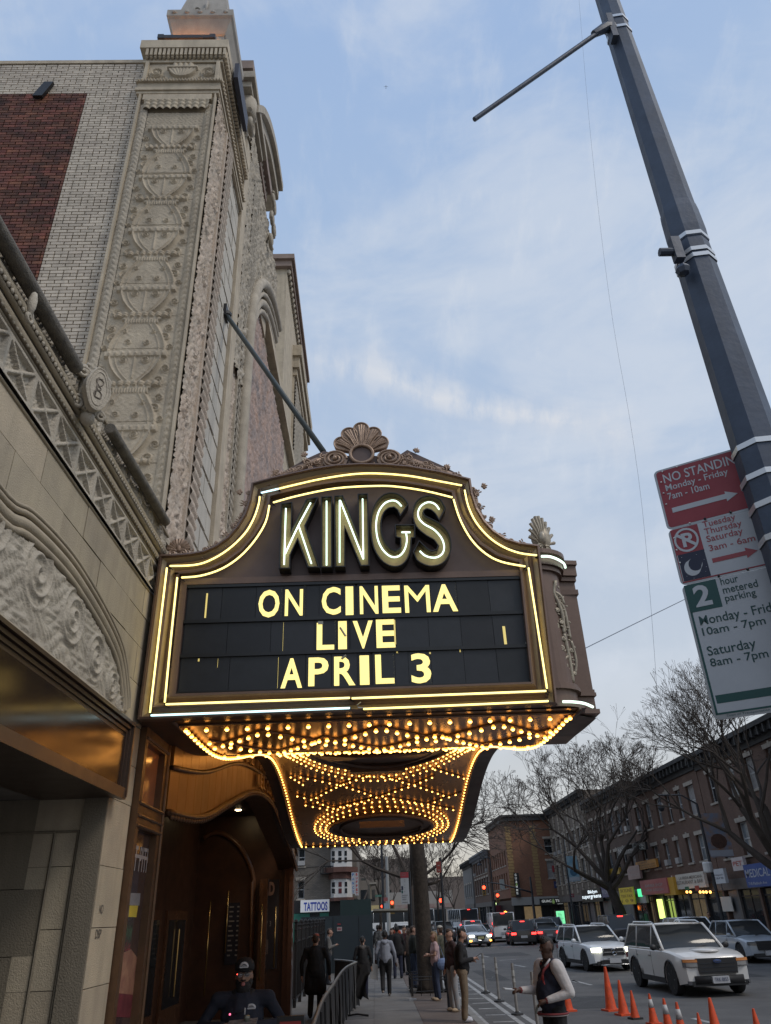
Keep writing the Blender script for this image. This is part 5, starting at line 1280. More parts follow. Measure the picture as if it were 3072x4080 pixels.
lay_(s2, [('white_field', SW, lambda q: sheet(q, .155, SW_ - .01, v0 + .004, H2 - .02, .001)), ('red_field', SR, lambda q: (sheet(q, .012, .155, v0 + .004, v0 + .175, .001), sheet(q, .012, SW_ - .012, H2 - .02, H2 - .012, .0015), sheet(q, .012, .016, v0 + .17, H2 - .014, .0015))),
          ('night_panel', SN, lambda q: sheet(q, .02, .155, v0 + .175, H2 - .022, .002)), ('symbol', ST, lambda q: (pcirc(q), moon(q))),
          ('sign_lettering', SRT, lambda q: (word(q, 'Tuesday', .18, .345, v0 + .052, v0 + .0), word(q, 'Thursday', .18, .365, v0 + .10, v0 + .048), word(q, 'Saturday', .18, .36, v0 + .15, v0 + .097), word(q, '3am - 6am', .18, .405, v0 + .198, v0 + .158),
              q.prism([(.18, v0 + .245), (.345, v0 + .245), (.345, v0 + .225), (.40, v0 + .258), (.345, v0 + .291), (.345, v0 + .272), (.18, v0 + .272)], lambda u, v, d: tuple(SPt(u, v, d)), .002, .003)))])
s3 = sign('metered_parking_sign', 'tall white 2 hour metered parking sign with green corner, lowest on the lamp pole', H2 + .002, H3)
w0 = H2
lay_(s3, [('white_field', SW, lambda q: sheet(q, .022, SW_ - .01, w0 + .006, H3 - .03, .001)), ('green_field', SG_, lambda q: (sheet(q, .012, .17, w0 + .004, w0 + .175, .002), sheet(q, .012, .022, w0 + .17, H3 - .03, .002), sheet(q, .012, SW_, H3 - .036, H3 - .026, .002), sheet(q, .03, SW_ - .03, H3 - .13, H3 - .085, .002))),
          ('numeral', ST, lambda q: word(q, '2', .048, .13, w0 + .15, w0 + .02, .0035, .03)),
          ('sign_lettering', SGT, lambda q: (word(q, 'hour', .19, .275, w0 + .05, w0 + .005), word(q, 'metered', .19, .355, w0 + .103, w0 + .058), word(q, 'parking', .19, .335, w0 + .165, w0 + .11),
              word(q, 'Monday - Friday', .045, .44, w0 + .275, w0 + .205), word(q, '10am - 7pm', .045, .34, w0 + .335, w0 + .275), word(q, 'Saturday', .045, .27, w0 + .455, w0 + .385), word(q, '8am - 7pm', .045, .31, w0 + .515, w0 + .455),
              word(q, 'Dept of Transportation', .06, .25, H3 - .008, H3 - .022, off=0)))])
q = MB()
for s, vs in ((s1, [(.05, .018), (.13, .014), (.26, .013), (.03, .09), (.028, .17), (.028, .25), (.12, H1 - .006)]), (s2, [(.024, v0 + .06), (.022, v0 + .14), (.022, v0 + .225)])):
    for u, v in vs:
        q = MB(); q.ball(SPt(u, v, .004), .006, 6); q.build('rivet', mat('rivet', (.75, .76, .78), .3), s)
for s, u, v in ((s1, .20, H1 - .008), (s1, .33, H1 - .008), (s2, .19, H2 - .008), (s2, .33, H2 - .01)):
    q = MB(); q.ball(SPt(u, v, .006), .008, 6); q.build('bolt', DKMETAL, s)
# overhead wires and a far aeroplane
wr = thing('overhead_cable', 'thin cable hanging down the open sky from the top of the picture', 'cable', (6, 30, 20))
P_ = [on(x, y, Y=30) for x, y in ((1249, -30), (1256, 60), (1272, 250), (1296, 480), (1325, 700), (1360, 900), (1388, 1100), (1408, 1330), (1420, 1500))]
MB().tube(smoothpts(P_, 3), .006, 4).build('cable_strand', mat('cable', (.10, .12, .16), .5), wr, kind=None)
wr2 = thing('span_wire', 'thin span wire running from the marquee nose towards the parking signs', 'cable', (3, 12, 5))
MB().tube([on(1262, 1402, Y=9.3), on(1365, 1351, Y=18), on(1500, 1285, Y=30)], [.006, .011, .018], 4).build('wire_strand', mat('cable', (.10, .12, .16)), wr2)
pl = on(834, 187, Y=900)
pn = thing('aeroplane', 'tiny aeroplane high in the open sky above the marquee', 'aeroplane', pl)
q = MB(); s = .55
q.tube([pl + Vector((0, -3, 3)) * s, pl + Vector((0, 3, -4)) * s * 1.5], [.8 * s, .5 * s], 6); q.build('fuselage', mat('plane_grey', (.12, .14, .18), .6), pn)
q = MB(); q.tube([pl + Vector((-9, 0, -1)) * s, pl, pl + Vector((9, 0, -1)) * s], [.25 * s, .7 * s, .25 * s], 5); q.build('wing', mat('plane_grey', (.12, .14, .18)), pn)
q = MB(); q.tube([pl + Vector((-3, 4, -5)) * s, pl + Vector((3, 4, -5)) * s], .3 * s, 4); q.build('tailplane', mat('plane_grey', (.12, .14, .18)), pn)
# ================= buildings =================
def brickmat(name, c1, c2, mort, scale=1.0, var=.5):
    if name in MATS: return MATS[name]
    m = bpy.data.materials.new(name); m.use_nodes = True; t = m.node_tree; l = t.links.new; b = t.nodes['Principled BSDF']; b.inputs['Roughness'].default_value = .85
    geo = t.nodes.new('ShaderNodeNewGeometry'); sp = t.nodes.new('ShaderNodeSeparateXYZ'); l(geo.outputs['Position'], sp.inputs[0]); cb = t.nodes.new('ShaderNodeCombineXYZ')
    l(mathn(t, 'ADD', sp.outputs[0], sp.outputs[1]), cb.inputs[0]); l(sp.outputs[2], cb.inputs[1])
    br = t.nodes.new('ShaderNodeTexBrick'); l(cb.outputs[0], br.inputs[0]); br.inputs['Color1'].default_value = (*c1, 1); br.inputs['Color2'].default_value = (*c2, 1); br.inputs['Mortar'].default_value = (*mort, 1)
    br.inputs['Scale'].default_value = 1; br.inputs['Brick Width'].default_value = .21 * scale; br.inputs['Row Height'].default_value = .07 * scale; br.inputs['Mortar Size'].default_value = .008 * scale
    n = t.nodes.new('ShaderNodeTexNoise'); n.inputs['Scale'].default_value = .9; n.inputs['Detail'].default_value = 6; l(geo.outputs['Position'], n.inputs['Vector'])
    mr = t.nodes.new('ShaderNodeMapRange'); l(n.outputs[0], mr.inputs[0]); mr.inputs[1].default_value = .35; mr.inputs[2].default_value = .7; mr.inputs[4].default_value = var
    mx = t.nodes.new('ShaderNodeMixRGB'); l(mr.outputs[0], mx.inputs[0]); l(br.outputs[0], mx.inputs[1]); mx.inputs[2].default_value = (*[q * .5 for q in c1], 1); l(mx.outputs[0], b.inputs['Base Color'])
    MATS[name] = m; return m
BR1 = brickmat('brown_brick', (.155, .09, .067), (.115, .068, .052), (.105, .082, .068)); BR2 = brickmat('orange_brick', (.27, .12, .07), (.20, .09, .056), (.15, .11, .08)); BR3 = brickmat('dark_brick', (.115, .073, .057), (.085, .057, .046), (.075, .06, .05))
BRT = brickmat('tan_brick', (.20, .165, .135), (.15, .125, .105), (.10, .088, .078)); BRG = brickmat('grey_brick', (.19, .165, .14), (.135, .12, .105), (.09, .08, .072), 1.3)
LSTONE = mat('pale_trim', (.42, .38, .33), .8, var=.6, vs=3, streak=.3); CORN = mat('dark_cornice', (.035, .036, .038), .7, var=.4, vs=3); WFR = mat('window_frame_white', (.40, .41, .42), .5)
SHUT = mat('roller_shutter', (.17, .175, .185), .5, metal=.3, var=.4, vs=2); DKG = mat('shop_dark', (.012, .013, .015), .3)
CUR = mat('curtain', (.32, .31, .31), .8, var=.6, vs=5)
def rndc(r, a): return tuple(min(max(c + r.uniform(-.02, .02), 0), 1) for c in a)
def window(parent, fn, u0, u1, v0, v1, dep, fm=WFR, gm=None, sash=True, lintel=LSTONE, sill=LSTONE, ac=False, cap=False):
    w_ = MB()
    for a, b, c, d in ((u0, u0 + .07, v0, v1), (u1 - .07, u1, v0, v1), (u0 + .07, u1 - .07, v1 - .07, v1), (u0 + .07, u1 - .07, v0, v0 + .07)) + (((u0 + .07, u1 - .07, (v0 + v1) / 2 - .035, (v0 + v1) / 2 + .035),) if sash else ()):
        w_.prism([(a, c), (b, c), (b, d), (a, d)], lambda u, v, q: fn(u, v, q), dep - .05, dep - .001)
    o = w_.build('window', fm, parent)
    g = MB(); g.add([fn(u0 + .07, v0 + .07, dep - .02), fn(u1 - .07, v0 + .07, dep - .02), fn(u1 - .07, v1 - .07, dep - .02), fn(u0 + .07, v1 - .07, dep - .02)], [(0, 1, 2, 3)]); g.build('pane', gm or random.choice([GLASSD, GLASSL, GLASSL, CUR]), o)
    if lintel:
        g = MB(); P = [(u0 - .12, v1 + .01), (u1 + .12, v1 + .01), (u1 + .16, v1 + .24), ((u0 + u1) / 2 + .1, v1 + .24), ((u0 + u1) / 2 + .08, v1 + (.34 if cap else .24)), ((u0 + u1) / 2 - .08, v1 + (.34 if cap else .24)), ((u0 + u1) / 2 - .1, v1 + .24), (u0 - .16, v1 + .24)]
        g.prism(P, fn, -.05, .0); g.build('lintel', lintel, o)
    if sill: g = MB(); g.prism([(u0 - .1, v0 - .12), (u1 + .1, v0 - .12), (u1 + .1, v0 - .01), (u0 - .1, v0 - .01)], fn, -.09, .0); g.build('sill', sill, o)
    if ac: g = MB(); m_ = (u0 + u1) / 2; g.prism([(m_ - .3, v0 + .06), (m_ + .3, v0 + .06), (m_ + .3, v0 + .42), (m_ - .3, v0 + .42)], fn, -.22, dep - .06); g.build('air_conditioner', mat('ac_white', (.35, .35, .35), .5), o)
    return o
BXF = 21.0
def rowbuilding(name, label, y0, y1, h, bm, wins, floors, cornice=CORN, gh=3.4, depth=12, x=BXF, corn=.55, brackets=True, shop=True, caps=True, seed=0):
    r = random.Random(seed); t = thing(name, label, 'building', (x, (y0 + y1) / 2, 0))
    fn = lambda u, v, d: (x + d, u, v)
    holes = [(a, b, c, d) for (c, d) in floors for (a, b) in wins]
    q = MB(); rect_holes(q, fn, y0, y1, gh, h, holes, .22); q.quad((x, y0, 0 if not shop else gh), (x + depth, y0, 0 if not shop else gh), (x + depth, y0, h), (x, y0, h)); q.quad((x, y1, gh), (x + depth, y1, gh), (x + depth, y1, h), (x, y1, h)); q.quad((x, y0, h), (x + depth, y0, h), (x + depth, y1, h), (x, y1, h))
    q.build('wall', bm, t)
    for i, (a, b, c, d) in enumerate(holes): window(t, fn, a, b, c, d, .22, ac=r.random() < .18, cap=caps and (b - a) < 1.2)
    if cornice:
        q = MB(); q.box(x - .55, x + .1, y0, y1, h - .18, h + .08); q.box(x - .35, x + .1, y0, y1, h - corn, h - .18); q.box(x - .12, x + .1, y0, y1, h - corn - .35, h - corn)
        if brackets:
            k = int((y1 - y0) / .7)
            for i in range(k + 1): yb = y0 + .1 + i * (y1 - y0 - .2) / k; q.box(x - .5, x - .3, yb - .06, yb + .06, h - corn - .1, h - .18)
        q.build('cornice', cornice, t)
    if shop:
        q = MB(); q.box(x + .35, x + .5, y0, y1, 0, gh); q.build('shopfront_back', DKG, t)
        q = MB(); q.box(x - .03, x + .3, y0, y1, gh - .55, gh); q.build('shop_lintel', mat('lintel_grey', (.14, .13, .125), .7, var=.4, vs=2), t)
        yy_ = y0 + .1; k = 0
        while yy_ < y1 - 1.2:
            wd = min(r.choice([2.2, 2.8, 3.4]), y1 - yy_ - .1); ty = r.random()
            MB().box(x + .0, x + .3, yy_ - .12, yy_ + .12, 0, gh - .55).build('shop_pier', r.choice([DKMETAL, mat('lintel_grey', (.14, .13, .125)), bm]), t)
            if ty < .35:
                q = MB(); z = .02
                while z < gh - .65: q.box(x + .16 - .012 * (int(z / .09) % 2), x + .2, yy_ + .14, yy_ + wd - .14, z, z + .088); z += .09
                q.build('roller_shutter', SHUT, t)
            else:
                q = MB(); 
                for a in (yy_ + .14, yy_ + wd * .5, yy_ + wd - .2): q.box(x + .12, x + .2, a, a + .06, 0, gh - .6)
                q.box(x + .12, x + .2, yy_ + .14, yy_ + wd - .14, .0, .45); q.box(x + .12, x + .2, yy_ + .14, yy_ + wd - .14, gh - .95, gh - .88)
                f = q.build('shop_window', r.choice([DKMETAL, BLACK]), t)
                MB().box(x + .155, x + .165, yy_ + .2, yy_ + wd - .2, .45, gh - .6).build('pane', r.choice([GLASSD, mat('lit_shop', (.3, .22, .12), .2, emit=.035, ecol=(1, .75, .4), var=.9, vs=1.5, alt=(.03, .03, .03)), GLASSD]), f)
            yy_ += wd; k += 1
    return t
W2 = lambda *a: list(a)
far_w = lambda y0, y1, n, w_=1.0: [(y0 + (i + .5) * (y1 - y0) / n - w_ / 2, y0 + (i + .5) * (y1 - y0) / n + w_ / 2) for i in range(n)]
rowbuilding('brick_rowhouse', 'dark brown brick rowhouse at the right edge, above the blue MEDICAL awning', 24, 49.5, 10.6, BR1, far_w(25, 49, 9, 1.15), [(4.5, 6.2), (7.6, 9.3)], seed=1)
rowbuilding('brick_rowhouse', 'brown brick rowhouse with pale window caps, above the white restaurant sign', 49.6, 64.0, 10.75, BR1, [(50.6, 51.9), (53.0, 53.8), (55.1, 55.9), (57.2, 58.1), (59.4, 60.6), (62.0, 63.0)], [(4.6, 6.1), (7.3, 9.1)], seed=2)
rowbuilding('brick_rowhouse', 'dark brown brick rowhouse carrying the white and black NAIL sign', 64.1, 77.5, 11.3, BR3, far_w(64.4, 77.2, 6, 1.15), [(4.6, 6.4), (7.6, 9.5)], seed=3)
rowbuilding('stone_front_building', 'tan building with pale quoin strips, behind the lit shop signs left of the big tree', 77.6, 94.5, 12.6, BRT, far_w(78, 94.2, 7, 1.0), [(4.6, 6.6), (7.6, 9.4)], seed=4, cornice=CORN)
tq = MB()
for yq_ in np.linspace(78.0, 94.2, 8):
    z = 3.6
    while z < 11.6: tq.box(BXF - .1, BXF + .02, yq_ - .24, yq_ + .24, z, z + .38); z += .46
t = [o for o in bpy.data.objects if o.name.startswith('stone_front_building')][0]; tq.build('quoin', mat('quoin_cream', (.33, .29, .24), .8, var=.4, vs=3), t, kind='stuff')
# corner building GUAC TIME, turned to face us
gy = 95.0
gw = on(1131, 1958, Y=gy); gr_ = BXF + .6
gb = thing('corner_building', 'orange brick corner building with yellow quoins above the GUAC TIME shop', 'building', (18, gy, 0))
gx0, gx1, gh_ = on(1107, 1958, Y=gy).x, 24.5, on(1090, 1768, Y=gy).z + .2
q = MB(); fs = lambda u, v, d: (u, gy + d, v)
hol = [(20.2, 22.3, 5.4, 7.2), (20.2, 22.3, 8.0, 9.6)]
hs = [h for h in hol if h[3] < gh_ - .6]
rect_holes(q, fs, gx0, gx1, 3.55, gh_, hs, .22)
fw_ = lambda u, v, d: (gx0 + d, u, v)
hw = [(a, b, c, d) for c, d in ((4.6, 6.2), (7.0, 8.6)) for a, b in far_w(gy + .8, gy + 13.5, 7, .95) if d < gh_ - .6]
rect_holes(q, fw_, gy, gy + 14, 3.55, gh_, hw, .22); q.quad((gx0, gy, gh_), (gx1, gy, gh_), (gx1, gy + 14, gh_), (gx0, gy + 14, gh_)); q.build('wall', BR2, gb)
for h in hs: window(gb, fs, *h, .22)
for h in hw: window(gb, fw_, *h, .22, lintel=None)
QY = mat('yellow_brick_quoin', (.33, .22, .10), .8, var=.4, vs=3); q = MB()
for x in (gx0 + .35, gx0 + 3.3):
    z = 3.7; k = 0
    while z < gh_ - 1.2: q.box(x - .3 - .06 * (k % 2), x + .3 + .06 * (k % 2), gy - .06, gy + .02, z, z + .26); z += .31; k += 1
q.build('quoin', QY, gb, kind='stuff')
q = MB(); q.box(gx0 - .5, gx1, gy - .5, gy + 14, gh_ - .1, gh_ + .12); q.box(gx0 - .3, gx1, gy - .3, gy + 14, gh_ - .55, gh_ - .1); q.build('cornice', CORN, gb)
q = MB(); q.box(gx0 + .2, gx1, gy + .3, gy + 13.8, 0, 3.3); q.build('shopfront_back', DKG, gb)
MB().box(gx0 - .02, gx1, gy - .12, gy - .0, 2.75, 3.55).build('shop_fascia', mat('fascia_grey', (.30, .30, .29), .6), gb)
for i in range(7): MB().box(gx0 + .2 + i * 1.05, gx0 + .28 + i * 1.05, gy + .1, gy + .2, 0, 2.75).build('mullion', BLACK, gb)
MB().box(gx0 + 1.3, gx0 + 3.3, gy + .22, gy + .25, .9, 2.6).build('lit_interior', mat('lit_interior', (.3, .2, .1), .5, emit=.08, ecol=(1, .7, .35), var=.8, vs=2, alt=(.05, .04, .03)), gb)
# street houses beyond, to the left of the corner building
rowbuilding('far_rowhouse', 'brick rowhouse with blue grey cornice next beyond the corner building', gy + 14.2, gy + 32, 9.6, BR1, far_w(gy + 15, gy + 31, 6, 1.5), [(4.4, 6.4), (7.0, 8.8)], x=gx0 - .3, seed=5, shop=True, cornice=mat('blue_grey_cornice', (.16, .17, .19), .7), caps=False)
rowbuilding('far_rowhouse', 'grey rendered end house with rooftop frame, farthest of the row', gy + 32.2, gy + 45, 9.4, mat('grey_render', (.20, .20, .20), .8, var=.3, vs=1), far_w(gy + 33, gy + 44, 4, 1.2), [(4.4, 6.2)], x=gx0 - .5, seed=6, cornice=CORN, caps=False)
rfm = thing('rooftop_frame', 'pale mesh rooftop frame standing above the farthest row house', 'roof structure', (gx0, gy + 36, 9.4)); q = MB()
a, b = on(1062, 1870, Y=gy + 36), on(1072, 1827, Y=gy + 36)
for x0, x1 in ((a.x, a.x + 2.4),): 
    for xx in (x0, x1, (x0 + x1) / 2): q.tube([(xx, gy + 36, 9.4), (xx, gy + 36, b.z)], .09, 5)
    q.tube([(x0, gy + 36, b.z), (x1 + 5, gy + 36, b.z - .1)], .07, 5)
q.build('tube_frame', mat('frame_pale', (.3, .29, .27), .6), rfm); MB().box(a.x + .05, a.x + 1.15, gy + 36.05, gy + 36.1, 9.4, b.z).build('mesh_panel', mat('mesh_pale', (.34, .33, .31), .7), rfm)
# low block closing the far end of the street
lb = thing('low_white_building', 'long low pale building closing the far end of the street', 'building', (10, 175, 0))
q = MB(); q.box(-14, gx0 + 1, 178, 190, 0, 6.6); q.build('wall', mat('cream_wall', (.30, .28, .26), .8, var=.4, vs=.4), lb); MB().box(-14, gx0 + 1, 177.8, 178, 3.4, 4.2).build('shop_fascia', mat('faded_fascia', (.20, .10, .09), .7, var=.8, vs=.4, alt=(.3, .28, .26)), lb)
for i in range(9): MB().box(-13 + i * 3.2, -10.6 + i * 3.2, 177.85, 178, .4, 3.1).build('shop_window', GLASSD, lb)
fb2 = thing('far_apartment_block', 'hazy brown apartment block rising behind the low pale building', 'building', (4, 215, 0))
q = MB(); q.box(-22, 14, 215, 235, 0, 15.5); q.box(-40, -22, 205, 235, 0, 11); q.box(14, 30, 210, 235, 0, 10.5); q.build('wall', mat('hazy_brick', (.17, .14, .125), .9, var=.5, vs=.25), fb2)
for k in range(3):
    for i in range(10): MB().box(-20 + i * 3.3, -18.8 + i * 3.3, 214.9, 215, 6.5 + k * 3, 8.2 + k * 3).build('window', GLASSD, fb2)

# ================= tattoo shop building across the side street =================
TYB = 70.0
def TP(x, y, d=0.0): p = on(x, y, Y=TYB - d); return (p.x, p.z)
c1 = lambda a, b: ((1150 + a * .36) / 1.844, (3330 + b * .36) / 1.844)
tb = thing('bay_window_building', 'grey brick corner building with white bay windows above the TATTOOS shop', 'building', (-8, TYB, 0))
xr = TP(*c1(462, 400))[0]; xrr = TP(*c1(700, 400))[0]
z0w, z1w = 3.6, 16
tw = [(c1(105, 340), c1(183, 140)), (c1(95, 700), c1(175, 495))]
hol = []
for (a, b) in tw: p, q_ = TP(*a), TP(*b); hol.append((p[0], q_[0], p[1], q_[1]))
q = MB(); fnt = lambda u, v, d: (u, TYB + d, v)
rect_holes(q, fnt, -26, xr, z0w, z1w, hol, .3); q.quad((xr, TYB, z0w), (xr, TYB + 1.5, z0w), (xr, TYB + 1.5, z1w), (xr, TYB, z1w)); q.quad((-26, TYB, z1w), (xr, TYB, z1w), (xr, TYB + 12, z1w), (-26, TYB + 12, z1w)); q.box(xr - .1, xrr + .4, TYB + 1.2, TYB + 14, 3.6, z1w); q.build('wall', BRG, tb)
for i, h in enumerate(hol): window(tb, fnt, *h, .3, gm=GLASSD, ac=(i == 0), lintel=LSTONE, sill=LSTONE)
q = MB()
for k in range(7): z = TP(100, 0)[1]; 
for z_ in (TP(*c1(200, 335))[1], ): q.box(-26, xr + .01, TYB - .06, TYB, z_ - .08, z_ + .02)
q.build('string_course', mat('stringcourse', (.12, .11, .10), .8), tb)
BAYB = mat('bay_brown', (.12, .055, .042), .7, var=.5, vs=4); xc = (xr + xrr) / 2; hw_ = (xrr - xr) / 2
def bayring(z0, z1, e, m, nm):
    P = [(xc - hw_ - e, TYB + 1.2), (xc - hw_ - e, TYB + .1 - e), (xc - hw_ * .62, TYB - 1.0 - e), (xc + hw_ * .55, TYB - 1.0 - e), (xc + hw_ + e, TYB + .3 - e), (xc + hw_ + e, TYB + 1.2)]
    q = MB(); q.prism(P, lambda u, v, d: (u, v, d), z0, z1); return q.build(nm, m, tb)
zz4 = [TP(*c1(580, b))[1] for b in (685, 480, 410, 340, 135, 60)]
bayring(zz4[0] - .0, zz4[1], 0, WHITEP, 'bay_window_front'); bayring(zz4[1], zz4[2], .15, BAYB, 'bay_apron'); bayring(zz4[2], zz4[3] - .1, .5, BAYB, 'bay_roof_skirt'); bayring(zz4[3] - .1, zz4[4], .0, WHITEP, 'bay_window_front'); bayring(zz4[4], z1w + .5, .15, BAYB, 'bay_apron'); bayring(zz4[0] - .25, zz4[0], .12, BAYB, 'bay_base')
REDC = mat('red_curtain', (.10, .015, .02), .4)
for (zz0, zz1, mats) in ((zz4[0] + .3, zz4[1] - .25, (GLASSD, REDC, GLASSD)), (zz4[3] + .25, zz4[4] - .3, (GLASSD, GLASSD, GLASSD))):
    for (a, b), gm in zip(((485, 518), (557, 592), (625, 652)), mats):
        ua = TP(*c1(a, 400))[0]; ub = TP(*c1(b, 400))[0]
        for m0, m1 in ((zz0, (zz0 + zz1) / 2 - .06), ((zz0 + zz1) / 2 + .06, zz1)):
            MB().box(ua, ub, TYB - 1.03, TYB - 1.0, m0, m1).build('window', gm, tb)
fe = MB(); 
for k in range(7): fe.tube([(xr - .8 + k * .22, TYB - .8, zz4[2]), (xr - .8 + k * .22, TYB - .8, zz4[3])], .03, 4)
fe.tube([(xr - .85, TYB - .8, zz4[3]), (xr + .6, TYB - .8, zz4[3])], .04, 4); fe.box(xr - .85, xr + .6, TYB - .85, TYB, zz4[2] - .06, zz4[2]); fe.build('fire_escape', BLACK, tb)
MB().box(-26, xrr, TYB + .02, TYB + .3, 0, 3.6).build('shopfront_back', DKG, tb)
TEAL = mat('teal_shopfront', (.015, .13, .095), .6, var=.3, vs=1)
a, b = TP(*c1(50, 1010)), TP(*c1(445, 850)); MB().box(a[0] - 6, b[0], TYB - .1, TYB, 0, b[1]).build('teal_panel', TEAL, tb)
a, b = TP(*c1(235, 1010)), TP(*c1(345, 855)); MB().box(a[0], b[0], TYB - .12, TYB - .1, .3, b[1]).build('shop_window', GLASSD, tb)
a, b = TP(*c1(50, 860)), TP(*c1(205, 715)); MB().box(a[0], b[0], TYB - .11, TYB - .1, a[1], b[1]).build('dark_canopy', BLACK, tb)
ts = thing('tattoos_sign', 'white TATTOOS sign with blue letters over the teal shopfront', 'shop sign', (-4, TYB - .3, 3))
a, b = TP(*c1(130, 850), .3), TP(*c1(450, 702), .3); MB().box(a[0], b[0], TYB - .3, TYB - .12, a[1], b[1]).build('sign_panel', mat('sign_white_lit', (.62, .63, .66), .5, emit=.10, ecol=(.9, .93, 1)), ts)
q = MB(); a, b = TP(*c1(168, 835), .32), TP(*c1(430, 728), .32); text(q, 'TATTOOS', (a[0], TYB - .32, a[1]), (1, 0, 0), (0, 0, 1), b[0] - a[0], b[1] - a[1], off=.03); q.build('sign_lettering', mat('royal_blue', (.02, .06, .42), .5), ts)
for nm_, txt, ca, cb_, col_, lab in (('fancy_sign', 'FANCY', (697, 645), (733, 405), (.03, .14, .35), 'white vertical FANCY sign with blue letters, left half of the projecting pair'), ('buffet_sign', 'BUFFET', (736, 660), (773, 405), (.38, .05, .04), 'white vertical BUFFET sign with red letters, right half of the projecting pair')):
    t = thing(nm_, lab, 'shop sign', (*TP(*c1(*ca), 2)[:1], TYB - 2, 4)); a, b = TP(*c1(*ca), 2), TP(*c1(*cb_), 2); MB().box(a[0], b[0] - .02, TYB - 2, TYB - 1.85, a[1], b[1]).build('sign_panel', mat('panel_pale', (.42, .43, .45), .5), t)
    q = MB(); n = len(txt); h = (b[1] - a[1]) / n
    for i, c in enumerate(txt): text(q, c, (a[0] + (b[0] - a[0]) * .25, TYB - 2.02, b[1] - (i + .85) * h), (1, 0, 0), (0, 0, 1), (b[0] - a[0]) * .5, h * .68, off=.04)
    q.build('sign_lettering', mat(nm_ + '_ink', col_, .5), t)
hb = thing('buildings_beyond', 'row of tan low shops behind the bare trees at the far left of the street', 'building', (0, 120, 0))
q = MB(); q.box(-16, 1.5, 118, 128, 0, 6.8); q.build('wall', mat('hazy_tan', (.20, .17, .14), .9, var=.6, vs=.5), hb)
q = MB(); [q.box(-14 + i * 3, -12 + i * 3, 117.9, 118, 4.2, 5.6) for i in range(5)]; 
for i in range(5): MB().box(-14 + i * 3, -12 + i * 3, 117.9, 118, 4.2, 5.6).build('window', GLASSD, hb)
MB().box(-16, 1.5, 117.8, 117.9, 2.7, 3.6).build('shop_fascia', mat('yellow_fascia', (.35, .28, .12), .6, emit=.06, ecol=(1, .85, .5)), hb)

# ================= shop signs on the right-hand side =================
c4 = lambda a, b: ((1900 + a * .7035) / 1.844, (2900 + b * .7035) / 1.844)
def SX(a, b, x): p = on(*c4(a, b), X=x); return (p.y, p.z)
def wallsign(name, label, A_, B_, col, x=BXF - .25, lines=(), tcol=(.5, .5, .48), emit=0, dep=.18, ecol=None, cat='shop sign', temit=0):
    """A_ lower left, B_ upper right, crop pixels on the facade plane (left in the picture = far end)"""
    p, r = SX(*A_, x), SX(*B_, x); y_far, y_near = max(p[0], r[0]), min(p[0], r[0]); z0, z1 = min(p[1], r[1]), max(p[1], r[1])
    t = thing(name, label, cat, (x, (y_far + y_near) / 2, z0))
    MB().box(x, x + dep, y_near, y_far, z0, z1).build('sign_panel', mat('m_' + name + '_%d' % int(y_far * 10), tuple(min(c * 1.4, .8) for c in col), .5, emit=emit, ecol=ecol or col, var=.25, vs=1.5), t)
    for i, (s, f0, f1, g0, g1) in enumerate(lines):
        q = MB(); W_ = y_far - y_near; H_ = z1 - z0
        text(q, s, (x - .012, y_far - f0 * W_, z0 + g0 * H_), (0, -1, 0), (0, 0, 1), (f1 - f0) * W_, (g1 - g0) * H_, off=.008); q.build('sign_lettering', mat('t_' + name + '_%d' % int(y_far * 10 + i), tcol, .5, emit=temit, ecol=tcol), t)
    return t
t = wallsign('medical_awning', 'blue awning with white lettering MEDICAL at the right edge', (1535, 905), (1740, 745), (.035, .07, .22), x=BXF - .9, lines=(('MEDICAL', .03, .62, .42, .78), ('718 Flatbush Ave', .05, .5, .1, .22)), tcol=(.42, .45, .52), dep=.9)
t = wallsign('restaurant_sign', 'white Mexican restaurant sign board over a yellow awning', (1115, 918), (1280, 812), (.42, .40, .36), x=BXF - .5, lines=(('LA FRIDA MEXICANA', .25, .95, .62, .82), ('RESTAURANT & BAR', .12, .95, .3, .55)), tcol=(.16, .13, .11))
q = MB(); x = BXF - .515; p = SX(1115, 918, BXF - .5); r = SX(1280, 812, BXF - .5); W_ = p[0] - r[0]
q1 = MB().box(x, x + .01, p[0] - .5 * W_, p[0] - .38 * W_, p[1] - .25 + .1, p[1] + .12); q1.build('flag_patch', mat('flag_green', (.03, .13, .07), .6), t); MB().box(x, x + .01, p[0] - .8 * W_, p[0] - .68 * W_, p[1] - .15, p[1] + .12).build('flag_patch', mat('flag_red', (.35, .06, .04), .6), t)
MB().box(x, x + .01, p[0] - .14 * W_, p[0] - .04 * W_, p[1] + .2, p[1] + .9).build('emblem', mat('emblem', (.25, .13, .08), .6, var=.8, vs=6), t)
wallsign('yellow_awning', 'yellow awning behind the white restaurant sign', (1065, 950), (1108, 845), (.42, .24, .03), x=BXF - .7, dep=.7, cat='awning')
wallsign('red_awning', 'faded red and salmon awning left of the yellow one', (935, 948), (1070, 848), (.30, .09, .09), x=BXF - .8, lines=(('BARBER SHOP', .2, .85, .5, .7), ('HAIR DESIGN', .2, .85, .2, .38)), tcol=(.36, .33, .32), dep=.8, cat='awning')
wallsign('yellow_banner', 'bright yellow vertical banner with lettering beside the big tree trunk', (818, 1002), (882, 900), (.60, .44, .03), x=BXF - 1.0, lines=(('SKYLINE', .1, .9, .72, .92), ('TEX TAX', .1, .9, .42, .58), ('1 0 9', .1, .9, .12, .3)), tcol=(.22, .12, .02), dep=.08)
wallsign('white_panel_sign', 'white panel sign between the yellow banner and the green neon window', (882, 995), (948, 912), (.36, .37, .37), x=BXF - .6, lines=(('HAIR', .1, .7, .4, .7),), tcol=(.3, .08, .06))
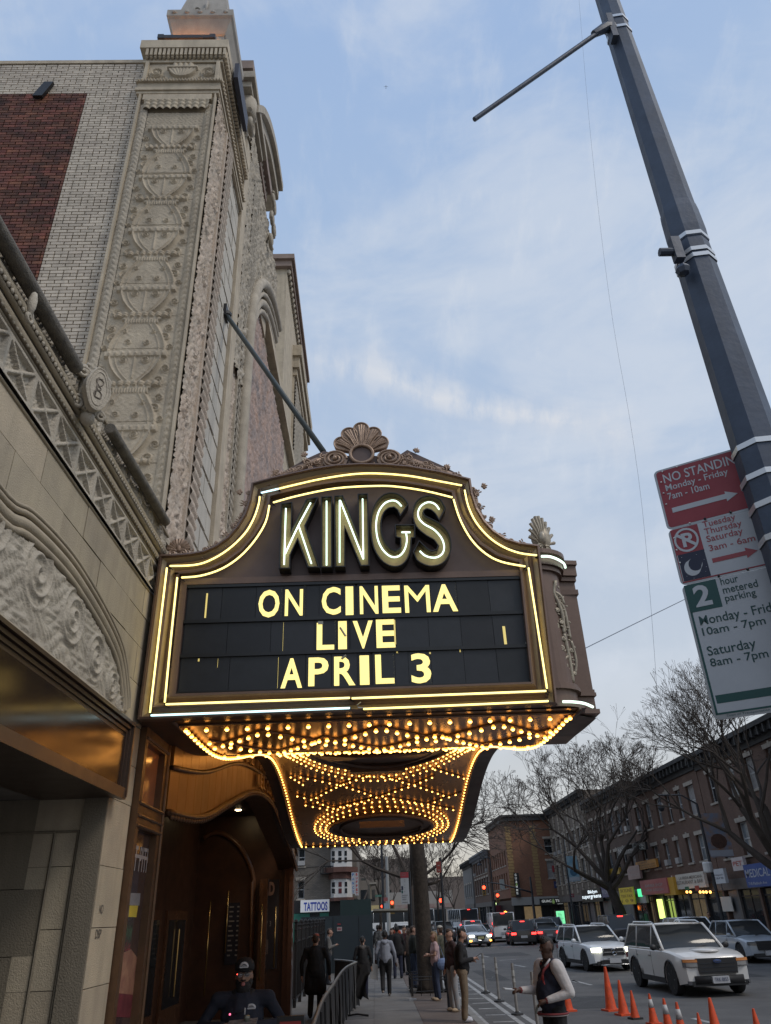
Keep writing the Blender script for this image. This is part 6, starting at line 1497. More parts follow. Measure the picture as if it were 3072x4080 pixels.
wallsign('green_neon_strip', 'small green neon strip high on the dark shopfront', (915, 957), (927, 912), (.03, .35, .12), x=BXF - .65, emit=.9, ecol=(.1, .9, .4), dep=.05, cat='neon sign')
wallsign('yellow_green_neon', 'tall glowing yellow green neon sign in the shop doorway', (1037, 1080), (1044, 970), (.5, .6, .1), x=BXF - .3, emit=1.4, ecol=(.75, 1, .22), dep=.06, cat='neon sign')
wallsign('nail_banner', 'grey and white nail salon sign board on the upper facade', (800, 727), (890, 652), (.10, .10, .10), x=BXF - .9, lines=(('Nail = Nail', .08, .95, .25, .8),), tcol=(.5, .5, .5))
wallsign('nail_sign', 'black NAIL NAIL sign beside the nail salon board', (893, 705), (950, 645), (.012, .014, .014), x=BXF - .9, lines=(('NAIL', .1, .9, .55, .85), ('NAIL', .1, .9, .15, .45)), tcol=(.42, .45, .43))
wallsign('orange_tax_sign', 'orange brown sign board with dark bands above the red awning', (905, 808), (1010, 740), (.36, .17, .03), x=BXF - .4, lines=(('TAX SERVICE', .1, .6, .68, .92), ('IMMIGRATION LAW', .05, .95, .36, .58), ('DIVORCE REAL ESTATE', .05, .95, .08, .28)), tcol=(.10, .05, .02))
wallsign('pink_board', 'faded pink board with white lines left of the orange sign', (860, 862), (915, 775), (.26, .19, .18), x=BXF - .45, lines=(('ABOGADOS', .1, .9, .6, .8), ('OFFICE', .1, .9, .2, .4)), tcol=(.36, .32, .32))
wallsign('yellow_square_sign', 'dull yellow sign half hidden behind the big tree trunk', (742, 838), (803, 790), (.30, .19, .02), x=BXF - .5)
wallsign('purple_fascia', 'purple grey fascia with white letters left of the big tree', (706, 962), (760, 895), (.10, .10, .17), x=BXF - .3, lines=(('WORLD', .1, .9, .3, .7),), tcol=(.4, .4, .45))
wallsign('black_lit_fascia', 'black fascia with two glowing white words left of the purple one', (600, 990), (703, 905), (.02, .025, .02), x=BXF - .3, lines=(('Bklyn', .35, .8, .58, .9), ('supergreens', .02, .95, .2, .5)), tcol=(.75, .85, .9), temit=1.1)
wallsign('optical_sign', 'tall black vertical OPTICAL sign partly hidden by the tree trunk', (690, 868), (712, 722), (.012, .014, .016), x=BXF - 1.0, lines=(('G', .25, .75, .85, .95), ('P', .25, .75, .70, .80), ('T', .25, .75, .55, .65), ('I', .4, .6, .40, .50), ('A', .25, .75, .2, .3), ('L', .25, .75, .05, .15)), tcol=(.4, .42, .42))
wallsign('pet_notice', 'small white notice with red letters beside the blue awning', (1455, 812), (1500, 728), (.42, .38, .38), x=BXF - .5, lines=(('PET', .1, .9, .35, .7),), tcol=(.4, .06, .05))
wallsign('white_hanging_sign', 'white rectangular hanging sign between restaurant board and shutter', (1345, 885), (1392, 795), (.40, .42, .45), x=BXF - .9, lines=(('Abiyah', .1, .9, .5, .65), ('care', .1, .9, .3, .42)), tcol=(.12, .12, .16))
wallsign('shutter_notice', 'pale curved notice painted on the grey shutter', (1395, 1040), (1435, 955), (.36, .36, .34), x=BXF - .06, dep=.05)
sl_ = thing('string_lights', 'row of amber string lights under the restaurant sign', 'string lights', (BXF - .7, 55, 2.9))
for a in (1190, 1210, 1265, 1283, 1300, 1322): p = on(*c4(a, 930), X=BXF - .7); MB().ball(p, .085, 6).build('light_bulb', mat('amber_bulb', (1, .5, .1), .4, emit=3, ecol=(1, .45, .1)), sl_)
# GUAC TIME signs
def gsign(name, label, x0, y0, x1, y1, col, lines, tcol, emit=0, Yp=gy - .2, vert=False):
    a, b = on(x0, y0, Y=Yp), on(x1, y1, Y=Yp); t = thing(name, label, 'shop sign', ((a.x + b.x) / 2, Yp, a.z)); MB().box(a.x, b.x, Yp, Yp + .12, a.z, b.z).build('sign_panel', mat('g_' + name, col, .5), t)
    W_, H_ = b.x - a.x, b.z - a.z
    for i, (s, f0, f1, g0, g1) in enumerate(lines): q = MB(); text(q, s, (a.x + f0 * W_, Yp - .012, a.z + g0 * H_), (1, 0, 0), (0, 0, 1), (f1 - f0) * W_, (g1 - g0) * H_, off=.03); q.build('sign_lettering', mat('gt_' + name, tcol, .5, emit=emit, ecol=tcol), t)
    return t, a, b
cg2 = lambda a, b: ((1930 + a * .2261) / 1.844, (3280 + b * .2261) / 1.844)
t, a, b = gsign('guac_time_sign', 'black GUAC TIME sign with avocado between the white words', *cg2(985, 1450), *cg2(1400, 1315), (.012, .013, .013), (('GUAC', .08, .48, .42, .82), ('TIME', .63, .98, .42, .82), ('restaurant', .7, .97, .1, .2)), (.62, .64, .62), .25)
q = MB(); q.lathe([(0, -.28), (.13, -.22), (.16, -.1), (.1, .08), (.04, .2), (0, .24)], ((a.x + (b.x - a.x) * .555), gy - .22, (a.z + b.z) / 2 + .05), 8); q.build('avocado', mat('avocado_green', (.20, .32, .10), .5, emit=.1, ecol=(.4, .6, .2)), t)
a, b = on(*cg2(560, 1300), Y=gy - .5), on(*cg2(640, 870), Y=gy - .5)
t = thing('guac_blade_sign', 'tall black vertical blade sign reading GUAC TIME on the brick corner', 'shop sign', (a.x, gy - .5, a.z)); MB().box(a.x, b.x - .25, gy - .5, gy - .35, a.z, b.z).build('sign_panel', mat('g_guac_time_sign', (.012, .013, .013)), t)
for i, c in enumerate('GUAC'): q = MB(); text(q, c, (a.x + .1, gy - .52, b.z - .35 - i * .34), (1, 0, 0), (0, 0, 1), .2, .25, off=.02); q.build('sign_lettering', mat('gt_guac_time_sign', (.62, .64, .62)), t)
for i, c in enumerate('TIME'): q = MB(); text(q, c, (a.x + .1, gy - .52, a.z + 1.28 - i * .34), (1, 0, 0), (0, 0, 1), .2, .25, off=.02); q.build('sign_lettering', mat('gt_guac_time_sign', (.62, .64, .62)), t)
MB().ball((a.x + .2, gy - .52, (a.z + b.z) / 2), (.1, .02, .17), 8).build('avocado', mat('avocado_green', (.20, .32, .10)), t)
gsign('red_poster', 'small red poster in the upper window of the corner building', *cg2(1205, 860), *cg2(1270, 745), (.30, .03, .04), (), (1, 1, 1)); gsign('pale_poster', 'pale poster below the red one on the corner building', *cg2(1215, 985), *cg2(1340, 890), (.30, .28, .27), (('open', .2, .8, .3, .7),), (.2, .1, .1)); gsign('arrow_sign', 'dark blue sign with white arrow below the pale poster', *cg2(1238, 1145), *cg2(1350, 1020), (.03, .04, .12), (('=>', .2, .85, .25, .65),), (.4, .42, .48))
gsign('red_canopy', 'dark red shop canopy left of the corner building', *cg2(215, 1590), *cg2(480, 1440), (.13, .02, .03), (), (1, 1, 1), Yp=gy + 10); gsign('purple_neon_sign', 'purple lit shop sign above the dark red canopy', *cg2(310, 1430), *cg2(450, 1370), (.05, .03, .10), (('KETU', .1, .9, .2, .8),), (.45, .3, .9), .8, Yp=gy + 9.5)
gsign('bright_shop_light', 'bright white and green shop lights at the far corner', *cg2(170, 1450), *cg2(250, 1390), (.2, .3, .12), (('OKS', .1, .9, .2, .8),), (.8, 1, .5), 2.5, Yp=gy + 20); gsign('blue_shop_sign', 'deep blue shop sign below the bright lights', *cg2(100, 1510), *cg2(175, 1455), (.03, .05, .30), (), (1, 1, 1), Yp=gy + 20)
b_ = on(*cg2(128, 1408), Y=gy + 19); t = MB().ball(b_, .42, 8).build('globe_light', mat('globe', (1, 1, .8), .3, emit=5, ecol=(.95, 1, .7))); props(t, 'white globe shop light at the far corner left of the red canopy', 'lamp')
# kiosk
a, b = on(*cg2(1290, 1775), Y=80), on(*cg2(1400, 1545), Y=80)
ks = thing('info_kiosk', 'slim information kiosk with glowing green screen beyond the white cars', 'kiosk', ((a.x + b.x) / 2, 80, 0)); MB().box(a.x - .06, b.x + .06, 80.02, 80.3, 0, b.z + .12).build('kiosk_case', BLACK, ks); MB().box(a.x, b.x, 79.99, 80.02, a.z, b.z).build('screen', mat('green_screen', (.1, .6, .3), .3, emit=.75, ecol=(.25, .95, .45)), ks)
q = MB(); 
for i in range(8): q.box(a.x + .12, a.x + random.uniform(.4, .75), 79.975, 79.985, b.z - .2 - i * .11, b.z - .17 - i * .11)
q.build('screen_text', mat('screen_ink', (.03, .2, .1), .5), ks, kind='stuff')
# ================= vehicles =================
TYRE = mat('tyre_rubber', (.014, .014, .015), .8); RIM = mat('alloy_rim', (.16, .165, .17), .35, metal=.8, var=.3, vs=9); CGL = mat('car_glass', (.04, .045, .05), .1, spec=.35)
TRIM = mat('black_trim', (.016, .016, .018), .55); CHR = mat('chrome', (.55, .56, .58), .15, metal=1.0)
HL = mat('headlight_on', (1, 1, .8), .2, emit=7, ecol=(1, .97, .70)); HLO = mat('headlight_glass', (.10, .105, .115), .1, spec=.9); AMB = mat('amber_lens', (.55, .22, .07), .25); AMBL = mat('amber_lamp_on', (1, .5, .1), .2, emit=5, ecol=(1, .42, .05))
TLO = mat('tail_lens', (.28, .012, .02), .2); TLL = mat('tail_light_on', (1, .05, .03), .2, emit=4.5, ecol=(1, .035, .03)); PLT = mat('number_plate', (.45, .46, .48), .5, var=.3, vs=30, alt=(.25, .26, .32)); PLY = mat('number_plate_yellow', (.45, .42, .20), .5)
def paint(n, c, r=.28): return mat('paint_' + n, c, r, coat=.6)
WHT, PEARL, SIL, BLK, GRY, DGR = paint('white', (.66, .68, .70)), paint('pearl', (.64, .63, .61)), paint('silver', (.34, .385, .44)), paint('black', (.018, .018, .022)), paint('grey', (.13, .145, .16)), paint('dark', (.045, .05, .058))
def bevel(o, w_):
    b = o.modifiers.new('bevel', 'BEVEL'); b.width = w_; b.segments = 2; b.limit_method = 'ANGLE'; b.angle_limit = .5
def car(name, label, pos, rz, style='suv', L_=4.7, W_=1.9, H_=1.7, pm=WHT, lights=(), wheel=.36, group=None, plate=PLT, front='grille', hood=None, belt=None, roofm=None, lamp=None, mirror=None, rails=False):
    """y forward; nose at +L/2. style: suv, sedan, hatch, van, bus"""
    t = thing(name, label, {'bus': 'bus', 'van': 'van'}.get(style, 'car'), (0, 0, 0), group)
    hl, hw = L_ / 2, W_ / 2; wb = L_ * .3; sh = belt or H_ * (.60 if style in ('suv', 'hatch') else .66 if style == 'sedan' else .55); hz_ = hood or sh * .97
    boxy = style in ('van', 'bus')
    ends = {'suv': (-hl + .04, -hl + .42, hl * .08, hl * .40), 'hatch': (-hl + .15, -hl + .75, hl * .10, hl * .46), 'sedan': (-hl + .55, -hl + 1.25, hl * .12, hl * .52), 'van': (-hl + .01, -hl + .10, hl * .50, hl * .72), 'bus': (-hl + .01, -hl + .06, hl * .94, hl * .98)}[style]
    yb = [wheel + .06, -wheel - .06]
    st = sorted({-hl, -hl + .06, -hl + .18, -hl + .5, hl - .5, hl - .18, hl - .06, hl, 0, -wb * .5, wb * .5, *[s * wb + d * wheel * 1.16 for s in (-1, 1) for d in (-1.001, -1, -.9, -.7, -.4, 0, .4, .7, .9, 1, 1.001)]})
    q = MB(); n = 0
    zb0 = wheel * .72
    for y in st:
        e_ = max(0, abs(y) - (hl - .5)) / .5; w_ = hw * (1 - .13 * e_ ** 2.2); 
        d = min(abs(y - wb), abs(y + wb)); r = wheel * 1.16; ar = wheel + math.sqrt(max(r * r - d * d, 0)) if d < r else zb0
        ar = max(ar, zb0); zt = sh if y < ends[3] else sh + (hz_ - sh) * 1 - (.16 * ((y - ends[3]) / (hl - ends[3])) ** 2 * (0 if boxy else 1))
        if y < ends[0] + .3 and style == 'sedan': zt = sh - .03
        if abs(y) > hl - .05: zt -= .06; 
        zl = ar if d < r else zb0 + .06 * e_
        ring = [(0, zb0 + .05), (w_ * .80, zb0 + .05 if d >= r else ar), (w_ * .97, zl), (w_, max(zl + .04, sh * .55)), (w_ * 1.0, max(zl + .05, sh * .78)), (w_ * .97, max(zt - .05, zl + .07)), (w_ * .90, max(zt, zl + .08)), (w_ * .5, max(zt, zl + .08) + .03), (0, max(zt, zl + .08) + .035)]
        full = ring + [(-a, b) for a, b in reversed(ring[1:-1])]; n = len(full); q.v += [(a, y - (1 if y > 0 else -1) * .16 * e_ * (max(0, abs(a) - hw * .5) / (hw * .5)) ** 2.2, b) for a, b in full]
    for i in range(len(st) - 1):
        for j in range(n): q.f.append((i * n + j, i * n + (j + 1) % n, (i + 1) * n + (j + 1) % n, (i + 1) * n + j)); q.mi.append(0)
    q.f += [tuple(range(n))[::-1], tuple((len(st) - 1) * n + j for j in range(n))]; q.mi += [0, 0]
    body_ = q.build('body', pm, t, smooth=50); bevel(body_, .03)
    # greenhouse
    g = MB(); y0, y1, y2, y3 = ends; ys_ = [y0, y1, y1 + (y2 - y1) * .33, y1 + (y2 - y1) * .66, y2, y3]; zr_ = H_ - .03
    wt = hw * (.80 if not boxy else .95); wbt = hw * .93
    hts = [sh - .02, zr_ - .03, zr_, zr_ + .02, zr_ - .03, sh - .02]; rg = []
    for y, z in zip(ys_, hts):
        f = (z - sh) / (zr_ - sh); w_ = wbt + (wt - wbt) * max(0, min(1, f)); rg.append([(wbt, sh - .02), (w_, z - .05 if f > .5 else z), (w_ - .09, z), (0, z + (.02 if f > .5 else 0)), (-w_ + .09, z), (-w_, z - .05 if f > .5 else z), (-wbt, sh - .02)])
    for y, r_ in zip(ys_, rg): g.v += [(a, y, b) for a, b in r_]
    for i in range(5):
        for j in range(6):
            glass = (j in (0, 5)) or (i in (0, 4))
            if boxy and style == 'van' and j in (0, 5) and i < 3: glass = False
            g.f.append((i * 7 + j, i * 7 + j + 1, i * 7 + 8 + j, i * 7 + 7 + j)); g.mi.append(1 if glass else 0)
    bevel(g.build('cabin', [roofm or pm, CGL], t, smooth=50), .03)
    pl_ = MB()
    for s in (-1, 1):
        for (ya, za), (yb_, zb_) in (((y3, sh), (y2, zr_ - .02)), ((y0, sh), (y1, zr_ - .03))): pl_.tube([(s * wbt * .985, ya, za), (s * (wt - .02), yb_, zb_)], .042, 6)
        pl_.tube([(s * (wt - .02), y1, zr_ - .02), (s * (wt - .02), y2, zr_ - .02)], .04, 6)
        for f in ((.33, .72) if style != 'bus' else (.15, .3, .45, .6, .75, .9)): yy2 = y0 + (y3 - y0) * f; pl_.tube([(s * wbt * .985, yy2, sh), (s * (wt - .01), yy2, zr_ - .04)], .035, 5)
        pl_.tube([(s * wbt * .99, y0, sh), (s * wbt * .99, y3, sh)], .028, 5)
    pl_.build('window_pillars', pm, t, smooth=True, kind='stuff')
    if rails:
        for s in (-1, 1): q = MB(); q.tube([(s * wt * .9, y1 + .1, zr_), (s * wt * .9, y1 + .3, zr_ + .07), (s * wt * .9, y2 - .3, zr_ + .07), (s * wt * .9, y2 - .05, zr_)], .022, 5); q.build('roof_rail', TRIM if rails == 1 else CHR, t)
    for sx in (-1, 1):
        for sy in (-1, 1):
            ax = Matrix.Rotation(PI / 2, 3, 'Y'); c = Vector((sx * (hw - .12), sy * wb, wheel)); q = MB(); q.lathe([(wheel * .62, -.11), (wheel * .95, -.115), (wheel, -.08), (wheel, .08), (wheel * .95, .115), (wheel * .62, .11)], c, 20, axis=ax); ty = q.build('wheel', TYRE, t, smooth=35)
            q = MB(); q.lathe([(0, .02 * sx), (wheel * .62, .02 * sx), (wheel * .66, .10 * sx), (wheel * .6, .10 * sx), (wheel * .56, .04 * sx)], c, 16, axis=ax)
            for k in range(5): a = k * 2 * PI / 5; q.tube([c + Vector((sx * .07, 0, 0)), c + Vector((sx * .09, math.cos(a) * wheel * .6, math.sin(a) * wheel * .6))], .03, 4)
            q.build('rim', RIM, ty)
            q = MB(); q.tube([(sx * (hw * 1.0), sy * wb + math.cos(a) * wheel * 1.17, wheel + math.sin(a) * wheel * 1.17) for a in np.linspace(0, PI, 11)], .025, 5); q.build('wheel_arch_trim', TRIM, t)
    sk = MB()
    for s in (-1, 1): sk.box(s * hw * .97 - .03, s * hw * .97 + .03, -wb + wheel * 1.2, wb - wheel * 1.2, zb0 - .02, zb0 + .12)
    sk.box(-hw * .78, hw * .78, hl - .12, hl - .025, zb0 - .02, zb0 + .11); sk.box(-hw * .84, hw * .84, -hl + .02, -hl + .12, zb0 - .02, zb0 + .16); sk.box(-hw * .9, hw * .9, -hl + .15, hl - .15, zb0 + .0, zb0 + .05)
    sk.build('lower_trim', TRIM, t, kind='stuff')
    def face(x0, x1, z0, z1, m, nm, yf=None, th=.03, taper=0):
        y = (yf if yf is not None else hl); s = 1 if y > 0 else -1; q = MB(); k = 6; q.prism([(x0 + (x1 - x0) * i / k, z0) for i in range(k + 1)] + [(x1 + taper + (x0 - x1 - 2 * taper) * i / k, z1) for i in range(k + 1)], lambda u, v, d: (u, y - s * .16 * (max(0, abs(u) - hw * .5) / (hw * .5)) ** 2.2 + s * d, v), -.06, th); return q.build(nm, m, t)
    zf = sh * .80
    if front == 'grille':
        face(-hw * .54, hw * .54, sh * .50, sh * .84, TRIM, 'grille', taper=.05, th=.016)
        for k in range(3): face(-hw * .50, hw * .50, sh * (.55 + k * .085), sh * (.555 + k * .085) + .012, DKMETAL, 'grille_bar', th=.024)
    elif front == 'oval':
        face(-hw * .50, hw * .50, sh * .56, sh * .80, TRIM, 'grille', taper=-.06); face(-hw * .46, hw * .46, sh * .655, sh * .69, CHR, 'grille_bar', th=.05); q = MB(); q.lathe([(.0, 0), (.02, 0), (.02, .01)], (0, hl + .03, sh * .68), 5)
        q = MB(); q.tube([(math.cos(a) * .115, hl + .065, sh * .68 + math.sin(a) * .115) for a in np.linspace(0, 2 * PI, 19)[:-1]], .012, 5, closed=True); [q.tube([(0, hl + .065, sh * .68), (math.cos(a) * .11, hl + .065, sh * .68 + math.sin(a) * .11)], [.016, .006], 4) for a in (PI / 2, PI / 2 + 2.09, PI / 2 + 4.19)]; q.build('star_badge', CHR, t)
        face(-hw * .62, hw * .62, sh * .26, sh * .40, TRIM, 'air_intake'); face(-hw * .66, hw * .66, sh * .24, sh * .265, CHR, 'bumper_strip', th=.05); face(-hw * .5, hw * .5, sh * .405, sh * .43, CHR, 'bumper_strip', th=.05)
    elif front == 'v':
        face(-hw * .25, hw * .25, sh * .45, sh * .80, TRIM, 'grille', taper=.12)
        for s in (-1, 1): q = MB(); q.tube([(s * hw * .42, hl + .03, sh * .82), (s * hw * .26, hl + .05, sh * .5), (0, hl + .06, sh * .44)], .03, 5); q.build('grille_bar', CHR, t)
    if front:
        face(-.24, .24, sh * .30 if front != 'v' else sh * .56, sh * .30 + .17 if front != 'v' else sh * .56 + .15, plate, 'number_plate', th=.07)
        for s in (-1, 1):
            m = HL if 'head' in lights else HLO; x0, x1 = s * hw * .56, s * hw * .93
            face(min(x0, x1), max(x0, x1), zf - (.17 if lamp else .11), zf + .02, m, 'headlight', th=.014)
            if 'amber' in lights: face(min(s * hw * .76, x1), max(s * hw * .76, x1), sh * .38, sh * .48, AMBL, 'indicator', th=.035)
            if lamp == 'big':
                face(min(x0, x1), max(x0, x1), zf - .045, zf + .025, AMB, 'indicator', th=.022); face(min(x0 * 1.02, x1 * .93), max(x0 * 1.02, x1 * .93), zf - .15, zf - .06, mat('lamp_bowl', (.25, .25, .25), .1, spec=.9), 'lamp_bowl', th=.02)
                face(min(s * hw * .80, s * hw * .88), max(s * hw * .80, s * hw * .88), sh * .28, sh * .36, HLO, 'fog_lamp', th=.04)
    zt = sh * .78 if style != 'van' else H_ * .62
    for s in (-1, 1):
        m = TLL if 'tail' in lights else TLO; x0, x1 = sorted((s * hw * (.60 if style != 'van' else .86), s * hw * .96)); face(x0, x1, zt - .07, zt + .07 if style != 'van' else zt + .12, m, 'tail_light', yf=-hl, th=.035)
    if 'brake' in lights: q = MB(); q.box(-.16, .16, -hl + (.02 if boxy else .38 if style == 'suv' else 1.15) - .02, -hl + (.1 if boxy else .45 if style == 'suv' else 1.2), H_ - .12, H_ - .07); q.build('brake_light', TLL, t)
    if not boxy or style == 'van': face(-.24, .24, sh * .5, sh * .5 + .16, PLT, 'number_plate', yf=-hl, th=.04)
    if style == 'van': face(-hw * .78, -.04, H_ * .60, H_ * .88, CGL, 'rear_window', yf=-hl, th=.012); face(.04, hw * .78, H_ * .60, H_ * .88, CGL, 'rear_window', yf=-hl, th=.012)
    for s in (-1, 1):
        q = MB(); q.ball((s * (hw + .12), y3 - .22, sh + .06), (.11, .06, .085), 8); q.tube([(s * hw * .9, y3 - .22, sh + .01), (s * (hw + .08), y3 - .22, sh + .03)], .022, 5); q.build('wing_mirror', mirror or (pm if style != 'bus' else TRIM), t, smooth=True)
        if not boxy:
            for f in (.36, .68): yy2 = y0 + (y3 - y0) * f; q = MB(); q.box(s * hw * .985 - .012, s * hw * .985 + .03, yy2, yy2 + .17, sh * .83, sh * .86); q.build('door_handle', CHR, t)
            for f in (.04, .37, .74): yy2 = y0 + (y3 - y0) * f; q = MB(); q.box(s * hw * .999 - .004, s * hw * .999 + .003, yy2, yy2 + .012, wheel * .95, sh * .95); q.build('door_gap', TRIM, t)
    if not boxy:
        q = MB(); q.tube([(-.05, y3 + .02, sh + .02), (-.5, y3 - .12, sh + .08)], .012, 4); q.build('wiper', TRIM, t)
    t.location = pos; t.rotation_euler = (0, 0, rz); return t
def seat_head(t, xs, y, z):
    for x in xs: q = MB(); q.ball((x, y, z), (.12, .06, .14), 6); q.build('headrest', TRIM, t)
Z = RZ
def gp(a, b, Z_=RZ): p = on(*c3(a, b), Z=Z_); return p
e0, e1, e2 = gp(930, 888), gp(1440, 870), gp(655, 825)
fm_ = (e0 + e1) / 2
ex = car('suv_car', 'white seven seat SUV with black grille and steel wheels, nearest car facing the camera', (fm_.x - .04, fm_.y + 1.05 + .38, Z), PI + .03, 'suv', 5.0, 2.02, 1.80, PEARL, wheel=.40, lamp='big', rails=2, mirror=TRIM, belt=1.12, hood=1.12)
q = MB(); q.lathe([(0, 0), (.115, 0), (.115, .008), (0, .02)], (0, 0, 0), 18); q.v = [(a, 2.55 + c, .865 + b * .42) for a, b, c in q.v]; q.build('oval_badge', mat('badge_blue', (.03, .06, .18), .3), None, local=True).parent = ex
q = MB(); text(q, 'Ford', (.08, 2.575, .835), (-1, 0, 0), (0, 0, 1), .16, .055); o = q.build('badge_script', CHR, None, local=True); o.parent = ex
for nm_, fn_ in (('hood_bulge', lambda q: q.ball((.0, 1.75, 1.10), (.42, .55, .07), 12)), ('wheel_moulding', lambda q: q.box(-.70, .70, 2.42, 2.49, .32, .52))):
    q = MB(); fn_(q); o = q.build(nm_, PEARL if nm_ == 'hood_bulge' else TRIM, None, smooth=True, local=True); o.parent = ex
q = MB(); text(q, 'TRK 8853', (.19, 2.585, .385), (-1, 0, 0), (0, 0, 1), .38, .09); o = q.build('plate_number', mat('plate_ink', (.05, .06, .12), .5), None, local=True); o.parent = ex
m0, m1 = gp(250, 712), gp(570, 695); mm = (m0 + m1) / 2
car('suv_car', 'white compact SUV with oval chrome grille and headlights on, behind the nearest SUV', (mm.x, mm.y + 1.3 + .3, Z), PI + .10, 'suv', 4.7, 1.9, 1.64, WHT, ('head',), .37, front='oval', roofm=None, rails=2, belt=1.03, hood=1.0)
sb_ = gp(1600, 640)
car('parked_car', 'silver blue hatchback parked at the far kerb, right of the nearest SUV', (16.6, sb_.y - 1.4 + 2.8, Z), PI - .0, 'hatch', 4.45, 1.82, 1.6, SIL, (), .36, 'cars parked at the far kerb', belt=.98)
car('parked_car', 'white van like SUV parked at the far kerb, just behind the silver hatchback', (16.3, sb_.y + 6.6, Z), PI, 'suv', 4.7, 1.85, 1.72, WHT, (), .36, 'cars parked at the far kerb')
car('parked_car', 'dark SUV with one glowing red brake light, between the two white SUVs', (14.8, 52.5, Z), -.02, 'suv', 4.8, 1.9, 1.9, BLK, ('brake',), .38)
rc = on(1655, 2075, Y=20.0)
car('passing_car', 'grey green car cut off by the right picture edge with a red tail light', (12.55, 19.6, Z), PI - .02 + PI, 'sedan', 4.7, 1.85, 1.45, mat('paint_greygreen', (.20, .22, .20), .28, coat=.5), (), .35)
def cz(a, b, Z_=RZ): return on(*c2(a, b), Z=Z_)
nL, nR = cz(450, 1235), cz(690, 1232)
car('sedan_car', 'white sedan with v shaped grille, lit headlight and amber lamps, facing the camera', ((nL.x + nR.x) / 2, (nL.y + nR.y) / 2 + 2.4, Z), PI + .12, 'sedan', 4.7, 1.85, 1.46, mat('paint_white2', (.42, .46, .52), .25, coat=.5), ('head', 'amber'), .34, front='v', plate=PLY)
bL, bR = cz(960, 1212), cz(1240, 1215)
car('traffic_car', 'black SUV with bright red tail and brake lights in the middle of the road', ((bL.x + bR.x) / 2, (bL.y + bR.y) / 2 + 1.9, Z), -.05, 'suv', 4.7, 1.95, 1.68, BLK, ('tail', 'brake'), .37)
vL = cz(930, 1185); car('white_van', 'white high roofed van with red lights queued left of the black SUV', (vL.x - .1, vL.y + 4.4, Z), -.03, 'van', 5.4, 2.0, 2.25, WHT, ('tail', 'brake'), .36)
gS = cz(1380, 1190); car('traffic_car', 'grey sedan with crimson tail lights right of the black SUV', (gS.x, gS.y + 2.2, Z), -.03, 'sedan', 4.7, 1.85, 1.45, GRY, ('tail',), .34)
gU = cz(215, 1178); car('oncoming_car', 'dark grey SUV facing the camera behind the man with a phone', (gU.x, gU.y + 2.3, Z), PI + .05, 'suv', 4.7, 1.9, 1.68, DGR, (), .36)
car('traffic_car', 'silver car with red tail lights queued left of the white van', (vL.x - 2.2, vL.y + 9, Z), 0, 'suv', 4.6, 1.85, 1.7, SIL, ('tail', 'brake'), .36)
car('motorcycle_like_car', 'small dark car with one red light close to the kerb side of the van', (vL.x - 2.3, vL.y + 1.8, Z), 0, 'hatch', 3.9, 1.7, 1.45, DGR, ('tail',), .33)
car('distant_car', 'pale grey sedan facing the camera beyond the lit white sedan', (6.9, 96, Z), PI, 'sedan', 4.6, 1.8, 1.45, GRY, (), .33, 'distant cars in the junction'); car('distant_car', 'white sedan farther back right of the pale grey one', (9.6, 104, Z), PI, 'sedan', 4.6, 1.8, 1.45, WHT, (), .33, 'distant cars in the junction')
car('distant_car', 'dark car with red tail lights crossing the junction left of the shuttle bus', (4.9, 93, Z), .9, 'sedan', 4.6, 1.8, 1.45, BLK, ('tail',), .33, 'distant cars in the junction'); car('distant_car', 'white car side on beyond the crowd on the pavement', (2.4, 90, Z), 1.5, 'sedan', 4.6, 1.8, 1.45, WHT, (), .33, 'distant cars in the junction'); car('distant_car', 'silver car side on left of the white one beyond the crowd', (-2.0, 92, Z), 1.55, 'hatch', 4.4, 1.8, 1.5, SIL, (), .33, 'distant cars in the junction')
car('parked_car', 'grey SUV parked beside the green information kiosk', (13.6, 70, Z), 0, 'suv', 4.6, 1.85, 1.7, GRY, ('tail',), .36, 'cars parked at the far kerb'); car('parked_car', 'silver SUV parked beyond the grey sedan with crimson lights', (16.2, 79, Z), 0, 'suv', 4.7, 1.9, 1.72, SIL, (), .36, 'cars parked at the far kerb'); car('parked_car', 'dark blue car farther along the far kerb', (15.9, 88, Z), 0, 'sedan', 4.7, 1.9, 1.5, DGR, (), .36, 'cars parked at the far kerb')
sL, sR = on(*c2(300, 870), Y=100), on(*c2(550, 870), Y=100)
car('shuttle_bus', 'white shuttle minibus with dark rear windows and red top lights', ((sL.x + sR.x) / 2, 103, Z), .12, 'bus', 7, 2.35, 2.75, WHT, ('tail', 'brake'), .42, front=None, belt=1.35)
bs = car('city_bus', 'long white city bus crossing the street behind the tree and cars', (1.0, 112, Z), PI / 2, 'bus', 13.5, 2.5, 3.0, WHT, (), .48, front=None, belt=1.55)

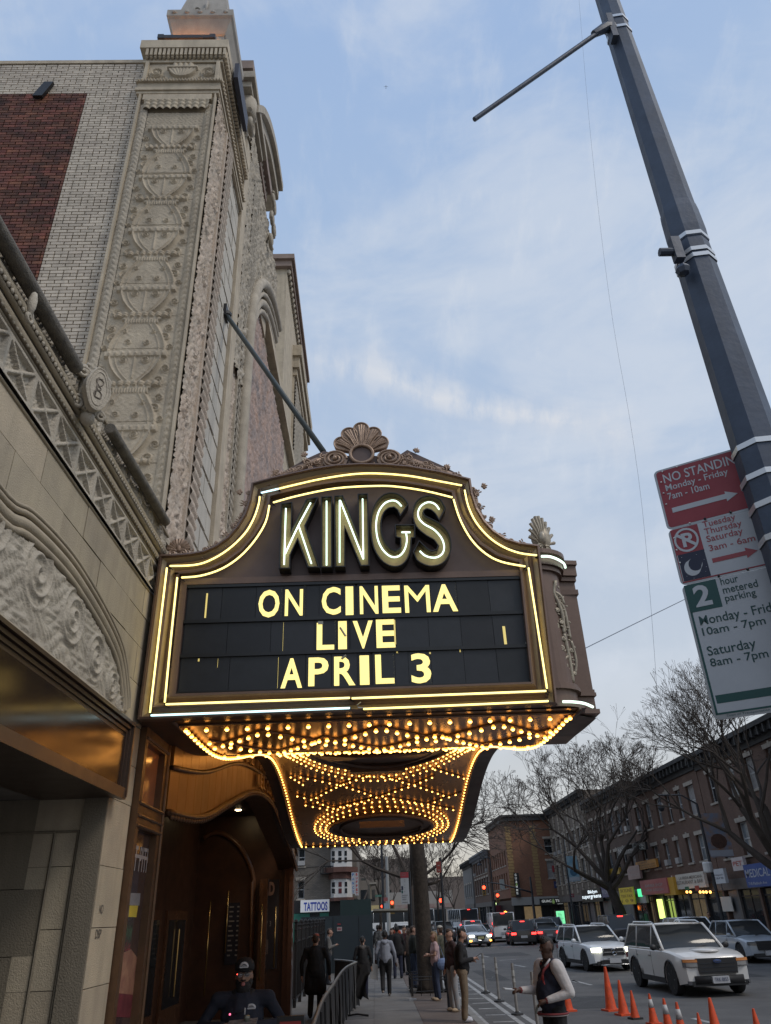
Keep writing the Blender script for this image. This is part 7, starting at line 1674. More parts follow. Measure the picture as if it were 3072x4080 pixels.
# ================= bare trees =================
BARK = mat('bark_dark', (.038, .031, .026), .95, var=.7, vs=7, bump=.8, bs=16); BARKN = mat('bark_near', (.050, .038, .029), .95, var=.9, vs=9, alt=(.022, .017, .014), bump=1.0, bs=14); TWIG = mat('twig', (.060, .048, .040), .9, var=.5, vs=2)
def bare_tree(name, label, base, h, tr, seed, fork=.32, spread=1.0, depth=6, lean=(0, 0), r0=None, group='bare street trees', mt=BARK, tw=.006, first=None, nb=3, trunkpts=None, dens=0):
    r = random.Random(seed); t = thing(name, label, 'tree', base, group); base = Vector(base); tk, cr_ = MB(), MB()
    top_ = base + Vector((lean[0], lean[1], h * fork)); P = trunkpts or [base, base + Vector((0, 0, h * .02)), base + Vector((lean[0] * .4, lean[1] * .4, h * fork * .5)), top_]
    tk.tube(P, [tr * 1.35, tr * 1.05, tr * .9, tr * .72], 10)
    def grow(p, d, L_, rd, dep):
        n = 3 if dep > 2 else 2; pts = [p]; q = p.copy()
        for i in range(n):
            d = (d + Vector((r.uniform(-1, 1), r.uniform(-1, 1), r.uniform(-.6, .9))) * .17).normalized(); q = q + d * L_ / n; pts.append(q.copy())
            if dep <= (4 if dens else 3) and i < n - 1 and r.random() < .85:
                s = (d + Vector((r.uniform(-1, 1), r.uniform(-1, 1), r.uniform(-.3, .8))) * .9).normalized(); grow(q.copy(), s, L_ * .55, rd * .45, max(dep - 2, 0))
        r1 = max(rd * .62, tw)
        (cr_).tube(pts, [rd + (r1 - rd) * i / n for i in range(n + 1)], 6 if dep > 3 else (4 if dep > 2 else 3), cap=False)
        if dep <= 0: return
        k = nb if r.random() < .5 else 2
        for i in range(k):
            a = r.uniform(0, 2 * PI) ; tilt = r.uniform(.30, .75) * spread; o = d.orthogonal().normalized(); o.rotate(Matrix.Rotation(a + i * 2 * PI / k, 3, d)); nd = (d * math.cos(tilt) + o * math.sin(tilt)); nd.z += .10; grow(q.copy(), nd.normalized(), L_ * r.uniform(.66, .86), r1 * r.uniform(.7, .95), dep - 1)
    bl_ = first or [(r.uniform(0, 2 * PI), r.uniform(.35, .75)) for _ in range(4)]
    for i, (a, ti) in enumerate(bl_):
        d = Vector((math.cos(a) * math.sin(ti * spread), math.sin(a) * math.sin(ti * spread), math.cos(ti * spread))); grow(top_.copy() + Vector((0, 0, -.12 * i)), d, h * (.235 if dens else .21), tr * .52, depth)
    tk.build('trunk', mt, t, smooth=True); c_ = cr_.build('crown', TWIG if mt is BARK else mt, t); c_['kind'] = 'stuff'; return t
tb1 = on(1318, 2040, Z=0)
bx = on(*c4(810, 1100), X=18.9); 
bare_tree('bare_tree', 'large leafless tree with dark forked trunk in front of the NAIL signs', (18.6, 62, 0), 13.2, .42, 11, fork=.30, depth=6, lean=(-1.0, 0), spread=1.12, first=[(3.0, .65), (1.2, .4), (4.6, .45), (.2, .65), (3.3, 1.05), (2.2, .15), (5.6, .9)], tw=.013, nb=3, dens=1)
bare_tree('bare_tree', 'leafless tree cut by the right edge, its crown under the parking signs', (18.9, 36.9, 0), 13.6, .40, 5, fork=.27, depth=6, lean=(-.1, .3), first=[(2.6, .55), (1.0, .45), (3.6, .65), (5.2, .4), (2.2, .9), (3.1, .3)], tw=.007)
nt_ = on(925, 2125, Z=0)
bare_tree('near_tree', 'thick straight dark trunk on the pavement in front of the red light, twigs high up', (1.62, 28.2, 0), 11.4, .29, 21, fork=.57, depth=4, spread=.8, lean=(-.15, 0), mt=BARKN, tw=.007, group=None, first=[(1.2, .6), (4.4, .55), (.1, .75), (3.1, .8), (5.6, .5)])
tt = bpy.data.objects['near_tree']; q = MB(); q.tube([(1.70, 28.2, 5.2), (2.2, 28.4, 4.9), (3.1, 28.8, 5.3), (3.9, 29, 4.6)], [.07, .05, .03, .012], 6); q.tube([(1.75, 28.2, 3.1), (2.1, 28.3, 3.15), (2.4, 28.4, 3.35), (2.8, 28.5, 3.9)], [.06, .05, .035, .02], 6); q.build('low_branch', BARKN, tt, smooth=True)
rt = random.Random(33); q = MB()
for k in range(46):
    a = Vector((1.9 + rt.uniform(0, 1.6), 28 + rt.uniform(-.6, .9), 5.0 + rt.uniform(-.6, .6))); P_ = [a]
    d = Vector((rt.uniform(.4, 1), rt.uniform(-.3, .3), rt.uniform(-.5, .2)))
    for i in range(5): d = (d + Vector((rt.uniform(-.3, .3), rt.uniform(-.2, .2), rt.uniform(-.35, .2)))).normalized(); P_.append(P_[-1] + d * rt.uniform(.25, .45))
    q.tube(P_, [.014, .012, .009, .007, .006, .004], 3)
q.build('twigs', BARKN, tt, kind='stuff')
bare_tree('gnarled_tree', 'gnarled leafless tree with knobbly forked trunk behind the hooded walker', (1.75, 41.0, 0), 12.5, .2, 8, fork=.30, depth=5, spread=1.15, group=None, tw=.010, first=[(3.4, 1.0), (2.7, .4), (.2, .95), (5.0, .6), (.9, .3)])
for i, (x, y, z, h, s, lab, fk) in enumerate(((-1.6, 88, 0, 13, 41, 'small bare tree to the right of the FANCY BUFFET signs', .25), (0.6, 100, 0, 13, 42, 'bare tree behind the white street light poles', .3), (5.4, 120, 0, 12, 43, 'bare tree in front of the low pale building, centre left', .3), (9.6, 128, 0, 13.5, 44, 'bare tree in front of the low pale building, centre right', .3), (2.5, 140, 0, 14, 45, 'farthest bare tree, seen left of the thick trunk', .25), (14.2, 150, 0, 11, 46, 'thin bare tree at the far kerb near the shuttle bus', .3))):
    bare_tree('distant_tree', lab, (x, y, z), h, .2, s, fork=fk, depth=4, tw=.02, group='bare trees far down the street', nb=4)
# the crown of a street tree showing under the marquee at the right
# ================= street furniture =================
def pole(name, label, x, y, h, r=.06, m=DKMETAL, cat='pole', z0=0, group=None):
    t = thing(name, label, cat, (x, y, z0), group); q = MB(); q.tube([(x, y, z0), (x, y, h)], [r * 1.2, r * .8], 8); q.build('pole_shaft', m, t); return t
# parking sign post at the near kerb
spp = on(*c2(255, 1912), Z=0); t = pole('sign_post', 'slim dark sign post at the kerb beside the woman in pink', spp.x, spp.y, 3.62, .045)
a, b = on(*c2(108, 410), Y=spp.y), on(*c2(150, 285), Y=spp.y); MB().box(a.x, b.x + .01, spp.y - .05, spp.y - .04, a.z, b.z).build('sign_plate', mat('plate_red', (.22, .04, .035), .5), t)
q = MB(); 
for k in range(4): q.box(a.x + .04, b.x - .03, spp.y - .055, spp.y - .051, b.z - .12 - k * .12, b.z - .09 - k * .12)
q.build('printed_line', mat('dull_white', (.25, .2, .2), .5), t)
# second sign post with the tall white parking sign
t = thing('kerb_parking_sign', 'tall red and white parking sign seen between the gnarled tree and thick trunk', 'parking sign', (1.2, 33, 0)); Yp = 33.0
a, b = on(*c1(1250, 758), Y=Yp), on(*c1(1325, 402), Y=Yp); w_ = (b.x - a.x); q = MB(); q.box(a.x, b.x, Yp, Yp + .01, a.z, b.z); q.build('sign_plate', mat('plate_pale', (.36, .39, .43), .5), t); hh = b.z - a.z
MB().box(a.x, b.x, Yp - .006, Yp - .002, b.z - hh * .18, b.z).build('red_field', SR, t); MB().box(a.x + .02, a.x + w_ * .28, Yp - .006, Yp - .002, b.z - hh * .56, b.z - hh * .44).build('night_panel', SN, t); MB().box(a.x + .02, a.x + w_ * .25, Yp - .006, Yp - .002, b.z - hh * .66, b.z - hh * .58).build('green_field', SG_, t)
q = MB()
for k, (f, wd) in enumerate(((.05, .6), (.1, .5), (.24, .5), (.30, .45), (.40, .4), (.48, .4), (.6, .4), (.72, .7), (.78, .5), (.85, .5), (.94, .7))): q.box(a.x + .04 + (.1 if k < 7 and k > 1 else 0), a.x + .04 + w_ * wd, Yp - .009, Yp - .006, b.z - hh * f - .014, b.z - hh * f)
q.build('printed_line', mat('print_mid', (.14, .13, .15), .5), t); q = MB(); q.tube([(b.x + .05, Yp + .05, 0), (b.x + .05, Yp + .05, b.z + .02)], .05, 6); q.build('post', DKMETAL, t)
# traffic signals
SIGB = mat('signal_yellow', (.16, .10, .02), .5)
def signal(name, label, px, py, Yd, r=.11, lit=TLL, body=True, ecol=None):
    p = on(px, py, Y=Yd); s = Yd / 60; t = thing(name, label, 'traffic light', (p.x, Yd, p.z - .8), 'traffic lights')
    if body: q = MB(); q.box(p.x - .17, p.x + .17, Yd, Yd + .25, p.z - .75, p.z + .2); q.build('signal_housing', SIGB, t)
    else: q = MB(); q.box(p.x - .08, p.x + .08, Yd, Yd + .25, p.z - .3, p.z + .2); q.build('signal_housing', BLACK, t)
    q = MB(); q.lathe([(0, 0), (r, 0), (r * .8, .05)], (p.x, Yd - .002, p.z), 12, axis=Matrix.Rotation(PI / 2, 3, 'X')); q.build('lit_lens', lit, t)
    if body:
        for k in (1, 2): q = MB(); q.lathe([(0, 0), (.1, 0), (.1, .02)], (p.x, Yd - .002, p.z - .28 * k), 10, axis=Matrix.Rotation(PI / 2, 3, 'X')); q.build('dark_lens', BLACK, t)
    return p
RL = mat('red_signal', (1, .1, .03), .3, emit=5, ecol=(1, .05, .02)); OL = mat('orange_signal', (1, .3, .03), .3, emit=8, ecol=(1, .22, .02))
signal('traffic_light', 'red traffic light hanging from the long mast arm, centre right', *c2(633, 572), 88, .17, RL); signal('traffic_light', 'second red traffic light to the right of the hanging one, over the queue', *c2(785, 660), 96, .17, RL)
signal('traffic_light', 'red traffic light on the slim kerb sign post', *c2(158, 716), 56, .12, RL, False); signal('traffic_light', 'red traffic light left of the thick trunk, above the crowd', *c1(1405, 622), 60, .14, RL); signal('traffic_light', 'small red traffic light between the white pole and tree', *c1(1145, 742), 64, .12, RL); signal('traffic_light', 'small red traffic light behind the dark pole on the left', *c1(1037, 782), 66, .11, RL, False)
signal('pedestrian_signal', 'orange hand pedestrian signal above the white van', *c2(873, 857), 90, .2, OL, False)
ma = thing('signal_mast', 'dark signal pole with long curved mast arm in front of the corner building', 'street pole', (on(*c2(1170, 630), Y=88).x, 88, 0)); A_ = [on(*c2(*p), Y=88) for p in ((605, 512), (700, 518), (800, 530), (900, 555), (1030, 590), (1165, 628))]
q = MB(); q.tube(A_, [.05, .06, .07, .08, .09, .1], 6); q.build('mast_arm', DKMETAL, ma, smooth=True); q = MB(); tp_ = on(*c2(1150, 455), Y=88); q.tube([(A_[-1].x, 88, 0), (A_[-1].x, 88, tp_.z)], [.16, .1], 8); q.build('pole_shaft', DKMETAL, ma)
la = thing('street_lamp', 'street lamp with short arm hanging over the road, far centre', 'street lamp', (on(*c2(680, 245), Y=100).x, 100, 0)); a, b, c = on(*c2(585, 315), Y=100), on(*c2(580, 246), Y=100), on(*c2(700, 245), Y=100); q = MB(); q.tube([a, b, c], .07, 5); q.build('lamp_arm', DKMETAL, la); q = MB(); q.lathe([(.05, .5), (.12, .1), (.32, -.05), (.3, -.15), (0, -.16)], a, 10); q.build('lamp_head', DKMETAL, la)
MB().tube([(c.x, 100, 0), (c.x, 100, c.z)], .09, 6).build('pole_shaft', DKMETAL, la)
# banner lamp posts on the far kerb
def bannerpost(label, yk, banner, c_up, c_lo, ctop, cols, globe=None):
    p = on(*c4(*ctop), X=18.7); t = thing('banner_lamp_post', label, 'street lamp', (18.7, p.y, 0), 'lamp posts with banners'); MB().tube([(18.7, p.y, 0), (18.7, p.y, p.z)], [.11, .07], 8).build('pole_shaft', DKMETAL, t)
    a, b = on(*c4(*c_lo), Y=p.y), on(*c4(*c_up), Y=p.y); bn = MB().box(18.8, 18.8 + abs(b.x - a.x), p.y - .02, p.y + .02, min(a.z, b.z), max(a.z, b.z)).build('banner', mat(banner, *cols[:1], .6, var=.9, vs=2.2, alt=cols[1]), t)
    z0, z1 = min(a.z, b.z), max(a.z, b.z); w_ = abs(b.x - a.x)
    MB().box(18.82, 18.78 + w_, p.y - .03, p.y - .021, z0 + .05, z0 + (z1 - z0) * .16).build('banner_footer', mat('banner_foot', (.36, .38, .42), .6), bn)
    q = MB(); q.ball((18.8 + w_ * .5, p.y - .03, z0 + (z1 - z0) * .36), (w_ * .34, .01, (z1 - z0) * .17), 10); q.build('banner_figure', mat(banner + '_fig', cols[2], .6, var=.8, vs=5), bn)
    return t, p
t, p = bannerpost('far kerb lamp post with blue and orange banner and white drum sign', 0, 'banner_orange', (1420, 480), (1345, 735), (1245, 430), ((.15, .22, .32), (.34, .17, .06), (.10, .05, .035)))
dq = on(*c4(1308, 790), X=18.5); q = MB(); q.lathe([(.24, -.26), (.26, -.2), (.26, .2), (.22, .27)], dq, 12); q.build('white_drum', WHITEP, t); q = MB(); q.tube([(18.7, p.y, p.z), (17.9, p.y, p.z + .5), (16.6, p.y, p.z + .55)], .05, 5); q.tube([(16.6, p.y, p.z + .55), (16.6, p.y, p.z + .1)], .05, 5); q.ball((16.6, p.y, p.z - .1), (.2, .2, .26), 8); q.build('lamp_arm', DKMETAL, t)
bannerpost('far kerb lamp post with pale blue statue banner beyond the big tree', 0, 'banner_blue', (560, 725), (520, 870), (495, 700), ((.12, .27, .38), (.30, .40, .45), (.06, .16, .26)))
def simplesign(name, label, col, A_, B_, Yd, cr, lines=(), cat='sign', tcol=(.4, .42, .42)):
    a, b = on(*cr(*A_), Y=Yd), on(*cr(*B_), Y=Yd); t = thing(name, label, cat, (a.x, Yd, a.z)); MB().box(a.x, b.x, Yd, Yd + .02, a.z, b.z).build('sign_plate', mat('s_' + name, col, .5), t)
    for s, f0, f1, g0, g1 in lines: q = MB(); text(q, s, (a.x + (b.x - a.x) * f0, Yd - .01, a.z + (b.z - a.z) * g0), (1, 0, 0), (0, 0, 1), (b.x - a.x) * (f1 - f0), (b.z - a.z) * (g1 - g0)); q.build('sign_lettering', mat('st_' + name, tcol, .5), t)
simplesign('street_name_sign', 'green street name sign on the dark pole at the junction', (.01, .13, .09), (960, 680), (1045, 652), 52, c1, (('Tilden Av', .1, .9, .3, .7),)); simplesign('far_street_name_sign', 'thin green street name sign left of the thick trunk', (.01, .13, .09), (1362, 806), (1460, 782), 62, c1)
simplesign('red_stop_plate', 'small red plate sign on the lamp post right of GUAC TIME', (.25, .03, .05), (1582, 682), (1628, 640), 84, c2, (('NO', .1, .9, .3, .7),)); simplesign('white_notice', 'small white notice between the red lights', (.5, .5, .5), (1428, 772), (1462, 745), 62, c1)
simplesign('red_white_plate', 'small red and white parking plate on the dark pole at the junction', (.26, .08, .08), (1052, 725), (1095, 682), 50, c1); simplesign('blue_white_plate', 'pale blue parking plate below the red and white one', (.25, .33, .40), (1058, 838), (1112, 745), 50, c1)
simplesign('tall_white_signs', 'two pale stacked signs between rows of upper windows, far street', (.33, .37, .36), (815, 590), (855, 480), 97, c2)
dp = on(*c1(1055, 1000), Y=50.5); pole('junction_pole', 'dark signal pole at the junction corner left of the hooded walker', dp.x, 50.5, 9, .075, cat='street pole'); wp = on(*c1(1110, 1000), Y=52.5); pole('pale_pole', 'pale grey street pole just right of the dark junction pole', wp.x, 52.5, 5.6, .11, mat('pale_pole', (.30, .31, .31), .6), cat='street pole')
scf = thing('timber_frame', 'raw timber frame of the sidewalk shed behind the green hoarding', 'wooden frame', (0, 44, 0)); TIM = mat('raw_timber', (.17, .15, .12), .8, var=.5, vs=6)
def bm2(A_, B_, Yd, th=.09): a, b = on(*c1(*A_), Y=Yd), on(*c1(*B_), Y=Yd); q = MB(); q.tube([a, b], th, 4); q.build('beam', TIM, scf)
bm2((935, 832), (1335, 825), 43); bm2((897, 540), (905, 700), 46); bm2((895, 538), (970, 532), 46); bm2((1262, 610), (1262, 700), 60, .05)
# green hoarding
HG = mat('green_plywood', (.012, .030, .034), .7, var=.6, vs=1.2, alt=(.018, .045, .045)); HD = mat('slate_plywood', (.020, .032, .042), .7, var=.6, vs=1.0, alt=(.028, .042, .052))
hd = thing('plywood_hoarding', 'tall dark green and slate plywood hoarding boxing in the pavement', 'hoarding', (-1.2, 40, 0)); hL, hR = on(*c1(520, 1480), Z=0), on(*c1(938, 1507), Z=0); htz = on(*c1(900, 700), Y=hR.y).z
MB().box(-3.5, hR.x, hR.y, hR.y + 4.5, .01, htz - (htz * .22)).build('slate_panel', HD, hd); a = on(*c1(570, 700), Y=hR.y); MB().box(a.x, hR.x - .05, hR.y + .05, hR.y + 4.4, htz * .78, htz).build('green_panel', HG, hd)
q = MB(); 
for x in np.arange(-3.2, hR.x, 1.2): q.box(x, x + .02, hR.y - .012, hR.y, .02, htz * .77)
q.build('panel_joint', BLACK, hd, kind='stuff'); a, b = on(*c1(535, 1057), Y=hR.y), on(*c1(590, 1008), Y=hR.y); nt2 = MB().box(a.x, b.x, hR.y - .02, hR.y - .003, a.z, b.z).build('paper_notice', mat('paper_notice', (.33, .27, .28), .6), hd); q = MB(); [q.box(a.x + .03, b.x - .05, hR.y - .024, hR.y - .021, a.z + .06 + k * .1, a.z + .11 + k * .1) for k in (0, 2)]; q.build('printed_line', SR, nt2)
# iron fence left of the pavement, running away from the entrance
FE = mat('wrought_iron', (.012, .011, .012), .5)
fz = thing('iron_fence', 'black wrought iron railing with spear finials beside the entrance', 'fence', (-2.35, 32, 0)); FX = -2.38
q = MB(); q.box(FX - .02, FX + .02, 25, 39, 1.62, 1.67); q.box(FX - .02, FX + .02, 25, 39, 1.94, 1.98); q.box(FX - .02, FX + .02, 25, 39, .18, .23); q.build('fence_rail', FE, fz)
q = MB(); q.box(FX - .05, FX - .03, 25.0, 39, .22, 1.62); q.build('solid_sheet', mat('sheet_dark', (.022, .014, .014), .6), fz)
for k in range(9): y = 25.2 + k * 1.7; q = MB(); q.box(FX - .045, FX + .045, y - .045, y + .045, 0, 2.08); q.ball((FX, y, 2.15), .07, 6); q.build('fence_post', FE, fz)
for k in range(58): y = 25.4 + k * .235; q = MB(); q.tube([(FX, y, .2), (FX, y, 2.02)], .012, 4); q.lathe([(.012, 2.02), (.03, 2.06), (0, 2.16)], (FX, y, 0), 5); q.build('picket', FE, fz)
# crowd barriers with dark cloth
bt = thing('crowd_barrier', 'line of steel crowd barriers draped in worn black cloth', 'barrier', (-1.1, 20, 0)); CL = mat('worn_black_cloth', (.028, .028, .03), .85, var=.6, vs=1.8, alt=(.05, .05, .052)); PIPEM = mat('barrier_pipe', (.26, .245, .22), .45, metal=.4, var=.4, vs=7)
cb1 = lambda a, b, Z_=1.08: on(*c1(a, b), Z=Z_)
Tp = [on((1200 + a * .3001) / 1.844, (3650 + b * .3001) / 1.844, Z=1.08) for a, b in ((110, 1480), (170, 1410), (290, 1100), (430, 900), (525, 755), (610, 672), (735, 612))]
Tp[0] = Tp[1] + (Tp[1] - Tp[2]) * 1.4
q = MB(); q.tube(smoothpts(Tp, 3), .028, 7); q.build('top_rail', PIPEM, bt, smooth=True)
B2 = [on((1200 + a * .3001) / 1.844, (3650 + b * .3001) / 1.844, Z=1.08) for a, b in ((735, 612), (650, 598), (540, 586), (440, 580))]; q = MB(); q.tube(smoothpts(B2, 3), .024, 6); q.build('top_rail', mat('barrier_pipe_pale', (.36, .37, .38), .4, metal=.5), bt, smooth=True)
def cloth(P, z0, z1, wob, m, nm, n=10):
    P = smoothpts(P, 8); q = MB(); rz_ = random.Random(6)
    for i, p in enumerate(P):
        for j in range(n + 1):
            f = j / n; q.v.append((p.x + math.sin(i * 1.9 + j * .5) * wob * f + .01, p.y + math.cos(i * 2.3) * wob * f, z1 + (z0 - z1) * f))
    for i in range(len(P) - 1):
        for j in range(n): q.f.append((i * (n + 1) + j, i * (n + 1) + j + 1, (i + 1) * (n + 1) + j + 1, (i + 1) * (n + 1) + j)); q.mi.append(0)
    return q.build(nm, m, bt, smooth=True)
cloth([p + Vector((.0, 0, 0)) for p in Tp], .06, 1.06, .05, CL, 'cloth_cover'); cloth(B2, .1, 1.05, .03, mat('brown_cloth', (.035, .026, .024), .9, var=.5, vs=2), 'cloth_cover')
SP_ = smoothpts(Tp, 2)
for i, p in enumerate(SP_[1:]):
    q = MB(); q.tube([(p.x + .035, p.y, 1.04), (p.x + .05, p.y + .02, .5), (p.x + .06, p.y - .02, .04)], .018, 5); q.build('barrier_upright', mat('dark_tape', (.012, .012, .013), .5), bt)
gr = MB(); PS = mat('scuffed_pale_paint', (.14, .135, .125), .8, var=.9, vs=5, alt=(.04, .04, .04))
for f, wd in ((.22, .16), (.42, .14), (.6, .2), (.8, .14), (.93, .12)):
    SP2 = smoothpts(Tp, 8); i = int(f * (len(SP2) - 1)); p, p2 = SP2[i], SP2[min(i + 2, len(SP2) - 1)]; d = (p2 - p).normalized() * wd
    P_ = [(p + d * a + Vector((.075, -.02, 0))).xy[:] + (z,) for a, z in ((-.4, .12), (.5, .1), (.8, .45), (.2, .62), (.45, .85), (-.2, .78), (-.5, .4))]
    gr = MB(); gr.add(P_, [tuple(range(len(P_)))]); gr.build('worn_print', PS, bt)
ft0, ft1 = on(*c1(650, 1990), Z=.02), on(*c1(885, 1990), Z=.02); q = MB(); q.tube([ft0, (ft0 + ft1) / 2 + Vector((0, 0, .03)), ft1], .022, 5); q.build('barrier_foot', BLACK, bt)
bc = thing('black_plastic_bag', 'black plastic sheet hanging off the last crowd barrier', 'plastic sheet', (-.8, 23.5, .2)); q = MB(); a, b = Tp[-1], Tp[-2]
q.v = []; 
for i in range(7):
    for j in range(9): f = j / 8; q.v.append((a.x + .04 + (i / 6 - .5) * .5 + .05 * math.sin(i * 2 + j), a.y - .15 - .08 * math.sin(i * 1.7 + j * .8), 1.03 - f * (.82 + .06 * math.sin(i * 2.2))))
q.f = [(i * 9 + j, i * 9 + j + 1, (i + 1) * 9 + j + 1, (i + 1) * 9 + j) for i in range(6) for j in range(8)]; q.mi = [0] * len(q.f); q.build('sheet', mat('black_plastic', (.014, .014, .015), .3), bc, smooth=True)
# tree guard
tg = thing('tree_guard', 'low black iron tree guard round the soil of the thick trunk', 'tree guard', (1.6, 28.3, 0))
def rail(x0, y0, x1, y1):
    n = max(2, int(math.hypot(x1 - x0, y1 - y0) / .28))
    for z in (.12, .42, .50): MB().tube([(x0, y0, z), (x1, y1, z)], .014, 4).build('guard_rail', FE, tg)
    for k in range(n + 1): f = k / n; x, y = x0 + (x1 - x0) * f, y0 + (y1 - y0) * f; MB().tube([(x, y, 0), (x, y, .56)], .011, 4).build('guard_bar', FE, tg)
rail(1.08, 27.05, 1.08, 29.5); rail(1.08, 27.05, 2.2, 27.05); rail(1.08, 29.5, 2.2, 29.5)
for x in (1.08, 2.2): MB().box(x - .03, x + .03, 27.02, 27.08, 0, .62).build('guard_post', FE, tg)
li = on(*c1(1375, 1812), Z=.02); q = MB(); q.obox(li, .22, .12, .04, U=(1, .3, 0)); props(q.build('litter_cup', mat('litter_white', (.42, .43, .44), .6)), 'crushed white paper litter on the pavement before the tree guard', 'litter')
for k, (a, b) in enumerate(((345, 1735), (400, 1640), (1330, 1715))):
    li = on(*(c1(1350, 1700) if k == 2 else c2(a, b)), Z=.03 if k == 2 else RZ + .03); q = MB(); q.obox(li, .16, .06, .02, U=(1, .6, 0)); props(q.build('paper_scrap', mat('litter_white', (.42, .43, .44))), ('white paper scrap on the road by the kerb line, right of the khaki trousers', 'small white scrap among the painted bars behind the khaki trousers', 'white scrap on the soil inside the tree guard')[k], 'litter')
# flexible delineator posts
DPM = mat('delineator_plastic', (.26, .25, .235), .6, var=.6, vs=9, alt=(.13, .12, .115)); DPW = mat('reflective_white', (.40, .40, .38), .4, var=.3, vs=12)
for i, (a, b, h, lab) in enumerate(((655, 1745, 1.12, 'farthest of four plastic delineator posts along the painted double line'), (805, 1840, 1.12, 'second farthest plastic delineator post on the painted double line'), (1005, 1985, 1.12, 'plastic delineator post left of the man in the varsity jacket'), (1240, 2190, 1.12, 'nearest delineator post, half behind the outstretched phone arm'))):
    p = on(*c2(a, b), Z=RZ); t = thing('delineator_post', lab, 'delineator post', p, 'delineator posts'); q = MB(); q.lathe([(.16, 0), (.15, .04), (.06, .06), (.05, .08)], p, 10); q.build('rubber_base', mat('rubber', (.02, .02, .021), .7), t)
    lx = .0; q = MB(); q.tube([p + Vector((0, 0, .05)), p + Vector((-.01, 0, h))], [.038, .034], 8); q.build('post', DPM, t)
    q = MB(); q.tube([p + Vector((-.008, 0, h - .28)), p + Vector((-.01, 0, h - .16))], .042, 8); q.build('reflective_band', DPW, t); q = MB(); q.tube([p + Vector((-.008, 0, h - .42)), p + Vector((-.009, 0, h - .34))], .042, 8); q.build('reflective_band', DPW, t)
# traffic cones
CO = mat('cone_orange', (.75, .085, .015), .55, var=.7, vs=9, alt=(.36, .05, .02), bump=.1, bs=20); CW = mat('cone_white_collar', (.5, .5, .5), .5, var=.4, vs=12); CB = mat('cone_base_black', (.02, .02, .02), .7)
def cone(label, px, py, H_, collar=0, blackbase=False, tilt=(0, 0), w_=1.0):
    p = on(px, py, Z=RZ); t = thing('traffic_cone', label, 'traffic cone', p, 'orange traffic cones in the road'); r = H_ * .165 * w_
    q = MB(); q.obox(p + Vector((0, 0, .02)), H_ * .46 * w_, H_ * .46 * w_, .04, U=(1, .25, 0), V=(-.25, 1, 0)); q.build('cone_base', CB if blackbase else CO, t)
    q = MB(); q.lathe([(r * 1.15, .04), (r, .09), (H_ * .035, H_), (0, H_ + .005)], p, 16); o = q.build('cone_body', CO, t, smooth=35)
    rr_ = lambda z: r + (H_ * .035 - r) * (z - .09) / (H_ - .09) + .004
    for z0, z1 in ([(H_ * .55, H_ * .82)] if collar else []): q = MB(); q.lathe([(rr_(z0), z0), (rr_(z1), z1)], p, 16); q.build('white_collar', CW, t, smooth=True)
    return t
cone('orange cone just behind the varsity jacket man, half hidden', *c3(125, 1012), .72); cone('tallest orange cone, standing alone left of the row', *c3(452, 1008), .95, w_=.85); cone('narrow worn orange cone with a dark scuffed tip, second in the row', *c3(548, 1042), .72); cone('plain orange cone with black base, third in the row', *c3(635, 1072), .56, blackbase=True); 
cone('orange cone with one white collar left of the other collared cones', *c3(778, 1112), .57, 1); cone('middle one of three white collared cones at the bottom edge', *c3(895, 1180), .60, 1); cone('white collared cone with grimy band, rightmost of the three', *c3(1000, 1235), .62, 1)
cone('low orange cone tip at the bottom edge left of the tall right one', *c3(1150, 1245), .46); cone('tall plain orange cone at the bottom edge below the nearest SUV bumper', *c3(1275, 1290), .76); cone('orange cone at the bottom edge nearest the right corner', *c3(1600, 1300), .60)
# red easel sign at the bottom
es = thing('easel_sign', 'red notice in a black frame standing at the bottom edge by the bearded man', 'sign', on(635, 2212, Y=9.0)); a, b = on(597, 2250, Y=9.0), on(657, 2194, Y=9.0)
MB().box(a.x, b.x, 9.0, 9.05, .2, b.z).build('frame', BLACK, es); MB().box(a.x + .03, b.x - .03, 8.99, 9.0, .24, b.z - .045).build('red_sheet', mat('notice_red', (.30, .03, .03), .5), es)
MB().tube([(a.x + .05, 9.2, 0), (a.x + .05, 9.05, .6)], .015).build('leg', BLACK, es); MB().tube([(b.x - .05, 9.2, 0), (b.x - .05, 9.05, .6)], .015).build('leg', BLACK, es)
# ================= people =================
def rmesh(caps, m, name, parent, vox, M, smooth=3):
    """one continuous surface grown over tapered limbs (a, b, ra, rb)"""
    q = MB()
    for a, b, ra, rb in caps:
        a, b = Vector(a), Vector(b)
        if (b - a).length < 1e-4: q.ball(a, ra, 10); continue
        q.tube([a, b], [ra, rb], 10); q.ball(a, ra * .995, 10); q.ball(b, rb * .995, 10)
    q.v = [tuple(M @ Vector(v)) for v in q.v]
    o = bpy.data.objects.new('tmp', q.mesh('tmp', m)); COL.objects.link(o)
    r = o.modifiers.new('r', 'REMESH'); r.mode = 'VOXEL'; r.voxel_size = vox
    s = o.modifiers.new('s', 'SMOOTH'); s.iterations = smooth; s.factor = .5
    dg = bpy.context.evaluated_depsgraph_get(); me = bpy.data.meshes.new_from_object(o.evaluated_get(dg)); me.name = name
    bpy.data.objects.remove(o); me.materials.clear(); me.materials.append(m)
    me.polygons.foreach_set('use_smooth', [True] * len(me.polygons))
    ob = bpy.data.objects.new(name, me); link(ob, parent); return ob
def cloth_m(n, c, r=.9): return mat('cloth_' + n, c, r, var=.45, vs=7, bump=.7, bs=11)
SKIN = {'l': mat('skin_light', (.40, .235, .175), .55, var=.2, vs=20), 'd': mat('skin_dark', (.075, .038, .026), .5, var=.3, vs=20), 'm': mat('skin_tan', (.34, .195, .135), .55, var=.25, vs=20)}
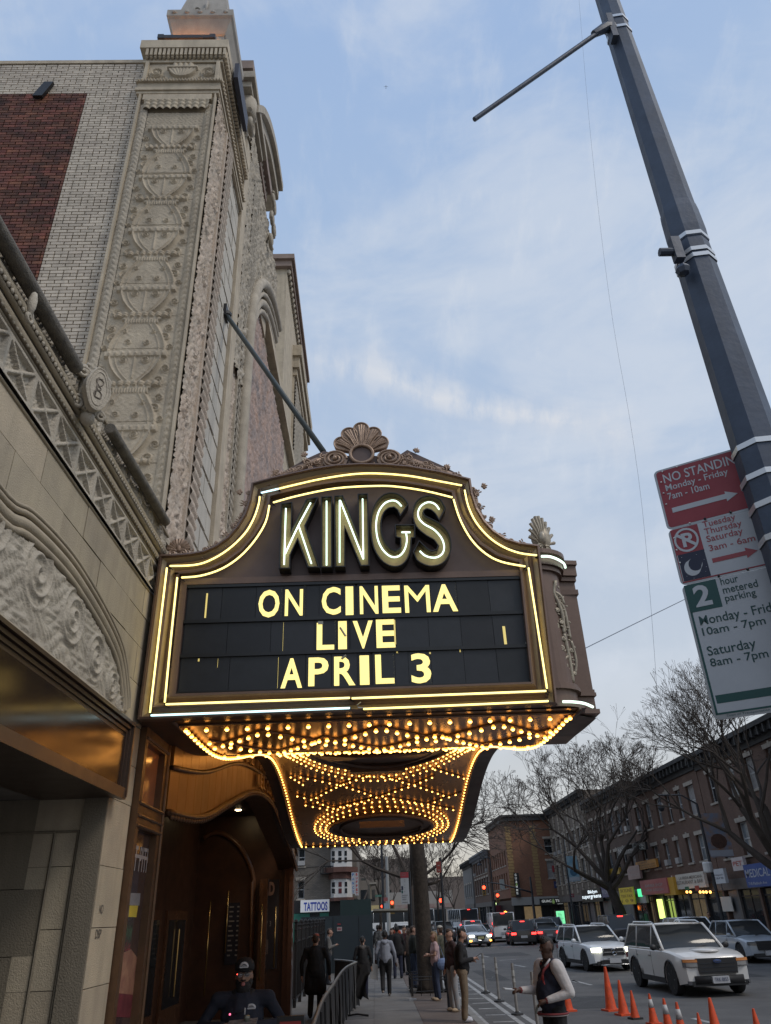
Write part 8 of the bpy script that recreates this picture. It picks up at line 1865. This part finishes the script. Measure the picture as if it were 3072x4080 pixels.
HAIR = {'k': mat('hair_black', (.010, .008, .008), .6, bump=1, bs=60), 'b': mat('hair_brown', (.05, .028, .018), .6, bump=1, bs=60), 'y': mat('hair_blond', (.22, .14, .07), .6, var=.5, vs=30, bump=1, bs=60), 'g': mat('hair_grey', (.12, .11, .10), .7, bump=1, bs=60)}
def person(label, pos, rz, h=1.75, skin='l', hair='k', top=None, trous=None, shoe=None, arms=None, walk=0, wide=1.0, coat=0, vox=.022, hand=False, head=(0, 0), bun=0, group=None, hood=None, belly=0, sleeve=None, tshirt=False, longhair=False, legs=None):
    s = h / 1.76; pos = Vector(pos); t = thing('person', label, 'person', pos, group)
    M = Matrix.Translation(pos) @ Matrix.Rotation(rz, 4, 'Z') @ Matrix.Scale(s, 4); W = wide
    sh = [Vector((sx * .168 * W, 0, 1.415)) for sx in (1, -1)]
    arms = arms or (((.25 * W, -.02, 1.14), (.25 * W, .06, .88)), ((-.25 * W, -.02, 1.14), (-.25 * W, .04, .88)))
    hp = [Vector((sx * .095 * W, 0, .90)) for sx in (1, -1)]
    if walk: ft = [((.10, .14 * walk, .50), (.10, .20 * walk, .09)), ((-.10, .02, .52), (-.10, -.34 * walk, .20 if walk > .5 else .12))]
    else: ft = [((.11 * W, .02, .50), (.12 * W, -.02, .08)), ((-.11 * W, .01, .50), (-.12 * W, -.03, .08))]
    hx, hy = head; hc = Vector((hx * .05, .02 + hy * .06, 1.635)); nk = Vector((0, -.01, 1.46))
    caps = [((0, 0, .95), (0, -.01, 1.2), .12, .12), ((0, -.01, 1.2), (0, -.01, 1.36), .12, .10), (nk, hc + Vector((0, -.02, -.08)), .062, .064), (hc + Vector((0, -.015, .035)), hc + Vector((0, .01, .0)), .092, .088), (hc + Vector((0, .035, -.075)), hc + Vector((0, .045, -.10)), .052, .04), (hc + Vector((0, .095, -.01)), hc + Vector((0, .112, -.028)), .012, .017)]
    for e in (-1, 1): caps += [(hc + Vector((e * .088, -.01, .0)), hc + Vector((e * .093, -.015, -.03)), .014, .012)]
    for S_, (el, wr) in zip(sh, arms):
        el, wr = Vector(el), Vector(wr); d = (wr - el).normalized(); caps += [(S_, el, .045, .038), (el, wr, .038, .025)]
        side = d.cross(Vector((0, 0, 1))).normalized() if abs(d.z) < .9 else Vector((0, 1, 0)); up = side.cross(d).normalized()
        pc = wr + d * .075; caps.append((wr, pc, .026, .034)); caps.append((wr + side * .014, pc + side * .018, .022, .024)); caps.append((wr - side * .014, pc - side * .018, .022, .024))
        if hand:
            for k in range(4):
                b0 = pc + side * (.027 - .018 * k) + d * .015; L_ = (.034, .040, .037, .029)[k]; m1 = b0 + (d * .85 - up * .5) * L_; caps += [(b0, m1, .0105, .0095), (m1, m1 + (d * .25 - up * .95) * L_ * .8, .0095, .008)]
            caps += [(wr + d * .03 + side * .028, wr + d * .075 + side * .048 + up * .02, .013, .011), (wr + d * .075 + side * .048 + up * .02, wr + d * .105 + side * .036 + up * .026, .011, .0085)]
        else: caps += [(pc, pc + (d - up * .35) * .07, .030, .018), (wr + d * .03 + side * .02, wr + d * .08 + side * .045, .013, .010)]
    for H_, (kn, an) in zip(hp, ft): caps += [(H_, kn, .07, .05), (kn, an, .048, .036), (Vector(an), Vector(an) + Vector((0, .10, -.04)), .036, .028)]
    rmesh(caps, SKIN[skin], 'body', t, min(vox, .016), M)
    tk = [((0, 0, .98), (0, -.01, 1.15), .15 * W, .145 * W), ((0, -.01, 1.15), (0, -.015, 1.33), .145 * W, .13 * W), (sh[0] * (.75 if sleeve else 1) + Vector((0, 0, .36 if sleeve else 0)), sh[1] * (.75 if sleeve else 1) + Vector((0, 0, .36 if sleeve else 0)), .066 * (1 + W) / 2, .066 * (1 + W) / 2), ((-.07, -.01, 1.45), (.07, -.01, 1.45), .068, .068), ((-.08 * W, .02, 1.26), (.08 * W, .02, 1.26), .11, .11), ((-.09 * W, 0, 1.05), (.09 * W, 0, 1.05), .115, .115), (nk + Vector((0, -.01, -.02)), nk + Vector((0, -.01, .01)), .075, .066)]
    if belly: tk.append(((0, .05 * belly, 1.05), (0, .06 * belly, 1.16), .17, .16))
    if coat: tk += [((x * W, -.01, 1.0), (x * 1.2 * W, -.01, coat + .1), .12, .13) for x in (-.09, 0, .09)]
    sl = []
    for S_, (el, wr) in zip(sh, arms):
        el, wr = Vector(el), Vector(wr)
        sl += [(S_, S_.lerp(el, .5) if tshirt else el, .098 if sleeve else .070, .064 if tshirt else .072 if sleeve else .055)] + ([] if tshirt else [(el, wr.lerp(el, .08), .066 if sleeve else .056, .044)])
    top = top or cloth_m('black', (.014, .014, .016))
    if sleeve: rmesh(tk, top, 'jacket', t, vox, M); rmesh(sl, sleeve, 'sleeves', t, vox, M)
    else: rmesh(tk + sl, top, 'jacket', t, vox, M)
    lg = []
    for H_, (kn, an) in zip(hp, ft): lg += [(H_, kn, .10 * (.5 + W / 2), .078), (kn, an, .076, .066)]
    rmesh(lg + [((-.07, -.01, .93), (.07, -.01, .93), .115 * W, .115 * W)], legs or trous or cloth_m('darkblue', (.02, .024, .035)), 'trousers', t, vox, M)
    for kn, an in ft:
        an = Vector(an); q = MB(); n = 10; q.ball(M @ (an + Vector((0, .055, -.035 if an.z < .1 else -.05))), (.048 * s, .13 * s, .045 * s), 10, axis=Matrix.Rotation(rz, 3, 'Z')); q.build('shoe', shoe or mat('shoe_black', (.015, .015, .016), .5), t, smooth=True)
    R3 = Matrix.Rotation(rz, 3, 'Z'); P = lambda v: M @ Vector(v)
    if hair: 
        hcaps = [(hc + Vector((0, -.035, .05)), hc + Vector((0, .02, .075)), .086, .072), (hc + Vector((0, -.05, .01)), hc + Vector((0, -.045, -.04)), .075, .055)]
        if bun: hcaps += [(hc + Vector((0, -.10, .02)), hc + Vector((0, -.12, .0)), .05, .045), (hc + Vector((0, -.11, -.04)), hc + Vector((0, -.13, -.22)), .03, .02)]
        if longhair: hcaps += [(hc + Vector((x, -.05, .0)), hc + Vector((x * 1.2, -.07, -.26)), .06, .035) for x in (-.05, .05)]
        rmesh(hcaps, HAIR[hair] if isinstance(hair, str) else hair, 'hair', t, .014, M)
    for e in (-1, 1): q = MB(); q.ball(P(hc + Vector((e * .033, .088, .012))), (.013 * s, .008 * s, .008 * s), 6, axis=R3); q.build('eye', mat('eye', (.04, .03, .03), .2), t)
    q = MB(); q.ball(P(hc + Vector((0, .088, -.062))), (.024 * s, .012 * s, .007 * s), 6, axis=R3); q.build('mouth', mat('lips', (.20, .07, .06), .5), t)
    if hood: rmesh([((-.07, -.07, 1.45), (.07, -.07, 1.45), .06, .06), ((0, -.10, 1.42), (0, -.10, 1.36), .075, .05)], hood, 'hood', t, .018, M)
    return t, M, hc, s, R3
def prop(t, name, m, fn, smooth=True, label=None):
    q = MB(); fn(q); return q.build(name, m, t, smooth=smooth)
PHONE = mat('phone', (.02, .02, .025), .2); SCREEN = mat('phone_screen', (.6, .65, .7), .3, emit=.9, ecol=(.8, .85, .9))
phR = lambda f=.25, z=1.22: (((.26, .0, 1.14), (.10, f, z)), ((-.26, .0, 1.14), (-.08, f - .03, z - .02)))
def held(label, name, cat, p, fn, m): q = MB(); fn(q, Vector(p)); o = q.build(name, m); return props(o, label, cat)
# 1 bearded man in front of the doors
NAVY = cloth_m('navy', (.020, .024, .040)); bp_ = on(526, 2150, Y=9.8)
t, M, hc, s, R3 = person('bearded man in black cap and glasses with navy jacket, talking over a stack of papers', (bp_.x, 9.8, 0), PI + .08, 1.80, 'm', None, NAVY, wide=1.6, vox=.014, hand=True, belly=1.2, arms=(((.44, .0, 1.18), (.16, .30, 1.21)), ((-.44, .0, 1.18), (-.10, .30, 1.20))), trous=cloth_m('black', (.014, .014, .016)))
P = lambda v: M @ Vector(v)
prop(t, 'beard', HAIR['k'], lambda q: (q.ball(P(hc + Vector((0, .045, -.115))), (.082, .062, .085), 12, axis=R3), q.ball(P(hc + Vector((.055, .01, -.06))), (.034, .05, .06), 8, axis=R3), q.ball(P(hc + Vector((-.055, .01, -.06))), (.034, .05, .06), 8, axis=R3), q.ball(P(hc + Vector((0, .10, -.04))), (.035, .012, .010), 8, axis=R3), q.ball(P(hc + Vector((0, -.03, -.06))), (.10, .08, .10), 10, axis=R3)))
prop(t, 'open_mouth', mat('mouth_pink', (.36, .13, .12), .5), lambda q: q.ball(P(hc + Vector((0, .112, -.075))), (.022, .010, .020), 8, axis=R3))
prop(t, 'cap', mat('cap_black', (.012, .012, .014), .8, bump=.4, bs=60), lambda q: (q.lathe([(.108, .0), (.112, .04), (.102, .085), (.06, .125), (0, .135)], P(hc + Vector((0, -.012, .045))), 16), q.prism([(-.085, .08), (.085, .08), (.075, .15), (.0, .175), (-.075, .15)], lambda u, v, d: tuple(P(hc + Vector((u, v, .052 + d - u * u * 3)))), 0, .008)))
def badge(c, w_, h_):
    def f(q):
        q.add([P(c + Vector((w_ * (math.cos(a) + .0), .012 * math.cos(a) ** 2 * -1.2, h_ * math.sin(a)))) for a in np.linspace(0, PI, 12)] + [P(c + Vector((w_ * .72 * math.cos(a), .002, h_ * .55 * math.sin(a)))) for a in np.linspace(0, PI, 12)], [(i, i + 1, i + 13, i + 12) for i in range(11)]); q.obox(P(c + Vector((0, .002, -.004))), w_ * 1.9, .004, .012, U=R3 @ Vector((1, 0, 0)), V=R3 @ Vector((0, 1, 0)))
        text(q, 'KINGS', P(c + Vector((w_ * .6, .005, h_ * .06))), R3 @ Vector((-1, 0, 0)), (0, 0, 1), w_ * 1.2, h_ * .36, off=.02)
    return f
BDG = mat('badge_white', (.5, .5, .52), .6)
prop(t, 'cap_badge', BDG, badge(hc + Vector((0, .102, .085)), .05, .048), False); prop(t, 'jacket_badge', BDG, badge(Vector((-.10, .172, 1.345)), .050, .04), False)
def glasses(q):
    for e in (-1, 1): q.tube([P(hc + Vector((e * .037 + .028 * math.cos(a), .106, .012 + .020 * math.sin(a)))) for a in np.linspace(0, 2 * PI, 13)[:-1]], .0028, 5, closed=True); q.tube([P(hc + Vector((e * .065, .105, .016))), P(hc + Vector((e * .092, .02, .01)))], .003, 5)
    q.tube([P(hc + Vector((-.01, .108, .016))), P(hc + Vector((.01, .108, .016)))], .003, 5)
prop(t, 'glasses', mat('clear_frame', (.35, .33, .33), .2), glasses)
prop(t, 'glasses_lens', mat('lens_glint', (.14, .13, .14), .06, spec=1.0), lambda q: [q.ball(P(hc + Vector((e * .037, .103, .012))), (.024, .003, .016), 8, axis=R3) for e in (-1, 1)])
prop(t, 'red_glint', mat('red_glint_glow', (1, .1, .08), .3, emit=2.5, ecol=(1, .08, .05)), lambda q: q.ball(P(hc + Vector((.068, .105, .018))), .007, 6))  # red glint on the glasses, put in as a glowing bead
prop(t, 'collar', cloth_m('black', (.014, .014, .016)), lambda q: (q.tube([P((.10, .03, 1.49)), P((.05, .12, 1.42)), P((.01, .16, 1.34))], [.03, .026, .012], 8), q.tube([P((-.10, .03, 1.49)), P((-.05, .12, 1.42)), P((-.01, .16, 1.34))], [.03, .026, .012], 8)))
prop(t, 'neck_opening', SKIN['m'], lambda q: q.ball(P((0, .075, 1.43)), (.042, .035, .05), 10, axis=R3))
prop(t, 'cord', BLACK, lambda q: (q.tube([P((.10, .21, 1.30)), P((.03, .235, 1.315)), P((-.035, .225, 1.335))], .006, 5), q.ball(P((.10, .215, 1.30)), .010, 6)))
held('white badge reel clipped to the bearded man\'s jacket', 'badge_reel', 'badge', P((-.04, .228, 1.325)), lambda q, p: q.tube([p + Vector((0, 0, -.03)), p + Vector((0, 0, .03))], .0075, 6), BDG)
held('small pink glowing light on the bearded man\'s chest', 'pink_light', 'light', P((.115, .225, 1.303)), lambda q, p: q.ball(p, .011, 6), mat('pink_led', (1, .2, .35), .3, emit=1.6, ecol=(1, .15, .3)))
held('stack of white edged papers on a dark board in the bearded man\'s hands', 'clipboard', 'papers', P((-.03, .40, 1.23)), lambda q, p: [q.obox(p + Vector((0, 0, .006 * k)), .30, .17, .005, U=(1, .1 * k, .04), V=(0, 1, .25)) for k in range(3)], mat('paper_dim', (.30, .29, .28), .7, var=.9, vs=20, alt=(.06, .05, .06)))
held('clear plastic cup standing on the papers of the bearded man', 'plastic_cup', 'cup', P((-.075, .38, 1.25)), lambda q, p: q.lathe([(.022, 0), (.034, .03), (.032, .05), (.015, .058)], p, 10), mat('cup_clear', (.14, .15, .12), .15, spec=.9))
# passers-by and the queue
BLKC = cloth_m('black', (.014, .014, .016)); 
t, M, hc, s, R3 = person('man in long black overcoat and orange cap, seen from behind beside the barriers', (-1.58, 22.3, 0), -.05, 1.86, 'l', 'b', BLKC, coat=.50, wide=1.35, walk=.45, vox=.02, trous=BLKC)
P = lambda v: M @ Vector(v); prop(t, 'cap', mat('cap_orange', (.36, .08, .04), .7), lambda q: q.ball(P(hc + Vector((.01, -.02, .085))), (.085, .09, .055), 10, axis=R3))
gx = on(*c1(440, 1200), Y=33); t, M, hc, s, R3 = person('man in grey sweater looking at his phone in front of the hoarding', (gx.x, 33, 0), -PI / 2 + .1, 1.86, 'l', 'b', cloth_m('greysweater', (.14, .135, .13)), arms=phR(), hand=True, vox=.018, head=(0, .7))
t, M, hc, s, R3 = person('woman in long black puffer coat with ponytail, walking away', (-.44, 27.3, 0), -.02, 1.66, 'l', 'k', BLKC, coat=.62, wide=1.12, walk=.35, bun=1, hood=cloth_m('greyhood', (.10, .09, .085)), trous=cloth_m('navyjean', (.02, .024, .05)))
HOO = cloth_m('hoodie', (.27, .29, .345)); t, M, hc, s, R3 = person('man in pale grey hoodie and black trousers walking away, white bag in hand', (.28, 27.4, 0), .0, 1.80, 'd', 'k', HOO, hood=HOO, walk=.55, wide=1.12, vox=.018, hand=True, trous=BLKC, shoe=mat('shoe_pale', (.36, .30, .26), .6, var=.8, vs=20, alt=(.08, .07, .07)), arms=(((.29, -.02, 1.14), (.32, .05, .88)), ((-.28, -.02, 1.16), (-.30, .10, .98))))
p = M @ Vector((-.31, .12, .90)); held('white carrier bag hanging from the hooded walker\'s left hand', 'carrier_bag', 'bag', p, lambda q, p: (q.prism([(-.13, -.44), (.12, -.48), (.14, -.08), (.06, -.05), (.0, .0), (-.08, -.06)], lambda u, v, d: (p.x + u * .9 - .05, p.y + d, p.z + v), -.05, .05)), mat('bag_white', (.42, .42, .41), .5, var=.3, vs=9))
def q1(c): return on(*c1(*c), Z=0)
SPE = [('tall man in black parka seen from behind, right of the hooded walker', q1((1215, 1580)), .2, 1.84, 'd', BLKC, 'navyjean', {'coat': .75, 'wide': 1.1}),
 ('woman in brown coat standing in the queue left of the gnarled trunk', q1((1345, 1540)), 1.0, 1.72, 'm', cloth_m('brownc', (.045, .032, .026)), 'black', {'coat': .7, 'longhair': True}),
 ('man in dark olive jacket and blue jeans standing against the thick trunk', (1.30, 29.9, 0), -1.3, 1.86, 'l', cloth_m('olivej', (.025, .03, .026)), 'bluejean', {'wide': 1.1}),
 ('person in black and white floral shirt, farther back on the pavement', (.22, 42, 0), .1, 1.84, 'l', mat('floral', (.30, .29, .28), .9, var=1, vs=14, alt=(.03, .03, .03)), 'greyjean', {}),
 ('person in bright orange vest in the middle of the crowd', (1.05, 44, 0), 0, 1.84, 'd', cloth_m('orangev', (.42, .07, .03)), 'black', {}),
 ('person in blue cap and jacket in the crowd left of the gnarled trunk', (2.0, 40, 0), 1.5, 1.88, 'l', cloth_m('bluej', (.05, .09, .17)), 'black', {}),
 ('woman in dark coat facing the camera beside the floral shirt', (.72, 39, 0), PI, 1.70, 'l', BLKC, 'black', {'longhair': True}),
 ('man in dark jacket at the left edge of the crowd by the hoarding', (.10, 45, 0), .4, 1.8, 'd', BLKC, 'black', {}),
 ('person in maroon top just behind the tall man in black parka', (1.25, 37.5, 0), 2.4, 1.78, 'm', cloth_m('maroon', (.07, .02, .022)), 'black', {}),
 ('person in grey coat behind the brown coat woman', (1.95, 36, 0), 2.0, 1.76, 'l', cloth_m('greyc', (.06, .06, .065)), 'black', {'coat': .7}),
 ('person in pale cap and camouflage jacket right behind the thick trunk', (2.12, 27.9, 0), .6, 1.86, 'l', mat('camo', (.11, .10, .075), .9, var=1, vs=10, alt=(.04, .045, .03)), 'black', {}),
 ('pedestrian in dark clothes passing the grey shutter across the road', (19.6, 49, 0), 1.2, 1.75, 'm', BLKC, 'black', {}), ('pedestrian in dark clothes on the far pavement behind the parked dark SUV', (19.8, 66, 0), .3, 1.75, 'm', BLKC, 'black', {}), ('pedestrian at the far kerb beside the green kiosk', (17.9, 83, 0), .3, 1.8, 'm', BLKC, 'black', {})]
TR = {'black': BLKC, 'navyjean': cloth_m('navyjean', (.02, .024, .05)), 'bluejean': cloth_m('bluejean', (.04, .055, .10)), 'greyjean': cloth_m('greyjean', (.11, .13, .16))}
for lab, p, a, hh_, sk, tm, tr, kw in SPE:
    r_ = person(lab, p, a, hh_, sk, 'k' if sk == 'd' else 'b', tm, trous=TR[tr], vox=.03, **kw)
    if 'pale cap' in lab: t, M, hc = r_[:3]; prop(t, 'cap', mat('cap_pale', (.40, .38, .34), .8), lambda q: q.ball(M @ (hc + Vector((0, -.01, .085))), (.10, .11, .06), 10))
PK = mat('pink_tee', (.47, .33, .34), .85, var=.2, vs=9, bump=.5, bs=11)
t, M, hc, s, R3 = person('woman in pink tee and blue jeans with folded arms, standing by the slim sign post', (1.74, 25.5, 0), PI / 2 + .2, 1.74, 'l', 'y', PK, tshirt=True, longhair=True, vox=.018, hand=True, trous=TR['bluejean'], shoe=mat('shoe_cream', (.42, .32, .22), .6), arms=(((.23, .06, 1.16), (-.04, .23, 1.18)), ((-.23, .06, 1.16), (.06, .25, 1.14))))
p = M @ Vector((-.20, -.10, .92)); held('pale blue shoulder bag of the woman in pink', 'shoulder_bag', 'bag', p, lambda q, p: (q.ball(p + Vector((.08, -.05, 0)), (.19, .09, .16), 12), q.tube([p + Vector((-.05, -.04, .1)), p + Vector((.0, -.02, .5)), p + Vector((.12, -.05, .12))], .012, 5)), mat('bag_blue', (.17, .24, .42), .6, var=.4, vs=8))
t, M, hc, s, R3 = person('person in maroon jacket and ripped pale jeans, hidden behind the man in black jacket', (1.97, 22.6, 0), PI / 2 + .4, 1.84, 'l', 'b', cloth_m('maroonj', (.055, .03, .03)), vox=.02, trous=mat('ripped_jeans', (.20, .24, .28), .9, var=1, vs=7, alt=(.34, .30, .28)), shoe=mat('shoe_cream', (.42, .32, .22)))
t, M, hc, s, R3 = person('man in black jacket and khaki trousers reading his phone at the kerb', (2.03, 20.5, 0), -PI / 2 - .1, 1.87, 'l', 'k', BLKC, vox=.015, wide=1.14, hand=True, trous=cloth_m('khaki', (.185, .14, .095)), shoe=mat('shoe_white', (.46, .47, .52), .5), arms=(((.27, -.03, 1.13), (.10, .26, 1.17)), ((-.27, -.03, 1.13), (-.06, .22, 1.13))), head=(0, .6))
P = lambda v: M @ Vector(v); prop(t, 'beard', HAIR['k'], lambda q: (q.ball(P(hc + Vector((0, .05, -.105))), (.055, .05, .045), 10, axis=R3)))
held('dark phone in the hand of the man in khaki trousers', 'mobile_phone', 'phone', P((.06, .38, 1.235)), lambda q, p: q.obox(p, .15, .075, .01, U=R3 @ Vector((0, 1, .55)), V=R3 @ Vector((1, 0, 0))), PHONE)
vp = on(1188, 2110, Y=13.0); WS = mat('white_sleeve', (.55, .53, .53), .85, var=.25, vs=6, bump=1, bs=9); VN = cloth_m('varsity_navy', (.014, .016, .032))
t, M, hc, s, R3 = person('man in navy varsity jacket with white sleeves holding out a phone, right foreground', (vp.x, 13.0, RZ), PI / 2 + .45, 1.93, 'd', 'k', VN, sleeve=WS, wide=1.08, belly=1.1, vox=.013, hand=True, trous=cloth_m('black', (.014, .014, .016)), arms=(((.28, .02, 1.13), (.22, .36, 1.15)), ((-.29, -.08, 1.12), (-.13, .20, 1.04))), head=(-.5, 0))
P = lambda v: M @ Vector(v)
STR = mat('red_trim', (.20, .035, .04), .8)
def hoop(q, z, rx, ry, r, cy=0): q.tube([P((rx * math.cos(a), cy + ry * math.sin(a), z)) for a in np.linspace(0, 2 * PI, 21)[:-1]], r, 6, closed=True)
prop(t, 'hem_stripe', STR, lambda q: (hoop(q, .885, .215, .20, .014, .02),)); prop(t, 'hem_stripe', mat('pale_trim2', (.30, .26, .26), .8), lambda q: hoop(q, .865, .212, .196, .008, .02))
prop(t, 'shirt_collar', mat('shirt_white', (.6, .6, .64), .7), lambda q: q.tube([P((.07, .05, 1.47)), P((.0, -.085, 1.53)), P((-.08, .03, 1.49)), P((-.05, .10, 1.42))], .020, 6)); prop(t, 'jacket_collar', STR, lambda q: q.tube([P((.09, .07, 1.44)), P((.0, -.10, 1.49)), P((-.105, .03, 1.46)), P((-.055, .13, 1.38)), P((-.02, .165, 1.25))], .019, 6))
def num(q): text(q, 'R', P((-.055, .168, 1.22)), R3 @ Vector((-1, .25, 0)), (0, 0, 1), .075, .12, off=.04, thick=.004)
prop(t, 'chest_letter', mat('letter_red', (.40, .05, .05), .8), num, False)
for (el, wr) in (((.28, .02, 1.13), (.22, .36, 1.15)), ((-.29, -.08, 1.12), (-.13, .20, 1.04))): a, b = P(el), P(wr); d = (b - a).normalized(); prop(t, 'cuff', STR, lambda q: q.tube([b - d * .05, b + d * .012], [.046, .038], 10))
held('pale phone lying in the outstretched hand of the varsity jacket man', 'mobile_phone', 'phone', P((.235, .54, 1.175)), lambda q, p: q.obox(p, .155, .078, .011, U=R3 @ Vector((.1, 1, .12)), V=R3 @ Vector((1, 0, .15))), mat('phone_pale', (.5, .52, .55), .2))
held('grey lighter shaped stick in the lower hand of the varsity jacket man', 'grey_stick', 'stick', P((-.07, .30, 1.00)), lambda q, p: q.tube([p, p + (P((.0, .30, .90)) - P((-.07, .30, 1.0)))], .016, 8), mat('stick_grey', (.20, .22, .20), .4))
